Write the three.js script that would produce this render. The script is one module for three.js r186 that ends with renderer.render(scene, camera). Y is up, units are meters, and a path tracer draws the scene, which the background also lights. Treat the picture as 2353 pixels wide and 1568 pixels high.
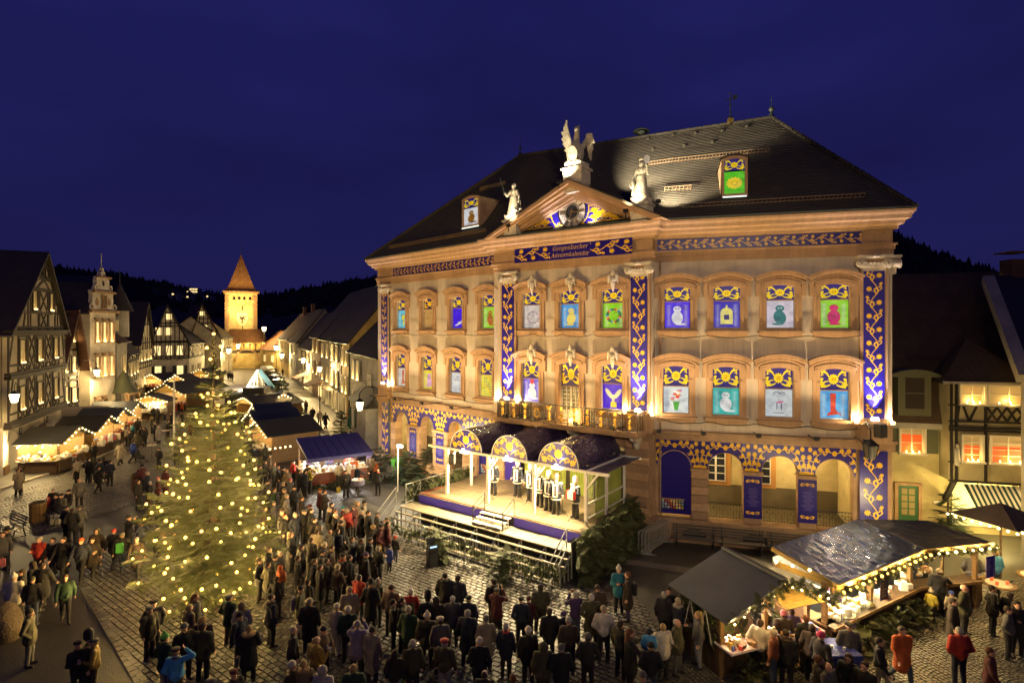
import * as THREE from 'three';
import { mergeGeometries } from 'three/addons/utils/BufferGeometryUtils.js';
import { RoundedBoxGeometry } from 'three/addons/geometries/RoundedBoxGeometry.js';
const W = 2352, H = 1568, F = 1300, CU = 1176, HV = 755, HC = 10.5;
const scene = new THREE.Scene();
const camera = new THREE.PerspectiveCamera(2 * Math.atan(H / 2 / F) * 180 / Math.PI, W / H, 0.5, 3000);
camera.position.set(0, HC, 0);
camera.setViewOffset(W, H, 0, H / 2 - HV, W, H);
const renderer = new THREE.WebGLRenderer({ antialias: true });
renderer.setSize(1024, 682);
renderer.toneMapping = THREE.LinearToneMapping;
renderer.toneMappingExposure = 1.6;
renderer.shadowMap.enabled = true;
let seed = 7;
const rnd = () => { seed = (seed + 0x6d2b79f5) | 0; let t = Math.imul(seed ^ (seed >>> 15), 1 | seed); t = (t + Math.imul(t ^ (t >>> 7), 61 | t)) ^ t; return ((t ^ (t >>> 14)) >>> 0) / 4294967296; };
const rr = (a, b) => a + (b - a) * rnd();
const hash = (x, y, z = 0) => { let h = Math.imul(x | 0, 374761393) ^ Math.imul(y | 0, 668265263) ^ Math.imul(z | 0, 2147483647 - 58); h = Math.imul(h ^ (h >>> 13), 1274126177); return ((h ^ (h >>> 16)) >>> 0) / 4294967296; };
const sm = (t) => t * t * (3 - 2 * t);
function vnoise(x, y, per, s) {
const xi = Math.floor(x), yi = Math.floor(y), fx = sm(x - xi), fy = sm(y - yi), m = (a) => ((a % per) + per) % per;
const a = hash(m(xi), m(yi), s), b = hash(m(xi + 1), m(yi), s), c = hash(m(xi), m(yi + 1), s), d = hash(m(xi + 1), m(yi + 1), s);
return (a + (b - a) * fx) * (1 - fy) + (c + (d - c) * fx) * fy;
}
const fbm = (x, y, per, oct, s) => { let v = 0, a = 0.5, t = 0; for (let o = 0; o < oct; o++) { v += a * vnoise(x, y, per, s + o); t += a; a *= 0.55; x *= 2; y *= 2; per *= 2; } return v / t; };
{
const w = 512, h = 256, data = new Float32Array(w * h * 4);
for (let j = 0; j < h; j++) for (let i = 0; i < w; i++) {
const el = ((j + 0.5) / h - 0.5) * Math.PI, up = Math.max(0, Math.sin(el));
const c = fbm(i / w * 16, j / h * 26, 16, 4, 3) - 0.5, k = 1 + 0.75 * c * Math.min(1, up * 5);
const o = (j * w + i) * 4, t = Math.pow(1 - up, 3);
const a = el < 0 ? 0.35 : 1;
data[o] = (0.0068 + 0.0008 * t) * k * a; data[o + 1] = (0.0068 + 0.0003 * t) * k * a; data[o + 2] = (0.056 - 0.014 * t) * k * a; data[o + 3] = 1;
}
const sky = new THREE.DataTexture(data, w, h, THREE.RGBAFormat, THREE.FloatType);
sky.mapping = THREE.EquirectangularReflectionMapping; sky.magFilter = THREE.LinearFilter; sky.needsUpdate = true;
scene.background = sky; scene.environment = sky;
}
const sun = new THREE.DirectionalLight(0xffe8d0, 0.012);
sun.position.set(-60, 40, 60); sun.shadow.radius = 30; sun.castShadow = true;
sun.shadow.camera.left = -90; sun.shadow.camera.right = 60; sun.shadow.camera.top = 60; sun.shadow.camera.bottom = -60; sun.shadow.camera.far = 300;
scene.add(sun);
const V = (x, y, z) => new THREE.Vector3(x, y, z), PI = Math.PI, cos = Math.cos, sin = Math.sin;
const P = (u, d, y = 0) => V((u - CU) / F * d, y, -d);
const G = (u, v, y = 0) => P(u, (HC - y) * F / (v - HV), y);
const YV = (v, d) => HC - (v - HV) * d / F;
const PX = (x, y, lev = 0) => G(x / 1.664, y / 1.664, lev);
const M4 = () => new THREE.Matrix4();
const T = (x, y, z, ry = 0, s = 1) => M4().compose(V(x, y, z), new THREE.Quaternion().setFromAxisAngle(V(0, 1, 0), ry), V(s, s, s));
function frameOf(a, b) {
const x = b.clone().sub(a).setY(0).normalize(), z = V(-x.z, 0, x.x); return M4().makeBasis(x, V(0, 1, 0), z).setPosition(a.x, a.y, a.z);
}
const dist = (a, b) => Math.hypot(a.x - b.x, a.z - b.z);
const used = {};
const numbered = (n) => { const k = used[n] = (used[n] ?? -1) + 1; return k ? n + '_' + String(k).padStart(3, '0') : n; };
function tag(o, label, category, group, kind) {
if (label) o.userData.label = label; if (category) o.userData.category = category;
if (group) o.userData.group = group; if (kind) o.userData.kind = kind; return o;
}
function thing(name, label, category, pos = V(0, 0, 0), turn = 0, group) {
const g = new THREE.Group(); g.name = numbered(name); g.position.copy(pos); g.rotation.y = turn; g.updateMatrix(); scene.add(g);
return tag(g, label, category, group);
}
function boxUV(g) {
const p = g.attributes.position, n = g.attributes.normal, uv = new Float32Array(p.count * 2);
for (let i = 0; i < p.count; i++) {
const ax = Math.abs(n.getX(i)), ay = Math.abs(n.getY(i)), az = Math.abs(n.getZ(i)), x = p.getX(i), y = p.getY(i), z = p.getZ(i);
if (ay >= ax && ay >= az) { uv[2 * i] = x; uv[2 * i + 1] = z; } else if (ax > az) { uv[2 * i] = z; uv[2 * i + 1] = y; } else { uv[2 * i] = x; uv[2 * i + 1] = y; }
}
g.setAttribute('uv', new THREE.BufferAttribute(uv, 2)); return g;
}
function join(list, keep) {
const l = [];
for (let g of [].concat(list)) {
if (!g) continue;
g = g.index ? g.toNonIndexed() : g.clone();
for (const k of Object.keys(g.attributes)) if (!['position', 'normal', 'uv'].includes(k)) g.deleteAttribute(k);
if (!g.attributes.normal) g.computeVertexNormals();
if (!keep || !g.attributes.uv) boxUV(g);
l.push(g);
}
return l.length === 1 ? l[0] : mergeGeometries(l);
}
const shade = (m) => { m.castShadow = m.receiveShadow = true; return m; };
function part(parent, name, geos, material, o = {}) {
const g = join(geos, o.keep);
if (o.M) { let r = parent; const inv = M4(); while (r && r.parent && r.parent !== scene) r = r.parent; if (r) inv.copy(r.matrix).invert(); g.applyMatrix4(inv.multiply(o.M)); }
const m = shade(new THREE.Mesh(g, material)); m.name = name; parent.add(m);
if (o.label) m.userData.label = o.label; if (o.kind) m.userData.kind = o.kind; return m;
}
function single(name, geos, material, label, category, pos = V(0, 0, 0), turn = 0, o = {}) {
const m = shade(new THREE.Mesh(join(geos, o.keep), material)); m.name = numbered(name); m.position.copy(pos); m.rotation.y = turn; m.updateMatrix(); scene.add(m);
return tag(m, label, category, o.group, o.kind);
}
function piece(parent, name, g, material, x, y, z, ry = 0, rx = 0, rz = 0) { const m = shade(new THREE.Mesh(g, material)); m.name = name; m.position.set(x, y, z); m.rotation.set(rx, ry, rz, 'YXZ'); parent.add(m); return m; }
function copyOf(o, name, pos, turn, label) { const c = o.clone(); c.name = numbered(name); c.position.copy(pos); c.rotation.y = turn; c.userData = { ...o.userData }; if (label) c.userData.label = label; c.updateMatrix(); scene.add(c); return c; }
const bx = (w, h, d, x = 0, y = 0, z = 0, ry = 0, rz = 0, rx = 0) => { const g = new THREE.BoxGeometry(w, h, d); if (rx) g.rotateX(rx); if (rz) g.rotateZ(rz); if (ry) g.rotateY(ry); return g.translate(x, y, z); };
const rbx = (w, h, d, x = 0, y = 0, z = 0, r = 0.02, ry = 0) => { const g = new RoundedBoxGeometry(w, h, d, 1, r); if (ry) g.rotateY(ry); return g.translate(x, y, z); };
const cy = (r0, r1, h, x = 0, y = 0, z = 0, n = 10) => new THREE.CylinderGeometry(r1, r0, h, n).translate(x, y + h / 2, z);
const sp = (r, x = 0, y = 0, z = 0, n = 10) => new THREE.SphereGeometry(r, n, Math.max(5, n * 0.7 | 0)).translate(x, y, z);
function bar(a, b, w, t = w, up = V(0, 1, 0)) {
const d = b.clone().sub(a), L = d.length(), x = d.normalize(); let z = V().crossVectors(x, up); if (z.lengthSq() < 1e-6) z = V(0, 0, 1); z.normalize();
const y = V().crossVectors(z, x); return new THREE.BoxGeometry(L, w, t).applyMatrix4(M4().makeBasis(x, y, z).setPosition(a.clone().add(b).multiplyScalar(0.5)));
}
function rod(a, b, r, n = 6, r2 = r) { const d = b.clone().sub(a), L = d.length(); return new THREE.CylinderGeometry(r2, r, L, n).applyQuaternion(new THREE.Quaternion().setFromUnitVectors(V(0, 1, 0), d.normalize())).translate((a.x + b.x) / 2, (a.y + b.y) / 2, (a.z + b.z) / 2); }
const tube = (pts, r, seg = 24, n = 6, closed = false) => new THREE.TubeGeometry(new THREE.CatmullRomCurve3(pts, closed), seg, r, n, closed);
function poly(pts) { const s = new THREE.Shape(); pts.forEach(([x, y], i) => i ? s.lineTo(x, y) : s.moveTo(x, y)); s.closePath(); return s; }
const holePath = (pts) => { const s = new THREE.Path(); pts.forEach(([x, y], i) => i ? s.lineTo(x, y) : s.moveTo(x, y)); s.closePath(); return s; };
function ext(shape, depth, z = 0, bevel = 0) {
return new THREE.ExtrudeGeometry(shape, { depth, curveSegments: 10, bevelEnabled: bevel > 0, bevelThickness: bevel, bevelSize: bevel, bevelOffset: -bevel, bevelSegments: 1 }).translate(0, 0, z);
}
function tri(list) { const g = new THREE.BufferGeometry(); g.setAttribute('position', new THREE.Float32BufferAttribute(list.flatMap((p) => [p.x, p.y, p.z]), 3)); g.computeVertexNormals(); return g; }
const quad = (a, b, c, d) => tri([a, b, c, a, c, d]);
function slab(a, b, c, d, t) {
const n = V().crossVectors(b.clone().sub(a), d.clone().sub(a)).normalize().multiplyScalar(-t), q = [a, b, c, d], l = q.map((p) => p.clone().add(n)), r = [quad(a, b, c, d), quad(l[3], l[2], l[1], l[0])];
for (let i = 0; i < 4; i++) { const j = (i + 1) % 4; r.push(quad(q[j], q[i], l[i], l[j])); } return r;
}
function archPts(x, w, y0, ySpring, rise, n = 12) {
const p = [[x - w / 2, y0], [x + w / 2, y0]];
if (rise >= w / 2 - 1e-3) for (let i = 0; i <= n; i++) { const a = PI * i / n; p.push([x + cos(a) * w / 2, ySpring + sin(a) * rise]); }
else { const R = (w * w / 4 + rise * rise) / 2 / rise, a0 = Math.asin(w / 2 / R); for (let i = 0; i <= n; i++) { const a = a0 - 2 * a0 * i / n; p.push([x + R * sin(a), ySpring + rise - R + R * cos(a)]); } }
return p;
}
function dtex(n, f, srgb) {
const d = new Uint8Array(n * n * 4);
for (let j = 0; j < n; j++) for (let i = 0; i < n; i++) { const v = f(i / n, j / n), o = (j * n + i) * 4; if (v.length) { d[o] = v[0]; d[o + 1] = v[1]; d[o + 2] = v[2]; } else d[o] = d[o + 1] = d[o + 2] = Math.max(0, Math.min(255, v)); d[o + 3] = 255; }
const t = new THREE.DataTexture(d, n, n); t.wrapS = t.wrapT = THREE.RepeatWrapping; t.magFilter = THREE.LinearFilter; t.minFilter = THREE.LinearMipmapLinearFilter; t.generateMipmaps = true; if (srgb) t.colorSpace = THREE.SRGBColorSpace; t.needsUpdate = true; return t;
}
const rep = (t, sx, sy = sx) => { const c = t.clone(); c.repeat.set(1 / sx, 1 / sy); c.needsUpdate = true; return c; };
const mottle = dtex(512, (x, y) => 178 + 77 * Math.min(1, 0.25 + fbm(x * 4, y * 4, 4, 6, 11) * 0.9 + 0.25 * (fbm(x * 64, y * 64, 64, 2, 12) - 0.5)), true);
const grain = dtex(256, (x, y) => 255 * fbm(x * 16, y * 16, 16, 5, 21));
const stain = dtex(512, (x, y) => 255 * Math.min(1, 0.8 + 0.14 * fbm(x * 20, y * 3, 20, 4, 51) + 0.16 * (fbm(x * 3, y * 3, 3, 5, 52) - 0.25) - 0.2 * Math.pow(fbm(x * 40, y * 2, 40, 3, 53), 4)), true);
const woodT = dtex(256, (x, y) => 130 + 125 * fbm(x * 3, y * 48, 48, 4, 31), true);
const folds = dtex(256, (x, y) => 255 * Math.pow(Math.abs(fbm(x * 5 + 1.2 * fbm(x * 4, y * 4, 4, 2, 4), y * 11, 5, 4, 41) * 2 - 1), 0.7));
const cache = new Map();
function mat(c, rough = 0.85, o = {}) {
const key = JSON.stringify([c, rough, o]); if (cache.has(key)) return cache.get(key);
const p = { color: Array.isArray(c) ? new THREE.Color().setRGB(...c) : new THREE.Color(c), roughness: rough, metalness: o.metal ?? 0, side: THREE.DoubleSide };
const tx = { mottle: [mottle, o.size ?? 2.7], stain: [stain, o.size ?? 6.1], wood: [woodT, o.size ?? 0.8], grain: [grain, o.size ?? 0.6], folds: [folds, o.size ?? 1.5] };
if (o.map) p.map = rep(...tx[o.map]);
if (o.bump) { p.bumpMap = rep(tx[o.bump][0], o.bsize ?? tx[o.bump][1]); p.bumpScale = o.bs ?? 0.01; }
if (o.em) { p.emissive = Array.isArray(o.em) ? new THREE.Color().setRGB(...o.em) : new THREE.Color(o.em); p.emissiveIntensity = o.ei ?? 1; }
let m;
if (o.trans || o.coat) { m = new THREE.MeshPhysicalMaterial({ ...p, transmission: o.trans ?? 0, thickness: 0, clearcoat: o.coat ?? 0, clearcoatRoughness: 0.2 }); } else m = new THREE.MeshStandardMaterial(p);
m.name = o.name || 'surface'; cache.set(key, m); return m;
}
function canvasTex(w, h, draw, o = {}) { const c = document.createElement('canvas'); c.width = w; c.height = h; const x = c.getContext('2d'); draw(x, w, h); const t = new THREE.CanvasTexture(c); t.colorSpace = THREE.SRGBColorSpace; if (o.repeat) t.wrapS = t.wrapT = THREE.RepeatWrapping; t.anisotropy = 8; return t; }
function texMat(t, rough = 0.6, o = {}) { const m = new THREE.MeshStandardMaterial({ map: t, roughness: rough, side: THREE.DoubleSide }); if (o.em) { m.emissiveMap = t; m.emissive = new THREE.Color(1, 1, 1); m.emissiveIntensity = o.em; m.color.setScalar(o.base ?? 0.5); } m.name = o.name || 'print'; return m; }
function fitUV(g, x0, y0, w, h, swap) { const p = g.attributes.position, uv = new Float32Array(p.count * 2); for (let i = 0; i < p.count; i++) { const a = (p.getX(i) - x0) / w, b = (p.getY(i) - y0) / h; uv[2 * i] = swap ? b : a; uv[2 * i + 1] = swap ? a : b; } g.setAttribute('uv', new THREE.BufferAttribute(uv, 2)); return g; }
const WARM = 0xffb44a, BULB = 0xffc873;
const glowM = (c, e) => mat(c, 0.5, { em: c, ei: e, name: 'lamp_glow' });
function pointLamp(p, color, cd, r = 0.04, name = 'lamp') { const l = new THREE.PointLight(color, cd, 0, 2); l.position.copy(p); l.shadow.radius = r / 0.02; l.castShadow = true; l.name = name; scene.add(l); return l; }
function spotLamp(p, to, color, cd, angle, pen = 0.6, r = 0.05) { const l = new THREE.SpotLight(color, cd, 0, angle, pen, 2); l.position.copy(p); l.target.position.copy(to); l.shadow.radius = r / 0.02; l.castShadow = true; l.name = 'floodlight'; scene.add(l); scene.add(l.target); return l; }
const cap = (a, b, ra, rb = ra, fz = 1) => ({ a, b, ra, rb, fz });
const ell = (c, r) => ({ c, r });
function fieldOf(prims, k) {
const L = prims.map((q) => q.c ? { e: 1, cx: q.c[0], cy: q.c[1], cz: q.c[2], rx: q.r[0], ry: q.r[1], rz: q.r[2], cut: q.cut } : { ax: q.a[0], ay: q.a[1], az: q.a[2] , bx: q.b[0] - q.a[0], by: q.b[1] - q.a[1], bz: q.b[2] - q.a[2], ra: q.ra, dr: q.rb - q.ra, fz: q.fz, cut: q.cut });
for (const q of L) if (!q.e) q.l2 = q.bx * q.bx + q.by * q.by + q.bz * q.bz + 1e-9;
return (x, y, z) => {
let d = 9;
for (const q of L) {
let e;
if (q.e) { const X = (x - q.cx), Y = (y - q.cy), Z = (z - q.cz), k0 = Math.hypot(X / q.rx, Y / q.ry, Z / q.rz), k1 = Math.hypot(X / q.rx / q.rx, Y / q.ry / q.ry, Z / q.rz / q.rz); e = k1 < 1e-6 ? -Math.min(q.rx, q.ry, q.rz) : k0 * (k0 - 1) / k1; }
else { const X = x - q.ax, Y = y - q.ay, Z = z - q.az; let t = (X * q.bx + Y * q.by + Z * q.bz) / q.l2; t = t < 0 ? 0 : t > 1 ? 1 : t; const dx = X - q.bx * t, dy = Y - q.by * t, dz = (Z - q.bz * t) / q.fz; e = Math.sqrt(dx * dx + dy * dy + dz * dz) - (q.ra + q.dr * t); }
if (q.cut) { if (e < 0.1 && -e > d) d = -e; continue; }
const h = Math.max(k - Math.abs(d - e), 0) / k; d = Math.min(d, e) - h * h * k * 0.25;
}
return d;
};
}
function netMesh(f, lo, hi, cell) {
const n = [0, 1, 2].map((i) => Math.ceil((hi[i] - lo[i]) / cell) + 1), [nx, ny, nz] = n, v = new Float32Array(nx * ny * nz), id = (i, j, k) => i + nx * (j + ny * k);
for (let k = 0; k < nz; k++) for (let j = 0; j < ny; j++) for (let i = 0; i < nx; i++) v[id(i, j, k)] = f(lo[0] + i * cell, lo[1] + j * cell, lo[2] + k * cell);
const pos = [], ind = [], map = new Int32Array(nx * ny * nz).fill(-1);
const E = [[0, 1], [2, 3], [4, 5], [6, 7], [0, 2], [1, 3], [4, 6], [5, 7], [0, 4], [1, 5], [2, 6], [3, 7]];
for (let k = 0; k < nz - 1; k++) for (let j = 0; j < ny - 1; j++) for (let i = 0; i < nx - 1; i++) {
let mask = 0; const c = [];
for (let q = 0; q < 8; q++) { const w = v[id(i + (q & 1), j + (q >> 1 & 1), k + (q >> 2))]; c.push(w); if (w < 0) mask |= 1 << q; }
if (mask === 0 || mask === 255) continue;
let x = 0, y = 0, z = 0, m = 0;
for (const [a, b] of E) { if ((mask >> a & 1) === (mask >> b & 1)) continue; const t = c[a] / (c[a] - c[b]); x += (a & 1) + ((b & 1) - (a & 1)) * t; y += (a >> 1 & 1) + ((b >> 1 & 1) - (a >> 1 & 1)) * t; z += (a >> 2) + ((b >> 2) - (a >> 2)) * t; m++; }
map[id(i, j, k)] = pos.length / 3; pos.push(lo[0] + (i + x / m) * cell, lo[1] + (j + y / m) * cell, lo[2] + (k + z / m) * cell);
}
const quadOf = (a, b, c, d, flip) => { if (a < 0 || b < 0 || c < 0 || d < 0) return; flip ? ind.push(a, c, b, a, d, c) : ind.push(a, b, c, a, c, d); };
for (let k = 1; k < nz - 1; k++) for (let j = 1; j < ny - 1; j++) for (let i = 1; i < nx - 1; i++) {
const s = v[id(i, j, k)] < 0;
if (s !== v[id(i + 1, j, k)] < 0) quadOf(map[id(i, j, k)], map[id(i, j - 1, k)], map[id(i, j - 1, k - 1)], map[id(i, j, k - 1)], !s === false ? true : false);
if (s !== v[id(i, j + 1, k)] < 0) quadOf(map[id(i, j, k)], map[id(i, j, k - 1)], map[id(i - 1, j, k - 1)], map[id(i - 1, j, k)], s);
if (s !== v[id(i, j, k + 1)] < 0) quadOf(map[id(i, j, k)], map[id(i - 1, j, k)], map[id(i - 1, j - 1, k)], map[id(i, j - 1, k)], s);
}
const nor = new Float32Array(pos.length), h = cell * 0.5;
for (let i = 0; i < pos.length; i += 3) { const x = pos[i], y = pos[i + 1], z = pos[i + 2]; let a = f(x + h, y, z) - f(x - h, y, z), b = f(x, y + h, z) - f(x, y - h, z), c = f(x, y, z + h) - f(x, y, z - h); const l = Math.hypot(a, b, c) || 1; nor[i] = a / l; nor[i + 1] = b / l; nor[i + 2] = c / l; }
for (let t = 0; t < ind.length; t += 3) { const [a, b, c] = [ind[t] * 3, ind[t + 1] * 3, ind[t + 2] * 3]; const ux = pos[b] - pos[a], uy = pos[b + 1] - pos[a + 1], uz = pos[b + 2] - pos[a + 2], wx = pos[c] - pos[a], wy = pos[c + 1] - pos[a + 1], wz = pos[c + 2] - pos[a + 2]; if ((uy * wz - uz * wy) * nor[a] + (uz * wx - ux * wz) * nor[a + 1] + (ux * wy - uy * wx) * nor[a + 2] < 0) { const q = ind[t + 1]; ind[t + 1] = ind[t + 2]; ind[t + 2] = q; } }
const g = new THREE.BufferGeometry(); g.setAttribute('position', new THREE.Float32BufferAttribute(pos, 3)); g.setAttribute('normal', new THREE.BufferAttribute(nor, 3)); g.setIndex(ind); return g;
}
function blob(prims, cell, k = 0.05, pad = 0.03) {
const lo = [9, 9, 9], hi = [-9, -9, -9];
for (const q of prims) { if (q.cut) continue; for (const [c, r] of q.c ? [[q.c, q.r]] : [[q.a, [q.ra, q.ra, q.ra]], [q.b, [q.rb, q.rb, q.rb]]]) for (let i = 0; i < 3; i++) { lo[i] = Math.min(lo[i], c[i] - r[i]); hi[i] = Math.max(hi[i], c[i] + r[i]); } }
for (let i = 0; i < 3; i++) { lo[i] -= pad + 2 * cell; hi[i] += pad + 2 * cell; }
const g = netMesh(fieldOf(prims, k), lo, hi, cell); return boxUV(g);
}
const BLUE = '#1f1478', GOLD = '#e6ba12';
function curl(x, px, py, ang, R, dirn, lw) {
let a = ang, cx = px, cyy = py; x.lineCap = 'round'; const n = 24, step = R * 0.125;
for (let i = 0; i < n; i++) { const t = i / n, nx = cx + cos(a) * step, ny = cyy + sin(a) * step; x.lineWidth = lw * (t < 0.55 ? 0.55 + 1.0 * t : 1.1 * (1.25 - t)); x.beginPath(); x.moveTo(cx, cyy); x.lineTo(nx, ny); x.stroke(); cx = nx; cyy = ny; a += dirn * (0.03 + 0.5 * t * t + (t > 0.5 ? 0.06 : 0)); if (t > 0.45 && i % 4 === 0) { x.beginPath(); x.arc(cx - sin(a) * dirn * -lw * 0.55, cyy + cos(a) * dirn * -lw * 0.55, lw * 0.36, 0, 7); x.fill(); } }
return [cx, cyy];
}
function flower(x, cx, cyy, r, n = 9) {
for (let i = 0; i < n; i++) { const a = i / n * 2 * PI; x.beginPath(); x.ellipse(cx + cos(a) * r * 0.64, cyy + sin(a) * r * 0.64, r * 0.38, r * 0.2, a, 0, 7); x.fill(); }
x.beginPath(); x.arc(cx, cyy, r * 0.5, 0, 7); x.fill(); const f = x.fillStyle; x.strokeStyle = '#a87c08'; x.lineWidth = Math.max(1, r * 0.07); x.beginPath(); x.arc(cx, cyy, r * 0.34, 0, 7); x.stroke(); x.fillStyle = f; x.strokeStyle = GOLD;
}
function vine(x, w, h, period) {
x.fillStyle = BLUE; x.fillRect(0, 0, w, h); x.fillStyle = x.strokeStyle = GOLD; x.lineCap = 'round';
const n = Math.max(1, Math.round(w / period)), p = w / n, amp = h * 0.17, Y = (t) => h / 2 + amp * sin(t / p * PI);
x.lineWidth = h * 0.036; x.beginPath(); for (let t = 0; t <= w; t += 4) t ? x.lineTo(t, Y(t)) : x.moveTo(t, Y(t)); x.stroke();
for (let i = 0; i < n; i++) {
const t0 = i * p, s = i % 2 ? 1 : -1; // the crest of this half wave lies at t0 + p / 2 on the side -s
curl(x, t0 + p * 0.08, Y(t0 + p * 0.08), -s * 0.75, h * 0.2, s, h * 0.06); curl(x, t0 + p * 0.4, Y(t0 + p * 0.4), -s * 1.1, h * 0.16, s, h * 0.055); curl(x, t0 + p * 0.2, Y(t0 + p * 0.2), s * 0.6, h * 0.17, -s, h * 0.055); curl(x, t0 + p * 0.66, Y(t0 + p * 0.66), -s * 1.3, h * 0.12, s, h * 0.05);
flower(x, t0 + p * 0.58, h / 2 + s * h * 0.24, h * 0.14); x.lineWidth = h * 0.02; x.beginPath(); x.moveTo(t0 + p * 0.3, Y(t0 + p * 0.3)); x.lineTo(t0 + p * 0.55, h / 2 + s * h * 0.25); x.stroke();
flower(x, t0 + p * 0.98, h / 2 - s * h * 0.33, h * 0.085, 8);
}
}
const vineT = canvasTex(2048, 256, (x, w, h) => vine(x, w, h, 186), { repeat: true });
const vineM = texMat(vineT, 0.35, { name: 'floral_print' });
const spray = (x, list, R, lw) => list.forEach(([a, b, g, d]) => curl(x, a, b, g, R, d, lw)), blooms = (x, list, k = 1) => list.forEach(([a, b, r]) => flower(x, a, b, r * k));
const pedimentT = canvasTex(1024, 512, (x, w, h) => {
x.fillStyle = BLUE; x.fillRect(0, 0, w, h); x.fillStyle = x.strokeStyle = GOLD;
for (const s of [-1, 1]) { x.save(); x.translate(w / 2, 0); x.scale(s, 1);
x.lineWidth = 9; x.beginPath(); x.moveTo(60, 490); x.bezierCurveTo(150, 400, 170, 350, 160, 240); x.stroke(); x.beginPath(); x.moveTo(100, 470); x.bezierCurveTo(230, 410, 300, 420, 440, 470); x.stroke();
spray(x, [[150, 330, -0.6, 1], [200, 420, -0.9, 1], [280, 420, 0.7, -1], [300, 415, -0.8, 1], [360, 440, -0.7, 1], [380, 440, 0.4, -1], [165, 250, 0.2, -1], [120, 440, -2.2, -1], [160, 380, 0.1, 1], [90, 470, -1.2, -1], [240, 400, -1.2, -1], [210, 330, -1.0, 1], [330, 430, -1.2, -1], [420, 470, -0.6, 1], [60, 480, -0.9, 1], [160, 200, -1.2, 1]], 40, 15);
blooms(x, [[205, 300, 26], [245, 350, 30], [300, 380, 26], [350, 400, 22], [405, 455, 26], [330, 470, 26], [250, 460, 28], [170, 455, 24], [200, 375, 24], [110, 495, 24], [178, 215, 24], [60, 440, 22], [460, 485, 22], [150, 150, 18], [280, 330, 22], [380, 420, 22]], 1.2); x.restore(); }
});
const nameT = canvasTex(1024, 160, (x, w, h) => { vine(x, w, h, 120); x.fillStyle = BLUE; x.fillRect(w * 0.33, 0, w * 0.34, h); x.fillStyle = '#c9a13a'; x.textAlign = 'center'; x.font = 'italic 60px serif'; x.fillText('Gengenbacher', w / 2, 66, w * 0.3); x.fillText('Adventskalender', w / 2, 136, w * 0.32); });
const spandrelT = canvasTex(1024, 512, (x, w, h) => {
x.fillStyle = BLUE; x.fillRect(0, 0, w, h); x.fillStyle = x.strokeStyle = GOLD; x.lineCap = 'round';
for (const s of [-1, 1]) { x.save(); x.translate(w / 2, 0); x.scale(s, 1);
x.lineWidth = 13; x.beginPath(); x.moveTo(0, 120); x.bezierCurveTo(140, 40, 260, 90, 350, 200); x.bezierCurveTo(400, 290, 400, 400, 440, 490); x.stroke();
spray(x, [[70, 96, -1.0, 1], [120, 80, 1.0, -1], [200, 80, -0.9, 1], [300, 140, -0.8, 1], [330, 180, 1.6, 1], [385, 260, -0.5, 1], [405, 330, 0.2, -1], [415, 380, -0.8, 1], [430, 450, -0.6, 1], [400, 300, 2.6, -1]], 46, 20);
blooms(x, [[0, 105, 44], [130, 55, 40], [255, 55, 42], [352, 108, 42], [440, 60, 44], [455, 190, 46], [335, 225, 38], [465, 330, 40], [385, 350, 36], [410, 460, 44], [475, 455, 30]]); x.restore(); }
}, { repeat: true });
const boardT = canvasTex(256, 640, (x, w, h) => {
x.fillStyle = BLUE; x.fillRect(0, 0, w, h); x.fillStyle = x.strokeStyle = GOLD;
for (const [y, s] of [[70, 1], [560, -1]]) { flower(x, w / 2, y, 26); for (const q of [-1, 1]) { curl(x, w / 2 + q * 20, y, q > 0 ? -0.4 * s : PI + 0.4 * s, 36, q * s, 13); curl(x, w / 2 + q * 30, y + 10 * s, q > 0 ? 0.6 * s : PI - 0.6 * s, 24, -q * s, 10); flower(x, w / 2 + q * 88, y + 14 * s, 14, 7); } }
x.fillStyle = '#b9b2d8'; x.globalAlpha = 0.6; for (let i = 0; i < 15; i++) { const L = 60 + hash(i, 4) * 120; let a = w / 2 - L / 2; while (a < w / 2 + L / 2) { const q = 5 + hash(i, a | 0) * 12; x.fillRect(a, 180 + i * 19, q, 6); a += q + 3; } } x.globalAlpha = 1;
});
const archPosterT = canvasTex(256, 640, (x, w, h) => { x.fillStyle = BLUE; x.fillRect(0, 0, w, h); x.fillStyle = '#c7a04a'; x.fillRect(24, 490, 180, 8); x.fillStyle = '#15102e'; x.fillRect(24, 498, 180, 100); const pal = ['#b8d0c8', '#d8a848', '#c86840', '#88a0c8', '#d8d0b8', '#a05878', '#78b0a0', '#e0c870']; for (let j = 0; j < 3; j++) for (let i = 0; i < 8; i++) { x.fillStyle = pal[(i * 5 + j * 3) % 8]; x.fillRect(30 + i * 21.5, 503 + j * 31, 15, 25); } });
const arcT = canvasTex(512, 256, (x, w, h) => { x.fillStyle = BLUE; x.fillRect(0, 0, w, h); x.fillStyle = x.strokeStyle = GOLD; flower(x, 256, 130, 54, 11); for (const s of [-1, 1]) { x.save(); x.translate(256, 0); x.scale(s, 1); [[20, 220, -0.9, 1], [60, 190, -0.7, 1], [100, 210, -0.5, 1], [40, 90, -1.2, 1], [110, 120, -0.6, 1], [150, 190, 0.2, -1]].forEach(([a, b, g, d]) => curl(x, a, b, g, 40, d, 17)); flower(x, 185, 205, 36); flower(x, 110, 85, 28); flower(x, 60, 60, 22); x.restore(); } });
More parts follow.
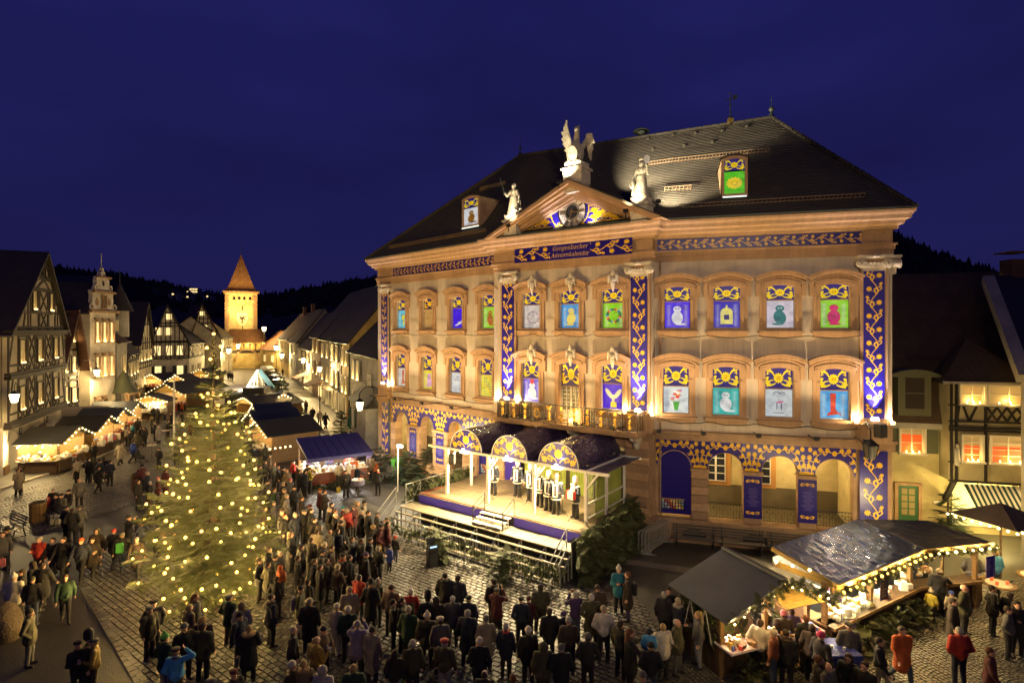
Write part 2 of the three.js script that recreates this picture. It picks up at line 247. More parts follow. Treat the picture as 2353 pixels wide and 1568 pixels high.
const topsT = canvasTex(2048, 1024, (x) => {
const nums = ['', '', '', '', '5', '17', '9', '1', '12', '11', '13', '', '', '', '', '15', '', '18', '19', '2', '22', '14', '', ''];
nums.forEach((n, i) => { const w = 341, h = 256, X = (i % 6) * w, Y = (i / 6 | 0) * h; x.save(); x.beginPath(); x.rect(X, Y, w, h); x.clip(); x.translate(X, Y); x.fillStyle = BLUE; x.fillRect(0, 0, w, h); x.fillStyle = x.strokeStyle = '#f5d800';
for (const s of [-1, 1]) { x.save(); x.translate(w / 2, 0); x.scale(s, 1); curl(x, 40, 190, 0.5, 56, -1, 26); curl(x, 50, 100, -1.1, 50, 1, 25); curl(x, 64, 150, 0.1, 34, 1, 18); curl(x, 110, 190, -0.2, 26, -1, 15); x.beginPath(); x.ellipse(135, 128, 22, 16, 0.5, 0, 7); x.fill(); x.restore(); }
flower(x, w / 2, 126, 60, 12); x.fillStyle = '#e8c000'; x.beginPath(); x.arc(w / 2, 126, 34, 0, 7); x.fill(); x.fillStyle = '#8a6a00'; x.font = 'italic 44px serif'; x.textAlign = 'center'; x.fillText(n, w / 2, 141); x.restore(); });
});
const pics = [['#58c8e8', '#e8dc40'], ['#cbb890', '#cbb890'], ['#3a10f0', '#f0f0f4'], ['#9be030', '#b86a2a'], ['#d4d0cc', '#584858'], ['#3f9be8', '#ecd860'], ['#8edc20', '#c83a50'], ['#4422f0', '#e4e8f0'], ['#2a22b8', '#f0e878'], ['#d4cede', '#1a7478'], ['#90dd28', '#d8286a'],
['#dcd8d4', '#c85a20'], ['#e6d830', '#d8a8d8'], ['#c8d4e0', '#a86a60'], ['#e0e040', '#5a9078'], ['#5a50e8', '#f2f2f0'], ['#3a3428', '#a89468'], ['#3a0ae0', '#f2e8b0'], ['#ccdce4', '#d85838'], ['#28b8b0', '#e8eef0'], ['#ccd6dc', '#302a58'], ['#3fa0ea', '#c02a18'], ['#4ec818', '#f0d428'], ['#dce0e8', '#8a5a10']];
const picsT = canvasTex(1536, 1536, (x) => pics.forEach(([bg, fg], i) => {
const w = 256, h = 384, X = (i % 6) * w, Y = (i / 6 | 0) * h; x.save(); x.beginPath(); x.rect(X, Y, w, h); x.clip(); x.translate(X, Y); x.fillStyle = bg; x.fillRect(0, 0, w, h);
const g = (cx) => { const q = x.createLinearGradient(cx - 34, 0, cx + 34, 0); q.addColorStop(0, 'rgba(225,232,240,0)'); q.addColorStop(0.5, 'rgba(225,232,240,0.55)'); q.addColorStop(1, 'rgba(225,232,240,0)'); x.fillStyle = q; x.fillRect(cx - 34, 50, 68, 300); }; if ([0, 3, 5, 6, 7, 8, 10, 12, 15, 19, 21].includes(i)) { g(44); g(212); }  // pale upright bands paint the glow of lamp tubes into some prints
x.fillStyle = x.strokeStyle = fg; x.lineCap = 'round'; const E = (a, b, r, s = r, t = 0) => { x.beginPath(); x.ellipse(a, b, r, s, t, 0, 7); x.fill(); };
switch (i) {
case 0: E(128, 150, 40, 60, 0.2); E(140, 250, 24, 50); x.fillRect(120, 280, 16, 70); break;
case 2: x.beginPath(); x.moveTo(40, 320); x.quadraticCurveTo(110, 290, 190, 230); x.lineTo(220, 260); x.lineTo(200, 330); x.lineTo(190, 270); x.quadraticCurveTo(120, 330, 40, 330); x.fill(); E(130, 270, 26, 14); break;
case 4: for (let k = 0; k < 22; k++) { const a = k / 22 * 2 * PI; x.fillStyle = k % 3 ? fg : '#c070b0'; E(128 + cos(a) * 78, 200 + sin(a) * 92, 18, 6, a); } break;
case 6: for (let k = 0; k < 26; k++) { const a = k / 26 * 2 * PI; x.fillStyle = ['#1f7a3a', '#d82a4a', '#e8c828', '#3a8ad8', '#1f7a3a'][k % 5]; E(128 + cos(a) * 76, 190 + sin(a) * 92, 22, 14, a * 2); } break;
case 8: x.beginPath(); x.moveTo(70, 320); x.lineTo(70, 170); x.quadraticCurveTo(70, 100, 128, 96); x.quadraticCurveTo(186, 100, 186, 170); x.lineTo(186, 320); x.fill(); x.fillRect(120, 60, 16, 40); x.fillStyle = '#1a1670'; x.fillRect(104, 190, 48, 70); break;
case 11: case 21: x.beginPath(); x.moveTo(100, 40); x.lineTo(150, 40); x.lineTo(146, 250); x.quadraticCurveTo(160, 290, 190, 300); x.lineTo(190, 340); x.lineTo(176, 310); x.quadraticCurveTo(120, 330, 70, 335); x.quadraticCurveTo(80, 300, 104, 280); x.fill(); if (i === 21) { x.fillStyle = '#e8502a'; for (let k = 0; k < 40; k++) E(105 + hash(k, 2) * 40, 50 + hash(k, 3) * 230, 5); } break;
case 13: E(80, 150, 16, 9); E(160, 150, 20, 8); x.fillStyle = '#4858a0'; E(120, 140, 10, 8); break;
case 14: for (let b = 0; b < 8; b++) for (let a = 0; a < 5; a++) { x.fillStyle = ['#3a8878', '#c83a30', '#28408a', '#e0a020', '#5a3a28'][(a * 3 + b * 2) % 5]; E(60 + a * 34, 40 + b * 42, 12, 9, a); } break;
case 17: E(128, 190, 22, 28); x.beginPath(); x.ellipse(78, 150, 26, 84, -0.5, 0, 7); x.fill(); x.beginPath(); x.ellipse(178, 150, 26, 84, 0.5, 0, 7); x.fill(); x.fillRect(112, 200, 32, 70); x.fillStyle = '#f0d83a'; x.fillRect(96, 270, 70, 80); break;
case 18: for (let k = 0; k < 16; k++) { x.fillStyle = ['#d83a28', '#e8a828', '#c86aa8', '#f0f0f0'][k % 4]; E(90 + hash(k, 7) * 84, 60 + hash(k, 8) * 130, 20, 17); } x.fillStyle = '#4aa838'; x.beginPath(); x.moveTo(98, 220); x.lineTo(164, 220); x.lineTo(146, 340); x.lineTo(114, 340); x.fill(); break;
case 20: x.lineWidth = 7; x.beginPath(); x.arc(110, 70, 26, PI, 0); x.stroke(); x.beginPath(); x.arc(160, 70, 22, PI, 0); x.stroke(); x.fillStyle = '#d85a98'; E(140, 180, 34, 12, -0.3); x.fillStyle = fg; x.fillRect(110, 190, 8, 90); x.fillRect(150, 190, 8, 90); x.fillRect(80, 320, 100, 8); break;
case 1: case 16: break;
case 22: flower(x, 128, 200, 100, 13); break;
default: E(128, 110, 40, 44); x.beginPath(); x.ellipse(128, 230, 56, 92, 0.15 * (i % 3 - 1), 0, 7); x.fill(); E(84 + (i % 4) * 26, 320, 52, 16); if (i % 2) { x.fillStyle = bg; E(116, 106, 8); E(142, 106, 8); } if (i === 15) { x.fillStyle = '#e03a4a'; E(128, 50, 30, 40); }
}
for (let k = 0; k < 46; k++) { x.fillStyle = k % 2 ? 'rgba(255,250,235,0.07)' : 'rgba(20,10,50,0.07)'; x.beginPath(); x.ellipse(hash(k, i, 5) * w, hash(k, i, 6) * h, 12 + hash(k, i, 7) * 50, 8 + hash(k, i, 8) * 40, hash(k, i) * 3, 0, 7); x.fill(); } x.strokeStyle = 'rgba(30,20,20,0.5)'; x.lineWidth = 3; x.strokeRect(2, 2, w - 4, h - 4); x.restore();
}));
const topsM = texMat(topsT, 0.5, { em: 0.36, base: 0.4, name: 'lit_window_print' }), topsDarkM = texMat(topsT, 0.5, { name: 'window_print' }), picsM = texMat(picsT, 0.5, { em: 0.42, base: 0.3, name: 'lit_window_picture' }), picsDarkM = texMat(picsT, 0.5, { name: 'window_blind' });
function cellUV(g, x0, y0, w, h, cell, cols, rows) { const p = g.attributes.position, uv = new Float32Array(p.count * 2), cx = cell % cols, cyy = cell / cols | 0; for (let i = 0; i < p.count; i++) { uv[2 * i] = (cx + 0.01 + 0.98 * (p.getX(i) - x0) / w) / cols; uv[2 * i + 1] = 1 - (cyy + 0.01 + 0.98 * (1 - (p.getY(i) - y0) / h)) / rows; } g.setAttribute('uv', new THREE.BufferAttribute(uv, 2)); return g; }
const PIL_UP = 110, PIL_SIDE = 12, ARC_CD = 14, FLOOD = 46;
const M = {
plaster: mat([0.6, 0.51, 0.41], 0.9, { map: 'stain', bump: 'grain', bs: 0.006 }), stone: mat([0.5, 0.315, 0.175], 0.82, { map: 'stain', size: 3.7, bump: 'grain', bs: 0.008 }),
stone2: mat([0.4, 0.255, 0.145], 0.85, { map: 'mottle', size: 1.3, bump: 'grain', bs: 0.01 }), pale: mat([0.62, 0.55, 0.43], 0.8, { map: 'mottle', size: 0.9, bump: 'grain', bs: 0.01 }),
tiles: mat([0.06, 0.05, 0.037], 0.85, { map: 'mottle', size: 3.7, bump: 'grain', bs: 0.02 }), iron: mat([0.02, 0.02, 0.02], 0.45, { metal: 0.4 }), gold: mat([0.75, 0.48, 0.1], 0.28, { metal: 0.9 }),
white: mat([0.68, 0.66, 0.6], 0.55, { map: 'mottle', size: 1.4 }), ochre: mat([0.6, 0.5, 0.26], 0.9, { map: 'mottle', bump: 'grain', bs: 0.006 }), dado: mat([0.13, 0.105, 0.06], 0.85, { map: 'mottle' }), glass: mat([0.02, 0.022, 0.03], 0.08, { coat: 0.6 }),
statue: mat([0.66, 0.6, 0.46], 0.7, { map: 'mottle', size: 0.6, bump: 'folds', bsize: 0.55, bs: 0.05 }), lead: mat([0.06, 0.07, 0.06], 0.5, { metal: 0.3 }), blackP: mat([0.015, 0.015, 0.016], 0.6), cable: mat([0.01, 0.01, 0.01], 0.6),
};
const tA = V((868 - CU) / F * 43.5, 0, -43.5), tB = V((1143 - CU) / F * 34.3, 0, -34.3), tC = V((1505 - CU) / F * 28.4, 0, -28.4), tD = V((2050 - CU) / F * 25.56, 0, -25.56);
const th = thing('town_hall', 'large cream and orange town hall with dark roof, blue-gold panels and lit picture windows', 'town hall', V(3.5, 0, -33));
const seg = (a, b) => { const m = frameOf(a, b); return { a, b, m, L: dist(a, b), inv: m.clone().invert(), n: V(m.elements[8], 0, m.elements[10]), e: V(m.elements[0], 0, m.elements[2]) }; };
const SL = seg(tA, tB), SC = seg(tB, tC), SR = seg(tC, tD), RIS = 0.35;
const sAt = (S, u, off = 0) => {
const k = (u - CU) / F, o = S.a.clone().addScaledVector(S.n, off), e = S.e; const t = (-k * o.z - o.x) / (e.x + k * e.z); return t;
};
const dOf = (S, s, off = 0) => -(S.a.z + S.e.z * s + S.n.z * off);
const inS = (S, s, y, off) => S.a.clone().addScaledVector(S.e, s).addScaledVector(S.n, off).setY(y);
const tp = (name, geos, m, S, o = {}) => part(o.parent || th, name, geos, m, { M: S ? S.m : M4(), ...o });
function sweep(path, profile) {
const n = path.length, off = path.map((p, i) => {
const d0 = i ? p.clone().sub(path[i - 1]).setY(0).normalize() : null, d1 = i < n - 1 ? path[i + 1].clone().sub(p).setY(0).normalize() : null;
const n0 = d0 ? V(-d0.z, 0, d0.x) : null, n1 = d1 ? V(-d1.z, 0, d1.x) : null; if (!n0) return n1; if (!n1) return n0; const b = n0.clone().add(n1); return b.multiplyScalar(2 / Math.max(0.5, b.lengthSq()));
}), out = [];
for (let i = 0; i < n - 1; i++) for (let j = 0; j < profile.length - 1; j++) { const q = (k, [o, y]) => path[k].clone().addScaledVector(off[k], o).setY(y); out.push(quad(q(i, profile[j]), q(i + 1, profile[j]), q(i + 1, profile[j + 1]), q(i, profile[j + 1]))); }
return out;
}
const back = 12, bB = tB.clone().addScaledVector(SC.n, RIS), bC = tC.clone().addScaledVector(SC.n, RIS), dBack = tD.clone().addScaledVector(SR.n, -back), aBack = tA.clone().addScaledVector(SL.n, -back);
const outline = [aBack, tA, tB, bB, bC, tC, tD, dBack];
tp('cornice', sweep(outline, [[0.0, 14.98], [0.18, 15.0], [0.2, 15.12], [0.36, 15.2], [0.4, 15.34], [0.56, 15.4], [0.6, 15.56], [0.7, 15.68], [0.72, 15.78], [0, 15.8]]), M.stone);
tp('architrave', sweep(outline, [[0, 13.84], [0.05, 13.86], [0.05, 14.08], [0.1, 14.1], [0.1, 14.28], [0.17, 14.3], [0.17, 14.37], [0, 14.38]]), M.stone);
tp('frieze', sweep(outline, [[0.02, 14.38], [0.02, 14.98]]), M.stone);
tp('belt_course', sweep(outline, [[0, 4.98], [0.1, 5.0], [0.1, 5.3], [0.2, 5.34], [0.2, 5.44], [0, 5.47]]), M.stone2);
tp('plinth', sweep(outline, [[0.2, 0], [0.2, 0.98], [0.28, 1.02], [0.28, 1.15], [0, 1.16], [-0.6, 1.16]]), M.stone2);
tp('roof_gutter', sweep(outline, [[0.64, 15.8], [0.76, 15.82], [0.76, 15.88], [0.5, 15.93]]), M.lead);
const WIN = { L: [[922, 922, 28], [983, 982, 31], [1050, 1047, 33], [1122, 1117, 36]], C: [[1221, 1219, 40], [1309, 1309, 44], [1407, 1406, 48]], R: [[1556, 1553, 53], [1670, 1668, 56], [1793, 1790, 60], [1918, 1917, 63]] };
const Wd = 1.22, UP = [10.52, 12.45], LO = [6.3, 8.52], RISE = 0.14;
let wi = { up: 0, lo: 11 };
function wallWith(S, off, list, y0, y1) {
const sh = poly([[0, y0], [S.L, y0], [S.L, y1], [0, y1]]);
for (const [s, w, a, b, r] of list) sh.holes.push(holePath(archPts(s, w, a, b, r)));
return ext(sh, 0.5, -0.5 + off);
}
function windowAt(S, s, off, Y, idx, o = {}) {
const [y0, y1] = Y, w = Wd, sur = poly(archPts(s, w + 0.62, y0 - 0.12, y1 - 0.02, RISE + 0.36)); sur.holes.push(holePath(archPts(s, w, y0, y1, RISE)));
const f = tp('window', [ext(sur, 0.1, off + 0.01), ...[-1, 1].map((q) => bx(0.1, y1 - y0 - 0.5, 0.05, s + q * (w / 2 + 0.09), (y0 + y1) / 2 - 0.25, off + 0.135)), ...[-1, 1].map((q) => bx(0.2, 0.62, 0.14, s + q * (w / 2 + 0.38), y1 - 0.1, off + 0.08)),
...[[0.5, 0.2, 0.11], [0.34, 0.1, 0.07]].map(([ww, q, t]) => { const b = archPts(s, w + ww, y1 + q, y1 + q, RISE + 0.04).slice(2); return ext(poly([...b, ...b.map(([x, y]) => [x, y - t]).reverse()]), 0.06 + q * 0.2, off + 0.11); })], M.stone, S);
const arcBand = (ww, yb, rise, th_, dep, z) => { const a = archPts(s, ww, yb, yb, rise), b = a.slice(2), inner = b.map(([x, y]) => [x, y - th_]).reverse(); return ext(poly([...b, ...inner]), dep, z); };
tp('hood', [arcBand(w + 1.06, y1 + 0.5, 0.3, 0.1, 0.36, off), arcBand(w + 0.96, y1 + 0.4, 0.29, 0.12, 0.26, off), arcBand(w + 0.8, y1 + 0.27, 0.28, 0.14, 0.17, off + 0.005)], M.stone, S, { parent: f });
if (!o.door) tp('sill', [bx(w + 0.78, 0.1, 0.3, s, y0 - 0.17, off + 0.15), bx(w + 0.62, 0.2, 0.14, s, y0 - 0.32, off + 0.07)], M.stone, S, { parent: f });
const ym = y0 + (y1 - y0) * (Y === UP ? 0.69 : 0.6), zr = off - 0.16;
const top = ext(poly(archPts(s, w, ym + 0.03, y1, RISE)), 0.02, zr); cellUV(top, s - w / 2, ym, w, y1 + RISE - ym, idx, 6, 4);
tp('window_flower_panel', top, o.dark ? topsDarkM : topsM, S, { parent: f, keep: true });
tp('transom', bx(w, 0.05, 0.1, s, ym + 0.01, zr + 0.02), M.stone2, S, { parent: f });
if (o.door) {
tp('window_glass', bx(w - 0.06, ym - y0 - 0.5, 0.02, s, (y0 + 0.5 + ym) / 2, zr - 0.04), mat([0.05, 0.04, 0.02], 0.15, { em: [0.25, 0.18, 0.07], ei: 0.25 }), S, { parent: f });
const g = [bx(w, 0.55, 0.06, s, y0 + 0.24, zr)]; for (const q of [-0.57, -0.29, 0, 0.29, 0.57]) g.push(bx(q ? 0.035 : 0.1, ym - y0, 0.05, s + q, (ym + y0) / 2, zr)); for (let k = 1; k < 6; k++) g.push(bx(w, 0.03, 0.045, s, y0 + 0.5 + k * (ym - y0 - 0.5) / 6, zr));
tp('window_bars', g, M.white, S, { parent: f });
} else {
const p = bx(w - 0.04, ym - y0 - 0.03, 0.02, s, (ym + y0) / 2, zr); cellUV(p, s - w / 2, y0, w, ym - y0, idx, 6, 4);
tp('window_picture', p, o.dark ? picsDarkM : picsM, S, { parent: f, keep: true });
if (!o.dark) tp('lamp_strip', bx(w - 0.1, 0.03, 0.05, s, y0 + 0.03, zr + 0.08), M.white, S, { parent: f });
}
}
const archL = [923, 981, 1047, 1117].map((u) => [sAt(SL, u), 1.5]), archR = [1550, 1667, 1792, 1917].map((u) => [sAt(SR, u), 1.58]), SPR = 3.66;
for (const [S, key, off] of [[SL, 'L', 0], [SC, 'C', RIS], [SR, 'R', 0]]) {
const holes = []; for (const [u1, u2] of WIN[key]) { holes.push([sAt(S, u1, off), Wd, UP[0], UP[1], RISE], [sAt(S, u2, off), Wd, u2 === 1309 ? 5.55 : LO[0], LO[1], RISE]); }
tp('wall', wallWith(S, off, holes, 5.46, 13.85), M.plaster, S, { label: 'cream plastered upper wall with eleven bays' });
const ar = key === 'L' ? archL : key === 'R' ? archR : [1190, 1309, 1430].map((u) => [sAt(S, u, off), 1.5]);
tp('ground_floor_wall', wallWith(S, off - 0.04, ar.map(([s, w]) => [s, w, 1.15, SPR, w / 2]), 1.15, 5.0), M.stone2, S);
WIN[key].forEach(([u1], i) => windowAt(S, sAt(S, u1, off), off, UP, wi.up, { dark: wi.up++ === 1 }));
WIN[key].forEach(([, u2]) => { const d = u2 === 1309; windowAt(S, sAt(S, u2, off), off, d ? [5.55, LO[1]] : LO, wi.lo, { door: d, dark: d }); wi.lo++; });
}
const blockG = {};
const block = (w, h, d) => blockG[[w.toFixed(2), h, d]] ||= boxUV(new RoundedBoxGeometry(+w.toFixed(2), h, d, 1, 0.022));
function pier(S, s0, s1) {
const c = inS(S, (s0 + s1) / 2, 0, -0.2), ry = Math.atan2(S.n.x, S.n.z), w = s1 - s0;
for (let k = 0; k < 6; k++) piece(th, 'stone_block', block(w, 0.385, 0.62), k % 2 ? M.stone : M.stone2, c.x - th.position.x, 1.36 + k * 0.4, c.z - th.position.z, ry);
tp('impost', [bx(w + 0.1, 0.09, 0.72, (s0 + s1) / 2, 3.6, -0.2), bx(w + 0.04, 0.07, 0.66, (s0 + s1) / 2, 3.52, -0.2)], M.stone, S);
}
function board(S, s, off = 0.115) { const g = bx(0.8, 2.02, 0.03, s, 2.45, off); fitUV(g, s - 0.4, 1.44, 0.8, 2.02); tp('blue_board', g, boardM, S, { keep: true }); }
const boardM = texMat(boardT, 0.4), spandrelM = texMat(rep(spandrelT, 1), 0.3), posterM = texMat(archPosterT, 0.3);
function arcade(S, ar, sEnd0, sEnd1, blind) {
const edges = [[sEnd0, ar[0][0] - ar[0][1] / 2]]; for (let i = 0; i < ar.length - 1; i++) edges.push([ar[i][0] + ar[i][1] / 2, ar[i + 1][0] - ar[i + 1][1] / 2]); edges.push([ar[3][0] + ar[3][1] / 2, sEnd1]);
edges.forEach(([a, b]) => b - a > 0.15 && pier(S, a, b));
const sh = poly([[sEnd0, 3.68], [sEnd1, 3.68], [sEnd1, 4.99], [sEnd0, 4.99]]), pitch = (ar[3][0] - ar[0][0]) / 3;
const pts = [[sEnd1, 4.99], [sEnd0, 4.99], [sEnd0, 3.68]]; ar.forEach(([s, w]) => { const r = w / 2 + 0.03; for (let i = 14; i >= 0; i--) { const a = PI * i / 14; pts.push([s + cos(a) * r, 3.68 + sin(a) * r]); } }); pts.push([sEnd1, 3.68]);
const g = ext(poly(pts), 0.03, 0.02); fitUV(g, ar[0][0] - pitch / 2, 3.55, pitch, 1.48); tp('floral_spandrel', g, spandrelM, S, { keep: true });
ar.forEach(([s, w], i) => {
if (i === blind) { const p = ext(poly(archPts(s, w - 0.02, 1.3, 3.66, w / 2 - 0.02)), 0.03, -0.1); fitUV(p, s - w / 2, 1.3, w, 3.15); tp('blue_poster', p, posterM, S, { keep: true }); return; }
const y = 1.17, h = 0.78, q = [bx(w, 0.03, 0.03, s, y + h, -0.3), bx(w, 0.03, 0.03, s, y + 0.08, -0.3)];
for (let k = 0; k <= 12; k++) q.push(bx(0.016, h, 0.016, s - w / 2 + k * w / 12, y + h / 2, -0.3));
for (let k = 0; k < 6; k++) { const cx = s - w / 2 + (k + 0.5) * w / 6; q.push(new THREE.TorusGeometry(0.1, 0.011, 4, 12).translate(cx, y + h * 0.66, -0.3), new THREE.TorusGeometry(0.07, 0.011, 4, 12).translate(cx, y + h * 0.32, -0.3)); }
tp('railing', q, M.iron, S);
});
const a = sEnd0, b = sEnd1, m = (a + b) / 2, w = b - a;
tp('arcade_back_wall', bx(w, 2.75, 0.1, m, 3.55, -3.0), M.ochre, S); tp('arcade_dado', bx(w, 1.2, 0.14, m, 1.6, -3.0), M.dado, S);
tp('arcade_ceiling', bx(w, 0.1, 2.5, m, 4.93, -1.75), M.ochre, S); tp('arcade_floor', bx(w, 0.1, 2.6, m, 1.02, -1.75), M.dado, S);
for (const q of [a - 0.06, b + 0.06]) tp('arcade_end_wall', bx(0.1, 3.9, 2.6, q, 3, -1.75), M.ochre, S);
for (const k of [0.28, 0.53]) { const s = a + w * k + (S === SR ? w * 0.06 : 0.25), f = tp('arcade_window', [bx(1.5, 2.0, 0.08, s, 3.15, -2.93)], mat([0.4, 0.2, 0.05], 0.8), S); const g = [bx(0.95, 1.6, 0.04, s, 3.2, -2.86)]; tp('pane', g, M.glass, S, { parent: f }); const gb = []; for (const q of [-0.47, -0.02, 0.02, 0.47]) gb.push(bx(0.05, 1.62, 0.05, s + q, 3.2, -2.83)); for (let r = 0; r < 5; r++) gb.push(bx(0.98, 0.04, 0.05, s, 2.4 + r * 0.4, -2.83)); tp('window_bars', gb, M.white, S, { parent: f }); }
for (const k of [0.25, 0.75]) { const p = inS(S, a + w * k, 4.7, -1.6); tp('arcade_lamp', sp(0.09, a + w * k, 4.7, -1.6), glowM(0xffd27a, 2), S); pointLamp(p, 0xffe09a, ARC_CD, 0.09); }
}
arcade(SL, archL, sAt(SL, 900), SL.L - 0.05, 3);
arcade(SR, archR, 0.05, sAt(SR, 1966), 0);
for (const [S, ar, list] of [[SL, archL, [[0, 1], [1, 2]]], [SR, archR, [[1, 2], [2, 3]]]]) for (const [i, j] of list) board(S, (ar[i][0] + ar[j][0]) / 2);
for (const u of [1595, 1735, 1870]) { const s = sAt(SR, u, 0.2); tp('cellar_opening', ext(poly(archPts(s, 1.1, 0.25, 0.55, 0.18)), 0.02, 0.2), M.blackP, SR); }
for (const u of [905, 1000]) tp('cellar_opening', ext(poly(archPts(sAt(SL, u, 0.2), 1.1, 0.25, 0.55, 0.18)), 0.02, 0.2), M.blackP, SL);
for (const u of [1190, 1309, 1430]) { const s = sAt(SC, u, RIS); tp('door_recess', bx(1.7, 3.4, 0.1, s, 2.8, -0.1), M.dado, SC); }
tp('centre_panel', bx(1.6, 2.6, 0.04, sAt(SC, 1165, RIS) + 0.2, 2.6, RIS + 0.03), mat([0.03, 0.015, 0.25], 0.4), SC);
for (const q of [0.25, SC.L - 1.35, SC.L - 0.75]) for (let k = 0; k < 10; k++) { const c = inS(SC, q + 0.3, 0, RIS + 0.06); piece(th, 'stone_block', block(0.62, 0.385, 0.3), k % 2 ? M.stone : M.stone2, c.x - th.position.x, 1.1 + k * 0.4, c.z - th.position.z, Math.atan2(SC.n.x, SC.n.z)); }
function volutes(S, s, y, off, w) {
const g = [bx(w + 0.1, 0.16, 0.3, s, y + 0.02, off + 0.14), bx(w + 0.46, 0.1, 0.4, s, y + 0.42, off + 0.18), bx(w + 0.34, 0.07, 0.34, s, y + 0.34, off + 0.16), bx(w, 0.36, 0.24, s, y - 0.18, off + 0.1)];
for (const q of [-1, 1]) { for (let k = 0; k < 3; k++) g.push(new THREE.TorusGeometry(0.19 - k * 0.06, 0.04, 5, 16).translate(s + q * (w / 2 + 0.06), y + 0.1, off + 0.33 + k * 0.02)); g.push(new THREE.CylinderGeometry(0.2, 0.2, 0.3, 14).rotateX(PI / 2).translate(s + q * (w / 2 + 0.06), y + 0.1, off + 0.17)); }
for (let k = 0; k < 5; k++) g.push(sp(0.055, s + (k - 2) * w * 0.17, y + 0.12, off + 0.3, 8)); g.push(sp(0.1, s, y + 0.42, off + 0.36, 8), sp(0.07, s - 0.12, y + 0.4, off + 0.36, 8), sp(0.07, s + 0.12, y + 0.4, off + 0.36, 8)); return g;
}
const PIL = [[SL, 883, 0.78, 0], [SC, 1167, 0.86, RIS], [SC, 1468, 0.86, RIS], [SR, 2008, 0.84, 0]];
PIL.forEach(([S, u, w, off], i) => {
const s = sAt(S, u, off + 0.2), W2 = w + 0.26;
const f = tp('pilaster', [bx(W2, 7.7, 0.2, s, 9.9, off + 0.1), bx(W2 + 0.12, 0.2, 0.3, s, 6.3, off + 0.15), bx(W2 + 0.26, 0.18, 0.38, s, 6.1, off + 0.19), bx(W2 + 0.3, 0.7, 0.34, s, 5.7, off + 0.17)], M.stone, S);
const g = bx(w, 6.66, 0.03, s, 9.78, off + 0.222); fitUV(g, s - w / 2, 6.45, w, w * 8, true); tp('floral_panel', g, vineM, S, { parent: f, keep: true });
tp('capital', volutes(S, s, 13.36, off, w + 0.1), M.pale, S, { parent: f });
if (i !== 1) { const x = tp('pilaster_foot', bx(W2, 3.9, 0.12, s, 3.1, off + 0.06), M.stone2, S, { parent: f }); if (i !== 2) { const p = bx(i ? 1.12 : 0.86, 3.95, 0.03, s, 3.0, off + 0.14); fitUV(p, s - 0.5, 1.0, 1.0, 8, true); tp('floral_foot_panel', p, vineM, S, { parent: f, keep: true }); } }
const c = inS(S, s, 6.5, off + 0.42); tp('spotlight', [bx(0.3, 0.1, 0.16, s, 6.42, off + 0.36), bx(0.26, 0.06, 0.12, s, 6.5, off + 0.36)], glowM(0xfff2e0, 3), S, { parent: f });
spotLamp(c.clone().addScaledVector(S.n, 0.05).setY(6.62), inS(S, s, 11, off + 0.1), 0xf2e8ff, PIL_UP, 0.5, 0.9, 0.06);
for (const q of [-1, 1]) { if (i === 0 && q < 0) continue; const p = inS(S, s + q * (w / 2 + 0.3), 6.35, off + 0.3); tp('spotlight', [bx(0.14, 0.12, 0.14, s + q * (w / 2 + 0.3), 6.28, off + 0.28)], glowM(0xffe0a0, 3), S, { parent: f }); pointLamp(p, 0xffdca4, PIL_SIDE, 0.06, 'spotlight'); }
});
tp('capital', volutes({}, 0, 13.36, 0, 0.8), M.pale, { m: frameOf(tD, dBack).multiply(T(0.55, 0, 0)) });
{
const fp = (S, u0, u1, y0, h, off, tex, rw) => { const a = sAt(S, u0, off), b = sAt(S, u1, off), g = bx(b - a, h, 0.03, (a + b) / 2, y0 + h / 2, off + 0.03); fitUV(g, a, y0, rw || h * 8, h); tp('floral_frieze', g, tex, S, { keep: true }); };
fp(SL, 904, 1148, 14.4, 0.55, 0.02, vineM); fp(SR, 1510, 1979, 14.4, 0.55, 0.02, vineM);
const a = sAt(SC, 1183, RIS), b = sAt(SC, 1453, RIS); fp(SC, 1183, 1453, 14.3, 0.86, RIS + 0.16, texMat(nameT, 0.3), b - a);
}
const apexS = sAt(SC, 1306, RIS + 0.9), pl = sAt(SC, 1112, RIS + 0.95), pr = sAt(SC, 1524, RIS + 0.95), apexY = YV(412, dOf(SC, apexS, RIS + 0.9)) ;
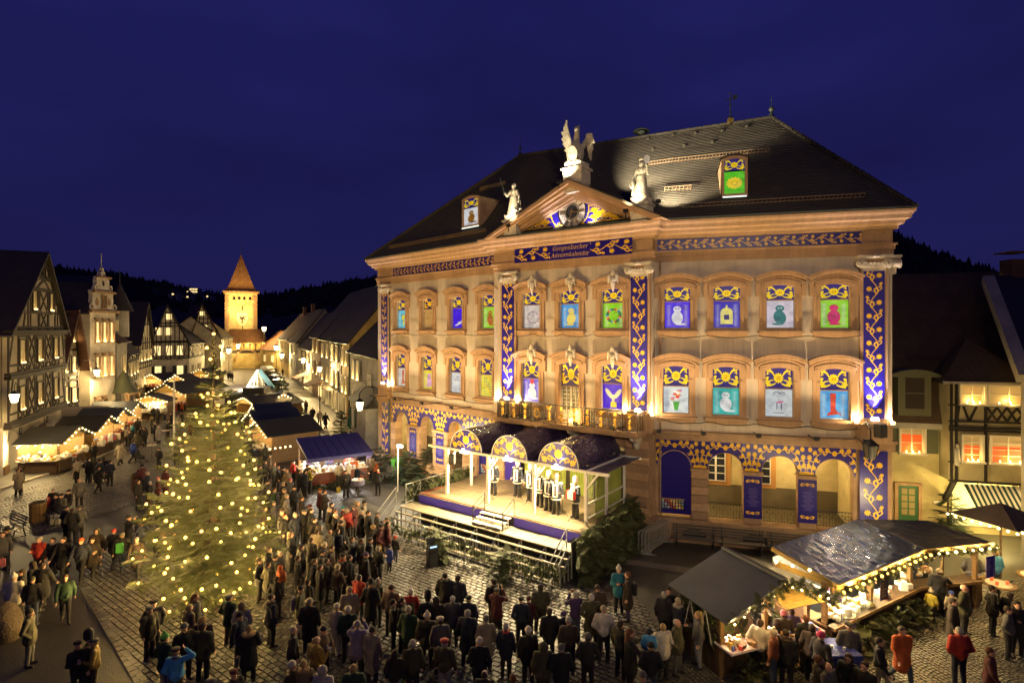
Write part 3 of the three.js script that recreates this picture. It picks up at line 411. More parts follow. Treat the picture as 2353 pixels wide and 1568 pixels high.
{
const band = (t0, t1, dep, z = 0) => { const q = (t) => { const k = t * 1.35; return [[pl + k * 1.5, 15.78], [apexS, apexY - k], [pr - k * 1.5, 15.78]]; }, o = q(t0), i = q(t1); return [ext(poly([o[0], o[1], i[1], i[0]].reverse()), dep, z), ext(poly([o[1], o[2], i[2], i[1]].reverse()), dep, z)]; };
tp('raking_cornice', [...band(0, 0.16, RIS + 0.98), ...band(0.16, 0.3, RIS + 0.82), ...band(0.3, 0.42, RIS + 0.6), ...band(0.42, 0.6, RIS + 0.4), ...band(0.6, 0.7, RIS + 0.28)], M.stone, SC);
tp('tympanum', ext(poly([[pl + 1, 15.79], [pr - 1, 15.79], [apexS, apexY - 0.6]]), 0.3, RIS - 0.3), M.stone2, SC);
const a = sAt(SC, 1182, RIS), b = sAt(SC, 1456, RIS), g = ext(poly([[a, 15.82], [b, 15.82], [apexS + 0.03, 18.05]]), 0.03, RIS + 0.02); fitUV(g, a, 15.82, b - a, 2.4); tp('floral_tympanum', g, texMat(pedimentT, 0.35), SC, { keep: true });
const dk = [slab(inS(SC, pl + 0.1, 15.9, RIS + 0.99), inS(SC, apexS, apexY + 0.06, RIS + 0.99), inS(SC, apexS, apexY + 0.06, -4.6), inS(SC, pl + 0.1, 15.9, -0.6), 0.06), slab(inS(SC, apexS, apexY + 0.06, RIS + 0.99), inS(SC, pr - 0.1, 15.9, RIS + 0.99), inS(SC, pr - 0.1, 15.9, -0.6), inS(SC, apexS, apexY + 0.06, -4.6), 0.06)].flat(); tp('pediment_roof', dk, M.tiles);
for (const u of [1265, 1351]) { const s = sAt(SC, u, RIS + 0.6), p = inS(SC, s, 15.98, RIS + 0.5); tp('spotlight', bx(0.2, 0.12, 0.12, s, 15.9, RIS + 0.55), M.iron, SC); spotLamp(p, inS(SC, s + (u < 1300 ? 0.3 : -0.1), 17.2, RIS), 0xf4ecff, 9, 1.1, 0.8, 0.05); }
const cs = sAt(SC, 1312, RIS + 0.2), yc = 16.85, R = 0.86, z = RIS + 0.1, c = tp('clock', [new THREE.RingGeometry(0.36, R, 40).translate(cs, yc, z + 0.02)], mat([0.6, 0.52, 0.36], 0.35), SC);
tp('clock_rim', [new THREE.TorusGeometry(R, 0.035, 6, 40).translate(cs, yc, z + 0.03), new THREE.TorusGeometry(0.44, 0.02, 5, 32).translate(cs, yc, z + 0.03), new THREE.TorusGeometry(0.36, 0.02, 5, 32).translate(cs, yc, z + 0.03)], M.iron, SC, { parent: c });
tp('clock_well', new THREE.CircleGeometry(0.36, 28).translate(cs, yc, z + 0.01), M.blackP, SC, { parent: c });
const rom = [3, 1, 2, 3, 4, 2, 3, 4, 5, 4, 2, 3]; for (let k = 0; k < 12; k++) { const g2 = []; const a2 = PI / 2 - k * PI / 6; for (let q = 0; q < rom[k]; q++) { const m = bx(0.28, 0.024, 0.015); m.translate(0.64, (q - (rom[k] - 1) / 2) * 0.06, 0); m.rotateZ(a2); g2.push(m.translate(cs, yc, z + 0.035)); } tp('numeral', g2, M.blackP, SC, { parent: c }); }
tp('clock_hand', [bx(0.62, 0.045, 0.02).translate(0.22, 0, 0).rotateZ(-0.15).translate(cs, yc, z + 0.06)], M.gold, SC, { parent: c }); tp('clock_hand', [bx(0.5, 0.06, 0.02).translate(0.12, 0, 0).rotateZ(-1.85).translate(cs, yc, z + 0.08)], M.gold, SC, { parent: c });
}
const EV = [tA, tB, tC, tD].map((p, i) => { const n = [SL.n, SL.n.clone().add(SC.n).normalize(), SC.n.clone().add(SR.n).normalize(), SR.n][i]; const q = p.clone().addScaledVector(n, 0.7); if (i === 0) q.addScaledVector(SL.e, -0.7); if (i === 3) q.addScaledVector(SR.e, 0.7); return q.setY(15.86); });
const RL = V(0.58, 22.75, -40), RR = V(15.1, 22.8, -32.9), TE = [0, 0.4, 0.72, 1], lerpV = (a, b, t) => a.clone().lerp(b, t);
const eave = (t) => { let i = t < TE[1] ? 0 : t < TE[2] ? 1 : 2; return lerpV(EV[i], EV[i + 1], (t - TE[i]) / (TE[i + 1] - TE[i])); };
const ridge = (t) => lerpV(RL, RR, Math.max(0, Math.min(1, (t - 0.4) / 0.48)));
const roofP = (t, h) => { const p = lerpV(eave(t), ridge(t), h); p.y -= Math.sin(PI * Math.min(1, h)) * 0.12; return p; };
function roofHit(u, v) { let best = [9e9]; for (let i = 0; i <= 200; i++) for (let j = 0; j <= 120; j++) { const p = roofP(i / 200, j / 120), d = -p.z, uu = CU + p.x / d * F, vv = HV - (p.y - HC) / d * F, e = (uu - u) ** 2 + (vv - v) ** 2; if (e < best[0]) best = [e, p, i / 200, j / 120]; } return best; }
{
const NC = 54, NT = 46, g = [];
const nrm = (t, h) => V().crossVectors(roofP(t + 0.01, h).sub(roofP(t, h)), roofP(t, h + 0.01).sub(roofP(t, h))).normalize();
for (let j = 0; j < NC; j++) for (let i = 0; i < NT; i++) {
const t0 = i / NT, t1 = (i + 1) / NT, h0 = j / NC, h1 = (j + 1) / NC, n = V(0, 0.6, 0.6), lift = () => 0.028 + rnd() * 0.012;
const a = roofP(t0, h0), b = roofP(t1, h0), c = roofP(t1, h1), d = roofP(t0, h1), la = lift(); a.addScaledVector(n, la); b.addScaledVector(n, la); g.push(quad(a, b, c, d)); if (j) g.push(quad(roofP(t0, h0), roofP(t1, h0), b, a));
}
tp('roof', g, M.tiles, null, { label: 'steep dark hipped roof of tile courses' });
const dB = EV[3].clone().addScaledVector(SR.n, -13.6), aB = EV[0].clone().addScaledVector(SL.n, -13.6);
tp('roof_hip', [tri([EV[3], dB, RR]), tri([aB, EV[0], RL]), quad(dB, aB, RL, RR)], M.tiles);
const rt = [], top = (a, b, n) => { for (let i = 0; i < n; i++) { const p = lerpV(a, b, i / n), q = lerpV(a, b, (i + 0.96) / n); rt.push(rod(p, q, 0.13, 6, 0.1)); } }; top(RL, RR, 34); top(EV[3], RR, 26); top(EV[0], RL, 30); tp('ridge_tiles', rt, M.tiles);
const guard = (t0, t1, h) => { const q = [], n = Math.round((t1 - t0) * 200), N = V(0, 0.13, 0.12); for (let i = 0; i <= n; i++) { const p = roofP(t0 + (t1 - t0) * i / n, h); q.push(bar(p, p.clone().addScaledVector(N, 1.5), 0.03)); } for (const k of [0.5, 1.5]) for (let i = 0; i < n; i += 4) q.push(bar(roofP(t0 + (t1 - t0) * i / n, h).addScaledVector(N, k), roofP(t0 + (t1 - t0) * Math.min(n, i + 4) / n, h).addScaledVector(N, k), 0.04)); tp('snow_guard', q, mat([0.14, 0.09, 0.05], 0.6)); };
const hs = (u, v) => roofHit(u, v).slice(2); guard(hs(1490, 382)[0], hs(1770, 350)[0], hs(1490, 382)[1]); guard(hs(1100, 440)[0], hs(1160, 425)[0], hs(1125, 432)[1]); guard(hs(1525, 440)[0], hs(1585, 436)[0], hs(1555, 438)[1]); guard(0.05, 0.38, 0.09); guard(0.75, 0.96, 0.09);
for (const [u, v] of [[1490, 320], [1545, 312], [1600, 307], [1660, 301], [1720, 292], [1500, 345], [1570, 335], [1640, 328]]) { const p = roofHit(u, v)[1]; tp('roof_vent', [sp(0.13, p.x, p.y + 0.03, p.z, 7)], M.tiles); }
const fin = (p, h, b) => tp('finial', [rod(p, p.clone().setY(p.y + h), 0.04, 6, 0.01), sp(b, p.x, p.y + h * 0.35, p.z, 8), cy(0.2, 0.06, 0.3, p.x, p.y - 0.02, p.z)], M.lead); fin(RR, 1.3, 0.17); fin(RL, 1.5, 0.12);
const wv = lerpV(RL, RR, (1678 - 1195) / 580 + 0.06); const wp = P(1678, -wv.z, wv.y - 0.4); const wane = tp('weathervane', [rod(wp, wp.clone().setY(wp.y + 2.2), 0.035), sp(0.16, wp.x, wp.y + 0.62, wp.z, 8), bar(V(wp.x - 0.3, wp.y + 1.75, wp.z), V(wp.x + 0.35, wp.y + 1.75, wp.z), 0.03), bx(0.26, 0.22, 0.02, wp.x + 0.28, wp.y + 1.9, wp.z), bar(V(wp.x - 0.2, wp.y + 1.4, wp.z), V(wp.x + 0.2, wp.y + 1.4, wp.z), 0.03)], M.iron); tp('gilded_knob', bx(0.3, 0.2, 0.3, wp.x, wp.y + 0.5, wp.z), M.gold, null, { parent: wane });
const si = P(1473, 37, YV(303, 37)); tp('siren', [new THREE.SphereGeometry(0.55, 16, 8, 0, 7, 0, PI / 2).scale(1, 0.45, 1).translate(si.x, si.y, si.z), cy(0.3, 0.3, 0.3, si.x, si.y - 0.3, si.z), cy(0.08, 0.08, 1.2, si.x, si.y - 1.3, si.z)], M.lead);
}
for (const [u0, u1, v0, v1, S, idx] of [[1657, 1717, 358, 452, SR, 22], [1064, 1104, 450, 522, SL, 23]]) {
const base = roofHit((u0 + u1) / 2, v1)[1], d = -base.z - 0.25, k = 1 / Math.abs(S.e.x + S.e.z * ((u0 + u1) / 2 - CU) / F), w = (u1 - u0) / F * d * k, y0 = base.y - 0.05, y1 = YV(v0, d), fr = { m: M4().makeBasis(S.e, V(0, 1, 0), S.n).setPosition(P((u0 + u1) / 2, d)) };
const sh = poly(archPts(0, w, y0, y1 - 0.16, 0.15)); sh.holes.push(holePath(archPts(0, w - 0.26, y0 + 0.14, y1 - 0.26, 0.1)));
const f = tp('dormer', [ext(sh, 0.14, 0)], M.stone, fr), ym = y0 + (y1 - y0) * 0.62, iw = w - 0.26;
const p = bx(iw, ym - y0 - 0.16, 0.02, 0, (ym + y0 + 0.12) / 2, 0.05); cellUV(p, -iw / 2, y0 + 0.14, iw, ym - y0 - 0.14, idx, 6, 4); tp('window_picture', p, picsM, fr, { parent: f, keep: true });
const q = ext(poly(archPts(0, iw, ym + 0.04, y1 - 0.26, 0.1)), 0.02, 0.04); cellUV(q, -iw / 2, ym, iw, y1 - 0.16 - ym, idx, 6, 4); tp('window_flower_panel', q, topsM, fr, { parent: f, keep: true });
tp('dormer_side', [bx(0.08, y1 - y0 - 0.2, 2.2, -w / 2 + 0.04, (y0 + y1) / 2, -1.1), bx(0.08, y1 - y0 - 0.2, 2.2, w / 2 - 0.04, (y0 + y1) / 2, -1.1)], M.stone2, fr, { parent: f });
const rs = archPts(0, w + 0.2, y1 - 0.12, y1 - 0.12, 0.2).slice(2); tp('dormer_roof', ext(poly([...rs, ...rs.map(([a, b]) => [a, b - 0.07]).reverse()]), 2.6, -2.45), M.tiles, fr, { parent: f });
const L = inS({ a: P((u0 + u1) / 2, d), e: S.e, n: S.n }, 0, y0 - 0.02, 0.18); tp('window_lamp_strip', bx(w - 0.1, 0.05, 0.08, 0, y0 - 0.02, 0.16), mat([0.8, 0.85, 0.8], 0.5, { em: [0.7, 0.8, 0.75], ei: 0.9 }), fr, { parent: f });
}
const gaps = (S, us, off) => us.map((u) => [S, sAt(S, u, off), off]);
for (const [S, s, off] of [...gaps(SL, [898, 952, 1015, 1084], 0), ...gaps(SC, [1200, 1264, 1358, 1440], RIS), ...gaps(SR, [1516, 1612, 1731, 1856, 1962], 0)]) {
const q = inS(S, s, 5.75, off + 1.7); tp('floodlight', [bx(0.22, 0.16, 0.14, s, 5.68, off + 1.7), bx(0.04, 0.04, 1.6, s, 5.56, off + 0.85)], M.iron, S);
spotLamp(q.clone().setY(5.85), inS(S, s, 12.6, off), 0xffdca4, FLOOD, 0.72, 1, 0.07);  // unseen floodlights between the bays, placed to wash the facade from below
}
{
const O = RIS + 1.15, a = sAt(SC, 1143, O) - 0.0, b = sAt(SC, 1464, O), y = 5.44, parts = [];
const bal = tp('balcony', [bx(b - a + 0.2, 0.16, 1.35, (a + b) / 2, y - 0.06, RIS + 0.62), bx(b - a + 0.05, 0.12, 1.2, (a + b) / 2, y - 0.2, RIS + 0.58)], M.stone2, SC);
for (const s of [a + 0.35, a + 2.5, apexS, b - 2.5, b - 0.4]) tp('bracket', [blob([cap([0, 4.95, 0.1], [0, 5.1, 0.75], 0.16, 0.2), cap([0, 4.1, 0.06], [0, 4.95, 0.1], 0.1, 0.2), ell([0, 4.75, 0.35], [0.17, 0.28, 0.2])], 0.06, 0.12).translate(s, 0, RIS)], M.pale, SC, { parent: bal });
const h = 1.0, ra = [], gd = [], Z = O + 0.0, np = 11, w = (b - a) / np; ra.push(bx(b - a, 0.05, 0.06, (a + b) / 2, y + h, Z), bx(b - a, 0.04, 0.04, (a + b) / 2, y + 0.1, Z));
for (let k = 0; k <= np; k++) ra.push(bx(0.035, h, 0.035, a + k * w, y + h / 2, Z));
for (const e of [a, b]) { ra.push(bx(0.05, 0.05, 1.1, e, y + h, RIS + 0.6)); for (let k = 0; k < 6; k++) ra.push(bx(0.025, h, 0.025, e, y + h / 2, RIS + 0.15 + k * 0.19)); }
for (let k = 0; k < np; k++) {
const c = a + (k + 0.5) * w, arc = (x, yy, r) => new THREE.TorusGeometry(r, 0.012, 4, 14).translate(x, yy, Z);
if (k % 5 === 2 || k === 0) for (let q = -3; q <= 3; q++) ra.push(bx(0.05, h - 0.1, 0.02, c + q * w * 0.13, y + h / 2, Z - 0.02));
ra.push(arc(c - w * 0.22, y + 0.35, w * 0.19), arc(c + w * 0.22, y + 0.35, w * 0.19), arc(c - w * 0.2, y + 0.72, w * 0.16), arc(c + w * 0.2, y + 0.72, w * 0.16), bx(0.018, h, 0.018, c, y + h / 2, Z));
for (const yy of [0.82, 0.5, 0.24]) { const n = k === 3 ? 9 : 5, R = k === 3 ? 0.2 : 0.07; if (k === 3 && yy !== 0.5) continue; for (let q = 0; q < n; q++) { const t = q / n * 2 * PI; gd.push(new THREE.SphereGeometry(0.055, 6, 4).scale(1, 1.3, 0.4).translate(c + cos(t) * R * 0.8, y + yy + sin(t) * R * 1.1, Z + 0.03)); } if (yy === 0.82 && k % 2 === 0) for (const q of [-1, 1]) gd.push(new THREE.SphereGeometry(0.05, 6, 4).scale(2, 0.8, 0.4).rotateZ(q * 0.7).translate(c + q * 0.13, y + yy + 0.06, Z + 0.03)); }
}
tp('railing', ra, M.iron, SC, { parent: bal }); tp('gilded_ornament', gd, M.gold, SC, { parent: bal });
const lp = inS(SC, apexS, y + 0.35, RIS + 0.55); tp('balcony_lamp', bx(0.3, 0.14, 0.1, apexS, y + 0.16, RIS + 0.6), glowM(0xffe2a0, 2), SC, { parent: bal }); pointLamp(lp, 0xffd080, 5, 0.08);
}
for (const [u1, u2] of WIN.C) for (const [u, y] of [[u1, UP[1]], [u2, LO[1]]]) { const s = sAt(SC, u, RIS + 0.4); tp('carved_head', blob([ell([0, 0.36, 0], [0.15, 0.2, 0.16]), ell([0, 0.28, 0.13], [0.04, 0.06, 0.06]), cap([-0.2, 0.62, -0.05], [0.2, 0.62, -0.05], 0.09), ell([0, 0.75, 0], [0.1, 0.2, 0.1]), cap([-0.22, 0.55, 0], [-0.26, 0.2, 0], 0.08, 0.05), cap([0.22, 0.55, 0], [0.26, 0.2, 0], 0.08, 0.05), cap([0, 0.15, 0.02], [0, -0.22, -0.02], 0.13, 0.05), ell([-0.08, 0.4, 0.14], [0.03, 0.02, 0.03])], 0.035, 0.05).translate(s, y + 0.22, RIS + 0.36), M.pale, SC); }
for (const [S, off, u0, u1, y] of [[SL, 0, 880, 1140, 6.0], [SR, 0, 1520, 1975, 6.0], [SL, 0, 880, 1140, 10.2], [SC, RIS, 1180, 1450, 10.2], [SR, 0, 1520, 1975, 10.2]]) { const pts = [], a = sAt(S, u0), b = sAt(S, u1); for (let i = 0; i <= 24; i++) pts.push(V(a + (b - a) * i / 24, y - Math.abs(sin(i * PI / 6)) * 0.13 + rr(-0.02, 0.02), off + 0.33)); tp('cable', tube(pts, 0.018, 60, 4), M.cable, S); }
tp('downpipe', rod(inS(SL, sAt(SL, 897), 1.2, 0.12), inS(SL, sAt(SL, 897), 13.9, 0.12), 0.06), M.lead); tp('downpipe', rod(inS(SR, 0.25, 1.2, 0.1), inS(SR, 0.25, 13.9, 0.1), 0.05), M.stone2);
tp('core_wall', sweep([aBack, tA, tC, tD, dBack], [[-3.4, 0.2], [-3.4, 15.7]]), M.dado);
const groundM = mat([0.05, 0.046, 0.038], 0.5, { map: 'mottle', size: 4.3, bump: 'grain', bsize: 0.5, bs: 0.012 });
tag(single('ground', new THREE.PlaneGeometry(2600, 2600, 1, 1).rotateX(-PI / 2), groundM, null, null, V(0, 0, 0), 0, { kind: 'structure' }), 'dark paved ground of the square and the fields beyond it');
const inPoly = (pts, x, z) => { let c = false; for (let i = 0, j = pts.length - 1; i < pts.length; j = i++) { const a = pts[i], b = pts[j]; if ((a.z > z) !== (b.z > z) && x < (b.x - a.x) * (z - a.z) / (b.z - a.z) + a.x) c = !c; } return c; };
const quiet = mat([0.072, 0.066, 0.055], 0.45, { map: 'mottle', size: 2.1 });
const settM = [[0.115, 0.104, 0.085], [0.092, 0.082, 0.066], [0.135, 0.122, 0.1]].map((c, i) => mat(c, [0.4, 0.46, 0.52][i], { bump: 'grain', bsize: 0.3, bs: 0.008, map: 'mottle', size: 1.1 }));
const settBox = (w, d) => { const g = new THREE.CylinderGeometry(0.5, 0.62, 1, 4, 1).rotateY(PI / 4).scale(Math.SQRT2 * w * 0.88, 0.06, Math.SQRT2 * d * 0.88); return boxUV(g.toNonIndexed()); };
const tiltQ = new THREE.Quaternion(), eul = new THREE.Euler();
function paving(name, label, spots, w, d, share) {
const g = tag(thing(name, null, null), label, null, null, 'structure'), geo = [settBox(w, d), settBox(w * 0.94, d * 1.02), settBox(w * 1.02, d * 0.95)].map((q) => { q.computeVertexNormals(); return q; });
spots.sort((a, b) => b.size - a.size); const near = spots.slice(0, share), rest = spots.slice(share);
const mtx = (s) => { eul.set(s.tx, s.ry, s.tz, 'YXZ'); return M4().compose(V(s.x, s.y, s.z), tiltQ.setFromEuler(eul), V(s.s, 1, s.s)); };
near.forEach((s) => { const m = new THREE.Mesh(geo[s.k], settM[s.k]); m.name = 'cobblestone'; m.receiveShadow = true; m.applyMatrix4(mtx(s)); g.add(m); });
for (let k = 0; k < 3; k++) { const l = rest.filter((s) => s.k === k), im = new THREE.InstancedMesh(geo[k], settM[k], l.length); im.name = 'cobblestones'; im.userData.kind = 'stuff'; im.receiveShadow = true; l.forEach((s, i) => im.setMatrixAt(i, mtx(s))); if (l.length) g.add(im); }
}
const sett = (x, z, ry) => ({ x, z, ry: ry + rr(-0.05, 0.05), y: 0.004 + rr(0, 0.014), tx: rr(-0.05, 0.05), tz: rr(-0.05, 0.05), s: rr(0.92, 1.03), k: rnd() * 3 | 0, size: -Math.hypot(x, z) });
{ // rows of large setts across the square
const edge = [[184, 1330], [322, 1590], [700, 1700], [1440, 1700], [1560, 1500], [1440, 1340], [1335, 1352], [905, 1235], [735, 1112], [560, 1085], [405, 1120], [300, 1215]].map(([u, v]) => G(u, v)), spots = [];
const a = Math.atan2(-SC.e.z, SC.e.x), ex = cos(a), ez = -sin(a), w = 0.27, d = 0.185;
for (let j = -140; j < 140; j++) for (let i = -110; i < 110; i++) { const s = (i + (j % 2 ? 0.5 : 0) + hash(j, 5) * 0.3) * (w + 0.018), t = j * (d + 0.016), x = -4 + ex * s - ez * t * -1 * -1, z = -20 + ez * s + ex * t; if (inPoly(edge, x, z)) spots.push(sett(x, z, a)); }
paving('cobbled_square', 'rows of large worn cobblestones covering the middle of the square', spots, w, d, 300);
}
{ // small setts laid in fans, bottom right of the square
const edge = [[1560, 1520], [1500, 1760], [2700, 1760], [2520, 1330], [2210, 1330], [1960, 1420], [1700, 1490]].map(([u, v]) => G(u, v)), spots = [], a = 0.35, R = 1.35, w = 0.14, d = 0.105;
for (let c = -14; c < 14; c++) for (let j = -160; j < 160; j++) { const arc = 1.72, n = Math.round(arc / (w + 0.014)); for (let i = 0; i < n; i++) { const th_ = (i + 0.5 - n / 2) * (w + 0.014) / R, lx = c * 1.62 + R * sin(th_), lz = j * (d + 0.016) + R * (1 - cos(th_)) * 1.15, x = 9 + cos(a) * lx + sin(a) * lz, z = -14 - sin(a) * lx + cos(a) * lz; if (inPoly(edge, x, z)) spots.push(sett(x, z, a - th_)); } }
paving('fan_paving', 'small cobblestones laid in scallops in front of the snack stall', spots, w, d, 300);
}
{ // fine setts along the row of houses on the left
const edge = [[-60, 1175], [-60, 1260], [150, 1205], [420, 1125], [380, 1010], [400, 940], [345, 945], [275, 1035], [190, 1070]].map(([u, v]) => G(u, v)), spots = [], w = 0.21, d = 0.17, R = 1.6;
for (let c = -14; c < 20; c++) for (let j = -60; j < 190; j++) for (let i = 0; i < 9; i++) { const th_ = (i - 4) * (w + 0.02) / R, lx = c * 2.02 + R * sin(th_), lz = j * (d + 0.02) + R * (1 - cos(th_)), x = -36 + lx * 0.92 - lz * -0.38, z = -30 - lz * 0.92 - lx * 0.38; if (inPoly(edge, x, z)) spots.push(sett(x, z, -0.4 - th_)); }
paving('street_paving', 'small wet cobblestones laid in fans along the left row of stalls', spots, w, d, 0);
}
{
const K = [[-60, 1150], [0, 1125], [190, 1064], [268, 1032], [330, 985]].map(([u, v]) => G(u, v)), back = [V(-39.6, 0, -36), V(-36, 0, -40), V(-42, 0, -52), V(-46, 0, -62), V(-52, 0, -72)], g = [], kb = [];
for (let i = 0; i < 4; i++) { const y = 0.12; g.push(quad(K[i].clone().setY(y), K[i + 1].clone().setY(y), back[i + 1].clone().setY(y), back[i].clone().setY(y))); const n = Math.round(dist(K[i], K[i + 1])); for (let k = 0; k < n; k++) kb.push([lerpV(K[i], K[i + 1], k / n), lerpV(K[i], K[i + 1], (k + 0.97) / n)]); }
const pv = tag(single('pavement', g, mat([0.12, 0.108, 0.086], 0.6, { map: 'mottle', size: 3.1 }), null, null), 'pale pavement in front of the bank house', null, null, 'structure');
const ke = tag(thing('kerb', null, null), 'stone kerb along the left pavement', null, null, 'structure'); for (const [a, b] of kb) part(ke, 'kerb_stone', bar(a.clone().setY(0.064), b.clone().setY(0.064), 0.13, 0.16), M.pale);
const gut = []; const Q = [[-60, 1230], [120, 1200], [300, 1135], [430, 1100]].map(([u, v]) => G(u, v)); for (let i = 0; i < 3; i++) gut.push(bar(Q[i].setY(0.012), Q[i + 1].clone().setY(0.012), 0.02, 0.35));
tag(single('gutter', gut, mat([0.16, 0.145, 0.12], 0.4, { map: 'mottle', size: 0.7 }), null, null), 'shallow stone gutter between the wet cobbles and the dark paving', null, null, 'structure');
}
for (const [pts, label] of [[[[1440, 1283], [1640, 1312], [1640, 1326], [1432, 1294]], 'pale stone strip in the paving right of the stage'], [[[700, 1105], [915, 1180], [905, 1190], [690, 1113]], 'pale stone strip in the paving before the blue stall']]) { const q = pts.map(([u, v]) => G(u, v, 0.008)); tag(single('paving_strip', quad(q[0], q[1], q[2], q[3]), mat([0.15, 0.135, 0.11], 0.6, { map: 'mottle' }), null, null), label, null, null, 'structure'); }
{ const n = 26, es = tag(thing('edging_strip', null, null), 'row of flat stones edging the cobbles at bottom left', null, null, 'structure'), a = G(184, 1335), b = G(330, 1580); for (let i = 0; i < n; i++) part(es, 'edging_stone', bar(lerpV(a, b, i / n).setY(0.015), lerpV(a, b, (i + 0.94) / n).setY(0.015), 0.04, 0.3), quiet); }
{ const p = PX(2600 + 1900 * 0.425, 1950 + 1180 * 0.425), c = tag(thing('manhole_cover', null, null, p), 'round iron manhole cover in the scalloped cobbles', null, null, 'structure'); part(c, 'cover', cy(0.36, 0.36, 0.06, 0, -0.01, 0, 24), M.iron); part(c, 'rim', new THREE.TorusGeometry(0.4, 0.03, 5, 28).rotateX(PI / 2).translate(0, 0.05, 0), M.lead); }
function onPediment(u, v, off) { const d = dOf(SC, sAt(SC, u, off), off); return P(u, d, YV(v, d)); }
const faceC = Math.atan2(SC.n.x, SC.n.z);
function figureOnPlinth(name, label, u, v, prims, accents, scale) {
const p = onPediment(u, v, RIS + 0.35), g = thing(name, label, 'statue', p, faceC);
part(g, 'statue_plinth', [bx(0.9, 0.5, 0.8, 0, -0.15, 0), bx(1.05, 0.12, 0.95, 0, 0.15, 0), bx(0.8, 0.3, 0.7, 0, 0.36, 0), bx(0.85, 0.4, 0.75, 0, -0.5, 0)], M.pale);
part(g, 'figure', blob(prims, 0.026, 0.035).scale(scale, scale, scale).translate(0, 0.48, 0), M.statue);
for (const [n, geo, m] of accents) part(g, n, geo.map((q) => q.scale(scale, scale, scale).translate(0, 0.48, 0)), m || M.statue);
return p;
}
const robe = (tw) => [cap([0, 0.05, 0], [0, 0.95, 0], 0.36, 0.22, 0.9), cap([-0.14, 0.1, 0.1], [-0.1, 0.8, 0.1], 0.16, 0.1), cap([0.16, 0.05, 0.12], [0.08, 0.85, 0.08], 0.15, 0.1), cap([0.02, 0.0, 0.18], [0.0, 0.7, 0.16], 0.1, 0.07), cap([-0.28, 0.05, -0.05], [-0.14, 0.9, 0], 0.12, 0.1), cap([0, 0.95, 0], [0, 1.3, 0], 0.17, 0.2, 0.75), cap([-0.2, 1.34, 0], [0.2, 1.34, 0], 0.09, 0.09), cap([0, 1.38, 0.01], [0, 1.5, 0.02], 0.07), ell([0, 1.62, 0.03], [0.1, 0.135, 0.12]), ell([0, 1.6, 0.15], [0.02, 0.035, 0.03]), ell([0, 1.68, -0.03], [0.13, 0.12, 0.13])];
const sL = figureOnPlinth('statue', 'floodlit robed statue with a raised sword on the left slope of the gable', 1180, 515, [...robe(), cap([-0.22, 1.32, 0.02], [-0.36, 1.1, 0.14], 0.08, 0.065), cap([-0.36, 1.1, 0.14], [-0.3, 1.16, 0.36], 0.06, 0.05), ell([-0.29, 1.18, 0.4], [0.05, 0.06, 0.06]), cap([0.22, 1.32, 0], [0.42, 1.0, 0.1], 0.08, 0.06), cap([0.42, 1.0, 0.1], [0.46, 0.72, 0.2], 0.06, 0.05), ell([0.46, 0.68, 0.22], [0.06, 0.07, 0.05])],
[['sword', [bar(V(-0.26, 1.05, 0.4), V(-0.62, 2.1, 0.42), 0.05, 0.02), bar(V(-0.4, 1.17, 0.4), V(-0.16, 1.25, 0.4), 0.04)], M.lead], ['scales', [rod(V(0.3, 0.68, 0.24), V(0.62, 0.72, 0.24), 0.02), sp(0.1, 0.3, 0.35, 0.24, 8).scale(1, 0.7, 1), sp(0.1, 0.62, 0.38, 0.24, 8).scale(1, 0.7, 1), rod(V(0.3, 0.3, 0.24), V(0.3, 0.68, 0.24), 0.012, 4), rod(V(0.62, 0.33, 0.24), V(0.62, 0.72, 0.24), 0.012, 4)]]], 1.06);
const sR = figureOnPlinth('statue', 'floodlit statue of a robed woman holding up a hand mirror, right of the gable', 1474, 478, [...robe(), cap([0.22, 1.34, 0], [0.36, 1.08, 0.14], 0.08, 0.065), cap([0.36, 1.08, 0.14], [0.36, 1.4, 0.26], 0.06, 0.05), ell([0.36, 1.46, 0.27], [0.05, 0.06, 0.05]), cap([-0.22, 1.32, 0], [-0.34, 1.0, 0.12], 0.08, 0.06), cap([-0.34, 1.0, 0.12], [-0.32, 0.75, 0.26], 0.06, 0.05), ell([-0.36, 0.62, 0.24], [0.13, 0.18, 0.1]), ell([-0.36, 0.6, 0.34], [0.03, 0.05, 0.04]), cap([-0.3, 0.2, 0.15], [-0.42, 0.85, -0.1], 0.14, 0.1), ell([0, 1.84, -0.04], [0.17, 0.09, 0.15])],
[['mirror', [new THREE.CylinderGeometry(0.15, 0.15, 0.03, 16).rotateX(PI / 2).scale(1, 1.25, 1).translate(0.38, 1.72, 0.28), rod(V(0.36, 1.42, 0.28), V(0.38, 1.56, 0.28), 0.025)], mat([0.6, 0.6, 0.58], 0.25, { metal: 0.5 })]], 1.06);
const gp = onPediment(1325, 412, RIS + 0.35), eagle = thing('statue', 'floodlit stone griffin with one wing raised on top of the gable', 'statue', gp, faceC);
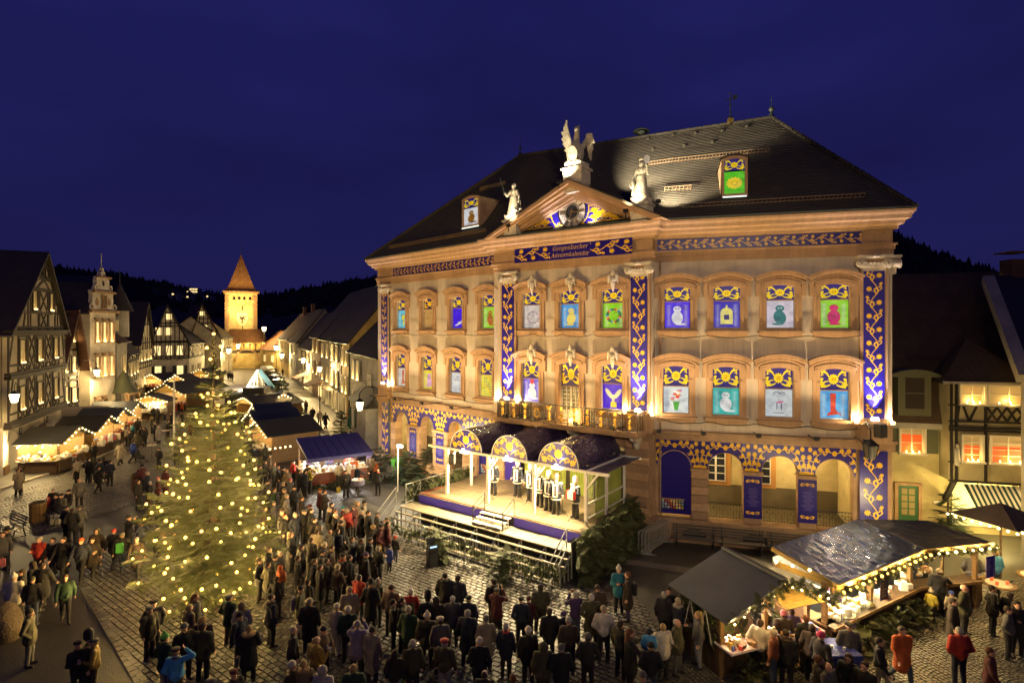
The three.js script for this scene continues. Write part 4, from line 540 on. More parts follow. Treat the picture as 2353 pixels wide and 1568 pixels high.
{
part(eagle, 'statue_plinth', [bx(1.1, 0.75, 1.0, 0, 0.1, 0), bx(1.3, 0.12, 1.15, 0, 0.5, 0), bx(1.0, 0.3, 0.9, 0, 0.7, 0), bx(1.0, 0.7, 0.9, 0, -0.4, 0)], M.pale);
part(eagle, 'figure', blob([ell([0, 1.35, 0], [0.4, 0.52, 0.36]), ell([0, 1.7, 0.1], [0.3, 0.32, 0.28]), cap([0, 1.85, 0.08], [0.08, 2.5, 0.1], 0.2, 0.13), ell([0.09, 2.62, 0.14], [0.14, 0.17, 0.17]), cap([0.09, 2.62, 0.26], [0.09, 2.54, 0.38], 0.06, 0.03), cap([0.02, 2.74, 0.08], [0, 2.9, 0.05], 0.045, 0.02), cap([0.17, 2.74, 0.08], [0.19, 2.9, 0.05], 0.045, 0.02), cap([-0.22, 1.2, 0.1], [-0.3, 0.9, 0.28], 0.2, 0.12), cap([0.22, 1.2, 0.1], [0.3, 0.9, 0.28], 0.2, 0.12), cap([-0.25, 1.55, 0.2], [-0.2, 1.25, 0.42], 0.1, 0.07), cap([0.25, 1.55, 0.2], [0.2, 1.25, 0.42], 0.1, 0.07), ell([-0.3, 0.88, 0.36], [0.12, 0.06, 0.16]), ell([0.3, 0.88, 0.36], [0.12, 0.06, 0.16])], 0.04, 0.08), M.statue);
const wing = (s, pts) => { const g = []; pts.forEach(([ax, ay, bx_, by, r]) => g.push(cap([s * ax, ay, -0.1], [s * bx_, by, -0.12], r, r * 0.6, 0.5))); return blob(g, 0.035, 0.05); };
part(eagle, 'wing', wing(-1, [[0.3, 1.6, 0.55, 2.2, 0.16], [0.55, 2.2, 0.75, 3.1, 0.17], [0.72, 2.2, 0.85, 3.0, 0.12], [0.55, 2.0, 0.98, 2.75, 0.12], [0.5, 1.85, 0.98, 2.4, 0.12], [0.5, 1.7, 0.9, 2.1, 0.11], [0.45, 1.5, 0.8, 1.75, 0.1], [0.72, 3.0, 0.7, 3.35, 0.1]]), M.statue);
part(eagle, 'wing', wing(1, [[0.3, 1.7, 0.62, 2.25, 0.16], [0.62, 2.25, 0.8, 2.3, 0.16], [0.7, 2.2, 0.86, 1.5, 0.14], [0.6, 2.1, 0.72, 1.1, 0.13], [0.8, 2.2, 0.98, 1.8, 0.1], [0.78, 1.6, 0.78, 0.95, 0.1]]), M.statue);
part(eagle, 'shield', [new THREE.CylinderGeometry(0.3, 0.3, 0.08, 20).rotateX(PI / 2).scale(1, 1.35, 1).translate(0.02, 1.22, 0.5), new THREE.TorusGeometry(0.3, 0.04, 6, 20).scale(1, 1.35, 1).translate(0.02, 1.22, 0.54)], M.statue);
}
for (const [p, cd, label, dx, to, ang] of [[sL, 30, 'small floodlight below the sword statue', 0.5, null, 0.7], [sR, 34, 'small floodlight on the gable below the mirror statue', -0.3, null, 0.7], [gp, 42, 'small floodlight below the stone griffin', -0.4, null, 0.75], [sR, 190, 'floodlight on the gable right of the mirror statue, aimed at the roof', 0.9, [1600, 400], 0.7], [gp, 380, 'floodlight right of the griffin aimed at the upper roof', 1.3, [1580, 325], 0.62]]) {  // the two aimed at the roof are unseen, placed to light its tiles
const q = p.clone().addScaledVector(SC.n, to ? 0.1 : 1.2).addScaledVector(SC.e, dx); q.y += to ? (p === gp ? 0.1 : 0.35) : -0.15;
single('floodlight', [bx(0.22, 0.16, 0.12), bx(0.04, 0.3, 0.04, 0, -0.2, -0.02)], M.iron, label, 'floodlight', q.clone().add(V(0, -0.14, 0)), faceC);
const tgt = to ? roofHit(...to)[1] : p.clone().add(V(0, 1.9, -0.3)); spotLamp(q.clone().add(V(0, 0.06, 0)), tgt, 0xffedc4, cd, ang, 0.5, 0.05);
}
const needleM = mat([0.06, 0.072, 0.018], 0.75, { trans: 0.15 }), needleDark = mat([0.028, 0.05, 0.018], 0.8, { trans: 0.12 });
function sprayGeo(L, n, w) {
const p = [], N = (ax, ay, az, bx_, by, bz, ww) => { const dx = bx_ - ax, dz = bz - az, l = Math.hypot(dx, dz) || 1, sx = -dz / l * ww, sz = dx / l * ww; p.push(ax + sx, ay, az + sz, ax - sx, ay, az - sz, bx_, by, bz); };
N(0, 0, 0, 0, -0.06 * L, L, 0.012 * L + 0.006);
for (let i = 0; i < n; i++) { const t = 0.12 + 0.85 * i / n, s = i % 2 ? 1 : -1, l = L * w * (1 - 0.65 * t) * rr(0.8, 1.15), y = -0.06 * L * t * t; N(0, y, t * L, s * l * 0.8, y - 0.1 * l + rr(-0.04, 0.04) * L, t * L + l * 0.62, 0.024 * L + 0.007);
for (let k = 1; k < 3; k++) { const q = k / 3, bx_ = s * l * 0.8 * q, bz = t * L + l * 0.62 * q; N(bx_, y - 0.05 * l, bz, bx_ + s * l * 0.28, y - 0.1 * l + rr(-0.03, 0.03) * L, bz + l * 0.05, 0.02 * L + 0.006); N(bx_, y - 0.05 * l, bz, bx_ - s * l * 0.02, y - 0.02 * l, bz + l * 0.32, 0.02 * L + 0.006); } }
const g = new THREE.BufferGeometry(); g.setAttribute('position', new THREE.Float32BufferAttribute(p, 3)); g.computeVertexNormals(); return boxUV(g);
}
const SPRAYS = [sprayGeo(0.5, 18, 0.46), sprayGeo(0.42, 16, 0.52), sprayGeo(0.34, 14, 0.6)];
function foliage(parent, name, list, material) {
for (let k = 0; k < 3; k++) { const l = list.filter((_, i) => i % 3 === k); if (!l.length) continue; const im = shade(new THREE.InstancedMesh(SPRAYS[k], material, l.length)); im.name = name; im.userData.kind = 'stuff';
l.forEach(([p, d, s, roll], i) => { const z = d.clone().normalize(); let x = V().crossVectors(V(0, 1, 0), z); if (x.lengthSq() < 1e-4) x = V(1, 0, 0); x.normalize(); const y = V().crossVectors(z, x); const m = M4().makeBasis(x, y, z).multiply(M4().makeRotationZ(roll)).scale(V(s, s, s)).setPosition(p.x, p.y, p.z); im.setMatrixAt(i, m); }); parent.add(im); }
}
const SM0 = mat([0.05, 0.034, 0.02], 0.9);
const bulbG = boxUV(new THREE.IcosahedronGeometry(1, 1)), bulbMat = glowM(0xffbf58, 4.5), bulbWhite = glowM(0xffdf9c, 4.5);
let nb = 0;
function bulb(parent, p, r = 0.035, m = bulbMat, cd = 0) { const b = new THREE.Mesh(bulbG, m); b.name = 'bulb'; b.scale.setScalar(r); b.position.copy(p); parent.add(b); if (cd) { let q = p.clone(), o = parent; while (o && o !== scene) { o.updateMatrix(); q.applyMatrix4(o.matrix); o = o.parent; } pointLamp(q, 0xffcf7a, cd, r * 0.8, 'bulb'); } return b; }
function conifer(name, label, pos, h, r, o = {}) {
const t = thing(name, label, 'tree', pos, 0, o.group), list = [], br = [];
part(t, 'trunk', cy(h * 0.016 + 0.03, 0.02, h * 0.98, 0, 0, 0, 9), mat([0.06, 0.04, 0.02], 0.9));
const tiers = o.tiers || Math.round(h * 3.2), sites = [];
for (let i = 0; i < tiers; i++) {
const f = i / tiers, y = h * (0.05 + 0.93 * f), R = r * (o.round ? 1 - Math.pow(f, 1.7) : Math.pow(1 - f, 0.82)) * rr(0.8, 1.12) * (f < 0.06 ? 0.85 : 1) + 0.06, n = Math.max(4, Math.round((o.dens || 15) * Math.pow(1 - f, 0.6) + 4)), a0 = rnd() * 7;
for (let b = 0; b < n; b++) {
const a = a0 + b / n * 2 * PI + rr(-0.15, 0.15), L = R * rr(0.66, 1.16), up = 0.28 + 0.4 * f - 0.42 * (1 - f), tip = V(cos(a) * L, y + L * up * 0.45 + rr(-0.08, 0.08), sin(a) * L), root = V(0, y, 0), mid = root.clone().lerp(tip, 0.5).add(V(0, -0.05 * L, 0));
br.push(rod(root, mid, 0.018 + 0.012 * L, 3, 0.012), rod(mid, tip, 0.012, 3, 0.005)); const dir = tip.clone().sub(root).normalize(), m = Math.max(2, Math.round(L / (o.step || 0.1)));
for (let k = 0; k < m; k++) { const q = (k + 0.6) / m; if (q * L < 0.12) continue; const p = q < 0.5 ? root.clone().lerp(mid, q * 2) : mid.clone().lerp(tip, q * 2 - 1), yaw = rr(-0.75, 0.75), d = dir.clone().applyAxisAngle(V(0, 1, 0), yaw).add(V(0, rr(-0.25, 0.2), 0)); list.push([p, d, rr(0.7, 1.15) * (o.spray || 1), rr(-0.3, 0.3)]); }
list.push([tip.clone().addScaledVector(dir, -0.2), dir.clone().add(V(0, 0.15, 0)), 0.9 * (o.spray || 1), 0]); sites.push(tip.clone().addScaledVector(dir, -0.05));
}
}
for (let k = 0; k < 6; k++) list.push([V(0, h * (0.93 + k * 0.01), 0), V(rr(-1, 1), 1.2, rr(-1, 1)), 0.6, 0]);
part(t, 'branches', br, mat([0.05, 0.034, 0.02], 0.9), { kind: 'stuff' }); foliage(t, 'crown', list, o.mat || needleM); return [t, sites];
}
{
const base = G(490, 1362); base.y = 0; const [tree, sites] = conifer('christmas_tree', 'tall Christmas fir in the middle of the square covered in warm light bulbs', base, 9.1, 2.3, { tiers: 21, dens: 17, spray: 1.15, round: 1 });
part(tree, 'leader', rod(V(0, 8.6, 0), V(0, 10.35, 0), 0.035, 7, 0.015), SM0); foliage(tree, 'leader_twigs', Array.from({ length: 40 }, (_, i) => [V(0, 8.8 + i * 0.035, 0), V(cos(i * 2.4), 0.7, sin(i * 2.4)), rr(0.4, 0.7) * (1.2 - i * 0.015), 0]), needleM);
const s = sites.filter((p) => p.y < 8.9).sort((a, b) => hash(a.x * 999, a.y * 999) - hash(b.x * 999, b.y * 999)), picked = [];
for (const p of s) { if (picked.length >= 215) break; if (picked.every((q) => q.distanceTo(p) > 0.3 + 0.35 * hash(p.x * 77, p.y * 31))) picked.push(p); }
picked.forEach((p) => bulb(tree, p.clone().add(V(0, 0.07, 0)), 0.052 * rr(0.8, 1.15), bulbMat, 5)); [[0, 10.3, 0], [-0.22, 9.75, 0.1], [0.28, 9.8, 0], [-0.05, 9.3, 0.15]].forEach((p) => bulb(tree, V(...p), 0.06, bulbMat, 3));
}
function garland(parent, pts, dens = 14, spread = 0.12, o = {}) {
const c = new THREE.CatmullRomCurve3(pts), L = c.getLength(), n = Math.round(L * dens), list = [];
for (let i = 0; i < n; i++) { const t = (i + rnd()) / n, p = c.getPointAt(Math.min(1, t)); p.add(V(rr(-1, 1) * spread, rr(-1, 1) * spread, rr(-1, 1) * spread)); list.push([p, V(rr(-1, 1), o.down ? rr(-1.6, -0.2) : rr(-0.9, 0.7), rr(-1, 1)), rr(0.5, 0.95) * (o.s || 0.8), rr(-1, 1)]); }
foliage(parent, 'fir_garland', list, o.mat || needleM); return c;
}
function twigWall(parent, quadPts, n, o = {}) { const [a, b, c, d] = quadPts, list = []; const nn = V().crossVectors(b.clone().sub(a), d.clone().sub(a)).normalize(); for (let i = 0; i < n; i++) { const s = rnd(), t = rnd(), p = a.clone().lerp(b, s).lerp(d.clone().lerp(c, s), t).addScaledVector(nn, rr(-0.05, o.thick || 0.2)); list.push([p, V(rr(-0.8, 0.8), rr(-1.6, 0.3), rr(-0.8, 0.8)).addScaledVector(nn, 0.6), rr(0.8, 1.4) * (o.s || 1), rr(-1, 1)]); } foliage(parent, o.name || 'fir_twigs', list, o.mat || needleM); }
const STAGE_CD = 80;
const s0 = PX(1603.3, 1886, 1.6), s1 = PX(2222, 2037, 1.6), ST = { a: s0.clone().setY(0), m: frameOf(s0.clone().setY(0), s1) }; ST.L = dist(s0, s1);
const stTurn = Math.atan2(ST.m.elements[8], ST.m.elements[10]), stage = thing('stage', 'open-air stage with blue front, stepped wooden tiers and dark barrel vaults on white posts', 'stage', ST.a, stTurn);
const stW = (x, y, z) => V(x, y, z).applyMatrix4(ST.m);
const SM = { deck: mat([0.36, 0.27, 0.16], 0.6, { map: 'wood', size: 1.1 }), plank: mat([0.42, 0.36, 0.25], 0.6, { map: 'wood', size: 0.9 }), blue: mat([0.045, 0.025, 0.5], 0.4), red: mat([0.16, 0.05, 0.02], 0.6), alu: mat([0.55, 0.55, 0.53], 0.35, { metal: 0.7 }), post: mat([0.72, 0.7, 0.64], 0.5), foil: mat([0.05, 0.036, 0.1], 0.24, { bump: 'folds', bs: 0.09, bsize: 1.3 }), curtain: mat([0.3, 0.34, 0.06], 0.8, { map: 'mottle' }), dark: mat([0.03, 0.028, 0.025], 0.8) };
{
const L = ST.L, D = 5.4, n = 8, pw = L / n;
for (let j = 0; j < 5; j++) for (let i = 0; i < n; i++) part(stage, 'deck_panel', bx(pw - 0.02, 0.06, D / 5 - 0.02, (i + 0.5) * pw, 1.57, -(j + 0.5) * D / 5), SM.deck);
part(stage, 'deck_frame', [bx(L - 0.1, 1.5, 0.06, L / 2, 0.78, -0.1), bx(0.08, 1.5, D - 0.2, 0.06, 0.78, -D / 2), bx(0.08, 1.5, D - 0.2, L - 0.06, 0.78, -D / 2), bx(L - 0.2, 0.05, D - 0.2, L / 2, 1.49, -D / 2)], SM.dark);
const sx0 = 4.45, sx1 = 6.35;
for (const [a, b] of [[0, sx0], [sx1, L]]) { const k = 2; for (let i = 0; i < k; i++) part(stage, 'blue_panel', bx((b - a) / k - 0.01, 0.42, 0.04, a + (i + 0.5) * (b - a) / k, 1.37, 0.02), SM.blue); part(stage, 'edge_trim', [bx(b - a, 0.05, 0.22, (a + b) / 2, 1.63, -0.08)], SM.red); part(stage, 'edge_lip', bx(b - a, 0.03, 0.06, (a + b) / 2, 1.6, 0.05), SM.plank); }
part(stage, 'edge_trim', bx(0.22, 0.05, 1.5, 0.11, 1.63, -0.95), SM.red);
const low0 = -0.35, low1 = L + 0.1, w = low1 - low0;
for (let i = 0; i < 5; i++) for (const z of [0.32, 0.86]) part(stage, 'platform_panel', bx(w / 5 - 0.015, 0.05, 0.53, low0 + (i + 0.5) * w / 5, 1.125, z), SM.plank);
for (let k = 0; k < 4; k++) { const y = 0.9 - k * 0.23, z = 1.3 + k * 0.27, e = low0 - 0.35 * (k + 1) * 0.4; for (let i = 0; i < 4; i++) { const W4 = (low1 - e) / 4; part(stage, 'tier_plank', bx(W4 - 0.02, 0.05, 0.19, e + (i + 0.5) * W4, y, z), SM.plank); } }
for (let i = 0; i <= 8; i++) { const x = low0 + i * w / 8; part(stage, 'tier_support', [bx(0.05, 1.1, 0.05, x, 0.55, 1.0), bx(0.05, 0.86, 0.05, x, 0.43, 1.28), bx(0.05, 0.63, 0.05, x, 0.31, 1.58), bx(0.05, 0.4, 0.05, x, 0.2, 1.88), bar(V(x, 1.0, 1.12), V(x, 0.08, 2.25), 0.05)], SM.alu); }
const stp = part(stage, 'metal_steps', [...[0, 1, 2].flatMap((k) => [bx(1.75, 0.045, 0.26, 5.4, 1.27 + k * 0.14, 0.86 - k * 0.3), ...[-0.85, 0, 0.85].map((q) => bx(0.04, 0.13 + k * 0.14, 0.04, 5.4 + q, 1.2 + k * 0.07, 0.97 - k * 0.3))])], SM.alu);
const rail = (pts) => part(stage, 'handrail', pts.map(([a, b]) => rod(V(...a), V(...b), 0.022)), M.blackP);
for (const x of [4.5, 6.3]) rail([[[x, 1.15, 0.85], [x, 2.0, 0.85]], [[x, 1.6, -0.05], [x, 2.45, -0.05]], [[x, 2.0, 0.85], [x, 2.45, -0.05]], [[x, 1.75, 0.85], [x, 2.1, -0.05]]]);
const rail2 = (x, m) => part(stage, 'handrail', [rod(V(x, 1.15, 1.0), V(x, 2.05, 1.0), 0.025), rod(V(x - 0.03, 0, 2.35), V(x - 0.03, 0.95, 2.35), 0.025), rod(V(x, 2.05, 1.0), V(x - 0.03, 0.95, 2.35), 0.025), rod(V(x, 1.6, 1.0), V(x - 0.03, 0.5, 2.35), 0.02), bar(V(x, 1.1, 1.05), V(x, 0.05, 2.4), 0.14, 0.05)], SM.alu); rail2(L - 0.15); rail2(-0.75);
const fx = [1.2, 4.03, 6.86, 9.7], zf = -0.9, zb = -4.9, yb = 4.05;
for (const x of fx) part(stage, 'post', [bx(0.14, yb - 1.6, 0.14, x, (yb + 1.6) / 2, zf), bar(V(x + 0.05, yb - 0.75, zf), V(x + 0.6, yb - 0.05, zf), 0.08)], SM.post);
for (const [x, z] of [[1.2, -2.9], [9.7, -2.9], [1.2, zb], [4.03, zb], [6.86, zb], [9.7, zb]]) part(stage, 'post', bx(0.12, yb - 1.6, 0.12, x, (yb + 1.6) / 2, z), SM.post);
part(stage, 'beam', bx(L + 1.1, 0.12, 0.12, L / 2 + 0.35, yb, zf), SM.post); part(stage, 'beam', bx(L + 0.6, 0.1, 0.1, L / 2 + 0.35, yb, zb), SM.post); for (const x of fx) part(stage, 'beam', bx(0.1, 0.1, zf - zb, x, yb, (zf + zb) / 2), SM.post);
for (const [a, b] of [[9.7, 2.55], [9.7, 1.9]]) part(stage, 'side_rail', bx(0.05, 0.06, 4, a, b, -2.9), SM.post);
const vault = (cx, r, z0, z1, y0) => { const g = [], N = 18, K = 7, f = (i, k) => { const t = PI * i / N, j = r + (i && i < N ? (hash(i, k, cx * 10) - 0.5) * 0.13 : 0); return V(cx + cos(t) * j, y0 + sin(t) * j, z0 + (z1 - z0) * k / K + (hash(k, i, 9) - 0.5) * 0.1 * (k && k < K ? 1 : 0)); }; for (let i = 0; i < N; i++) for (let k = 0; k < K; k++) g.push(quad(f(i, k), f(i + 1, k), f(i + 1, k + 1), f(i, k + 1))); return g; };
const arcM = texMat(arcT, 0.35);
[2.55, 5.4, 8.25].forEach((cx, i) => {
const r = 1.08, v = part(stage, 'vault', vault(cx, r, zf + 0.02, zb - 0.4, yb + 0.06), SM.foil); const disc = new THREE.CircleGeometry(r - 0.02, 28, 0, PI).translate(cx, yb + 0.07, zf + 0.03); fitUV(disc, cx - r, yb + 0.07, 2 * r, r * 1.02);
part(stage, 'floral_arch', disc, arcM, { keep: true }); part(stage, 'arch_rim', new THREE.TorusGeometry(r, 0.03, 6, 30, PI).translate(cx, yb + 0.07, zf + 0.05), SM.post);
part(stage, 'spotlight', bx(0.12, 0.1, 0.1, cx + 0.05, yb + 0.16, zf + 0.3), glowM(0xeef0ff, 5)); const p = stW(cx + 0.05, yb + 0.3, zf + 0.4); spotLamp(p, stW(cx, yb + 0.8, zf), 0xe8ecff, 1.3, 1.1, 0.8, 0.05);
});
const sheet = (x0, x1) => { const g = [], N = 6, K = 6, f = (i, k) => V(x0 + (x1 - x0) * i / N, yb + 0.07 - Math.sin(PI * i / N) * 0.1 + (hash(i, k, 3) - 0.5) * 0.04, zf - (zf - zb + 0.3) * k / K); for (let i = 0; i < N; i++) for (let k = 0; k < K; k++) g.push(quad(f(i, k), f(i + 1, k), f(i + 1, k + 1), f(i, k + 1))); return g; };
for (const [a, b] of [[1.0, 1.47], [3.63, 4.32], [6.48, 7.17], [9.33, 10.7]]) part(stage, 'roof_sheet', sheet(a, b), SM.foil);
const curtain = (x0, z0, x1, z1, y0, y1) => { const g = [], N = 26, f = (i) => { const t = i / N, w2 = 0.07 * sin(i * 2.1); return [x0 + (x1 - x0) * t + (z1 !== z0 ? w2 : 0), z0 + (z1 - z0) * t + (x1 !== x0 ? w2 : 0)]; }; for (let i = 0; i < N; i++) { const a = f(i), b = f(i + 1); g.push(quad(V(a[0], y0, a[1]), V(b[0], y0, b[1]), V(b[0], y1, b[1]), V(a[0], y1, a[1]))); } return g; };
part(stage, 'backdrop_curtain', curtain(3.6, zb + 0.15, 6.3, zb + 0.15, 1.62, 4), SM.curtain); part(stage, 'backdrop_curtain', curtain(6.6, zb + 0.15, 8.0, zb + 0.15, 1.62, 4), SM.curtain); part(stage, 'backdrop_curtain', curtain(9.62, -1.9, 9.62, zb + 0.2, 1.62, 3.95), SM.curtain); part(stage, 'dark_curtain', curtain(8.1, zb + 0.1, 9.6, zb + 0.1, 1.62, 4), SM.dark);
part(stage, 'window_sheet', bx(0.01, 2.2, 1.0, 9.68, 2.9, -1.4), mat([0.9, 0.9, 0.85], 0.05, { trans: 0.95 }));
for (const x of [2.55, 5.4, 8.25]) { part(stage, 'stage_lamp', [bx(0.5, 0.1, 0.12, x, yb - 0.02, zf + 0.16)], glowM(0xffe9c0, 6)); pointLamp(stW(x, yb - 0.32, zf - 0.25), 0xffe2a8, STAGE_CD * 0.7, 0.12); spotLamp(stW(x, yb - 0.12, zf + 0.42), stW(x, 0.3, 2.2), 0xffe2a8, STAGE_CD * 1.3, 1.05, 0.6, 0.08); }
part(stage, 'loudspeaker', [rbx(0.32, 0.55, 0.32, 1.65, 3.55, zf + 0.1, 0.03, 0.4)], M.blackP); part(stage, 'loudspeaker', rbx(0.4, 0.5, 0.3, 8.9, 3.4, -4.3, 0.03), M.blackP);
let mi = 0; const mw = ['leftmost of the six', 'second from the left', 'third from the left', 'third from the right', 'second from the right', 'rightmost of the six'];
for (const [x, z] of [[3.6, -1.5], [4.9, -2.3], [5.9, -1.9], [7.1, -1.9], [8.1, -1.5], [8.9, -1.2]]) { const t = thing('microphone_stand', `thin black microphone stand on the stage, ${mw[mi++]}`, 'mic stand', stW(x, 1.6, z), stTurn, 'microphone stands on the stage'); part(t, 'pole', rod(V(0, 0.3, 0), V(0, 1.45, 0), 0.014, 5), M.iron); part(t, 'tripod', [0, 2.1, 4.2].map((a) => rod(V(0, 0.32, 0), V(cos(a) * 0.32, 0.02, sin(a) * 0.32), 0.012, 4)), M.iron); part(t, 'microphone', rod(V(0, 1.45, 0), V(0.02, 1.5, -0.14), 0.025, 6), M.blackP); }
}
{
const h = thing('fir_hedge', 'thick fir branches covering the right side of the stage', 'hedge', V(0, 0, 0)), L = ST.L, A = stW(L + 0.2, 1.75, 1.0), B = stW(L + 0.2, 2.1, -4.2);
part(h, 'backing_board', slab(stW(L + 0.12, 0, 1.0), stW(L + 0.12, 0, -4.4), stW(L + 0.12, 1.9, -4.4), stW(L + 0.12, 1.5, 1.0), 0.05), SM.dark);
twigWall(h, [stW(L + 0.7, 0.05, 1.5), stW(L + 0.8, 0.05, -4.4), stW(L + 0.25, 2.1, -4.4), stW(L + 0.2, 1.7, 1.0)], 1700, { thick: 0.25, s: 1 });
const e = thing('fir_hedge', 'railing hung with fir twigs along the left side of the stage', 'hedge', V(0, 0, 0)); twigWall(e, [stW(-0.3, 1.2, 0.6), stW(-0.1, 1.5, -4.6), stW(-0.1, 2.3, -4.6), stW(-0.3, 2.1, 0.6)].reverse(), 520, { thick: 0.08, s: 0.8 });
const rl = []; for (let k = 0; k <= 10; k++) { const z = 0.7 - k * 0.53; rl.push(rod(stW(-0.32, 0, z), stW(-0.32, 2.2, z), 0.02)); if (k) rl.push(rod(stW(-0.32, k % 2 ? 1.25 : 2.15, z), stW(-0.32, k % 2 ? 2.15 : 1.25, z + 0.53), 0.015)); } rl.push(rod(stW(-0.32, 2.2, 0.7), stW(-0.32, 2.2, -4.6), 0.025), rod(stW(-0.32, 1.25, 0.7), stW(-0.32, 1.25, -4.6), 0.02)); part(e, 'railing', rl, SM.alu);
}
function barrier(p, turn, label, L = 2.4, group, o = {}) {
const t = thing('crowd_barrier', label, 'barrier', p, turn, group), c = [V(-L / 2, 0.06, 0), V(-L / 2, 0.95, 0), V(-L / 2 + 0.1, 1.08, 0), V(L / 2 - 0.1, 1.08, 0), V(L / 2, 0.95, 0), V(L / 2, 0.06, 0)], g = [];
for (let i = 0; i < 5; i++) g.push(rod(c[i], c[i + 1], 0.021)); g.push(rod(V(-L / 2, 0.2, 0), V(L / 2, 0.2, 0), 0.018)); part(t, 'frame', g, SM.alu);
for (let i = 1; i < 17; i++) part(t, 'bar', rod(V(-L / 2 + i * L / 17, 0.2, 0), V(-L / 2 + i * L / 17, 1.07, 0), 0.009, 5), SM.alu);
for (const s of [-1, 1]) part(t, 'foot', [rod(V(s * L * 0.42, 0.03, -0.28), V(s * L * 0.42, 0.03, 0.28), 0.02), rod(V(s * L * 0.42, 0.03, 0), V(s * L * 0.42, 0.2, 0), 0.02)], SM.alu); return t;
}
{
const a = PX(1490, 2052), b = PX(2142, 2266), n = 4, tn = Math.atan2(-(b.z - a.z), b.x - a.x); for (let i = 0; i < n; i++) { const p = lerpV(a, b, (i + 0.5) / n), bt = barrier(p, tn, ['steel barrier at the left end of the stage tiers', 'steel barrier second from the left before the stage tiers', 'steel barrier behind the small black loudspeaker box', 'steel barrier before the right end of the tiers hung with fir'][i], dist(a, b) / n - 0.05, 'barriers along the stage tiers'); const L = dist(a, b) / n; garland(bt, [V(-L / 2, 0.9, 0.05), V(0, i === 3 ? 0.7 : 0.6, 0.08), V(L / 2, 0.9, 0.05)], i === 3 ? 60 : 26, i === 3 ? 0.3 : 0.16, { down: true, s: 0.9 }); }
const q = PX(2475, 2110); for (let i = 0; i < 5; i++) { const p = PX(2440 + i * 13, 2132 - i * 2); }
const b0 = PX(1900 + 1270 * 0.425, 1950 + 405 * 0.425), b1 = PX(1900 + 1480 * 0.425, 1950 + 270 * 0.425), t2 = Math.atan2(-(b1.z - b0.z), b1.x - b0.x); for (let i = 0; i < 4; i++) barrier(lerpV(b0, b1, 0.5).add(V(0.16 * i, 0, 0.02 * i)), t2, ['steel barrier nearest the fir hedge in the folded stack', 'second steel barrier of the stack beside the fir hedge', 'third steel barrier of the stack beside the fir hedge', 'outermost steel barrier of the stack, towards the benches'][i], Math.max(2.2, dist(b0, b1)), 'barriers stacked beside the hedge');
const p = PX(950 + 1650 * 0.425, 1950 + 505 * 0.425), sb = thing('loudspeaker_box', 'black loudspeaker box with an open case on top in front of the barriers', 'loudspeaker', p, 0.5);
part(sb, 'cabinet', rbx(0.42, 0.85, 0.42, 0, 0.43, 0, 0.03), M.blackP); part(sb, 'open_case', [rbx(0.4, 0.1, 0.3, 0, 0.91, 0.02, 0.02)], M.lead); part(sb, 'case_lid', bx(0.4, 0.3, 0.05, 0, 1.08, -0.15, 0, 0, -0.25), M.lead); part(sb, 'display', bx(0.3, 0.06, 0.01, 0, 0.92, 0.175), glowM(0x9fc8ff, 1.2));
for (const [x, y, l] of [[1725, 240, 'bundle of fir branches tied to the barrier beside the loudspeaker box'], [2290, 420, 'bundle of fir branches at the foot of the right barrier']]) { const f = thing('fir_bundle', l, 'fir branches', PX(950 + x * 0.425, 1950 + (y + 230) * 0.425)); const list = []; for (let i = 0; i < 90; i++) list.push([V(rr(-0.25, 0.25), rr(0.2, 1.35), rr(-0.2, 0.2)), V(rr(-1, 1), rr(-1.2, 0.6), rr(-1, 1)), rr(0.8, 1.3), 0]); foliage(f, 'fir_twigs', list, needleM); part(f, 'stick', rod(V(0, 0, 0), V(0, 1.2, 0), 0.02), SM.red); }
}
{ const p = PX(1520, 1880), t = thing('floodlight_pole', 'thin white pole with a bright work light left of the stage', 'lamp pole', p, stTurn); const top = YV(1702 / 1.664, -p.z); part(t, 'pole', rod(V(0, 0, 0), V(0, top + 0.1, 0), 0.035), SM.post); part(t, 'lamp_head', [bx(0.34, 0.16, 0.14, 0.22, top, 0.05)], glowM(0xfff4d8, 6)); pointLamp(p.clone().add(V(0.3, top - 0.05, 0.35)), 0xffe8b8, 60, 0.1); }
const HM = {
cream: mat([0.5, 0.44, 0.31], 0.9, { map: 'mottle', bump: 'grain', bs: 0.006 }), grey: mat([0.4, 0.37, 0.3], 0.9, { map: 'mottle', bump: 'grain', bs: 0.006 }), peach: mat([0.46, 0.27, 0.13], 0.9, { map: 'mottle' }), yellow: mat([0.55, 0.4, 0.14], 0.9, { map: 'mottle' }), white: mat([0.66, 0.6, 0.48], 0.9, { map: 'mottle', bump: 'grain', bs: 0.006 }),
beam: mat([0.05, 0.033, 0.02], 0.8, { map: 'wood', bump: 'grain', bs: 0.01 }), beamB: mat([0.022, 0.016, 0.012], 0.8, { map: 'wood' }), roof: mat([0.035, 0.028, 0.022], 0.7, { map: 'mottle', size: 1.7, bump: 'grain', bs: 0.03 }), roofR: mat([0.09, 0.035, 0.018], 0.75, { map: 'mottle', size: 1.7, bump: 'grain', bs: 0.03 }), shutter: mat([0.03, 0.03, 0.022], 0.7), shutterG: mat([0.1, 0.11, 0.05], 0.7), frame: mat([0.5, 0.46, 0.34], 0.6), stoneW: mat([0.4, 0.25, 0.13], 0.85, { map: 'mottle', size: 1.1 }), plinth: mat([0.2, 0.11, 0.05], 0.85, { map: 'mottle' }), awn: mat([0.36, 0.3, 0.22], 0.85, { map: 'mottle' }), awnRed: mat([0.36, 0.06, 0.03], 0.8), awnBrown: mat([0.2, 0.09, 0.05], 0.8),
};
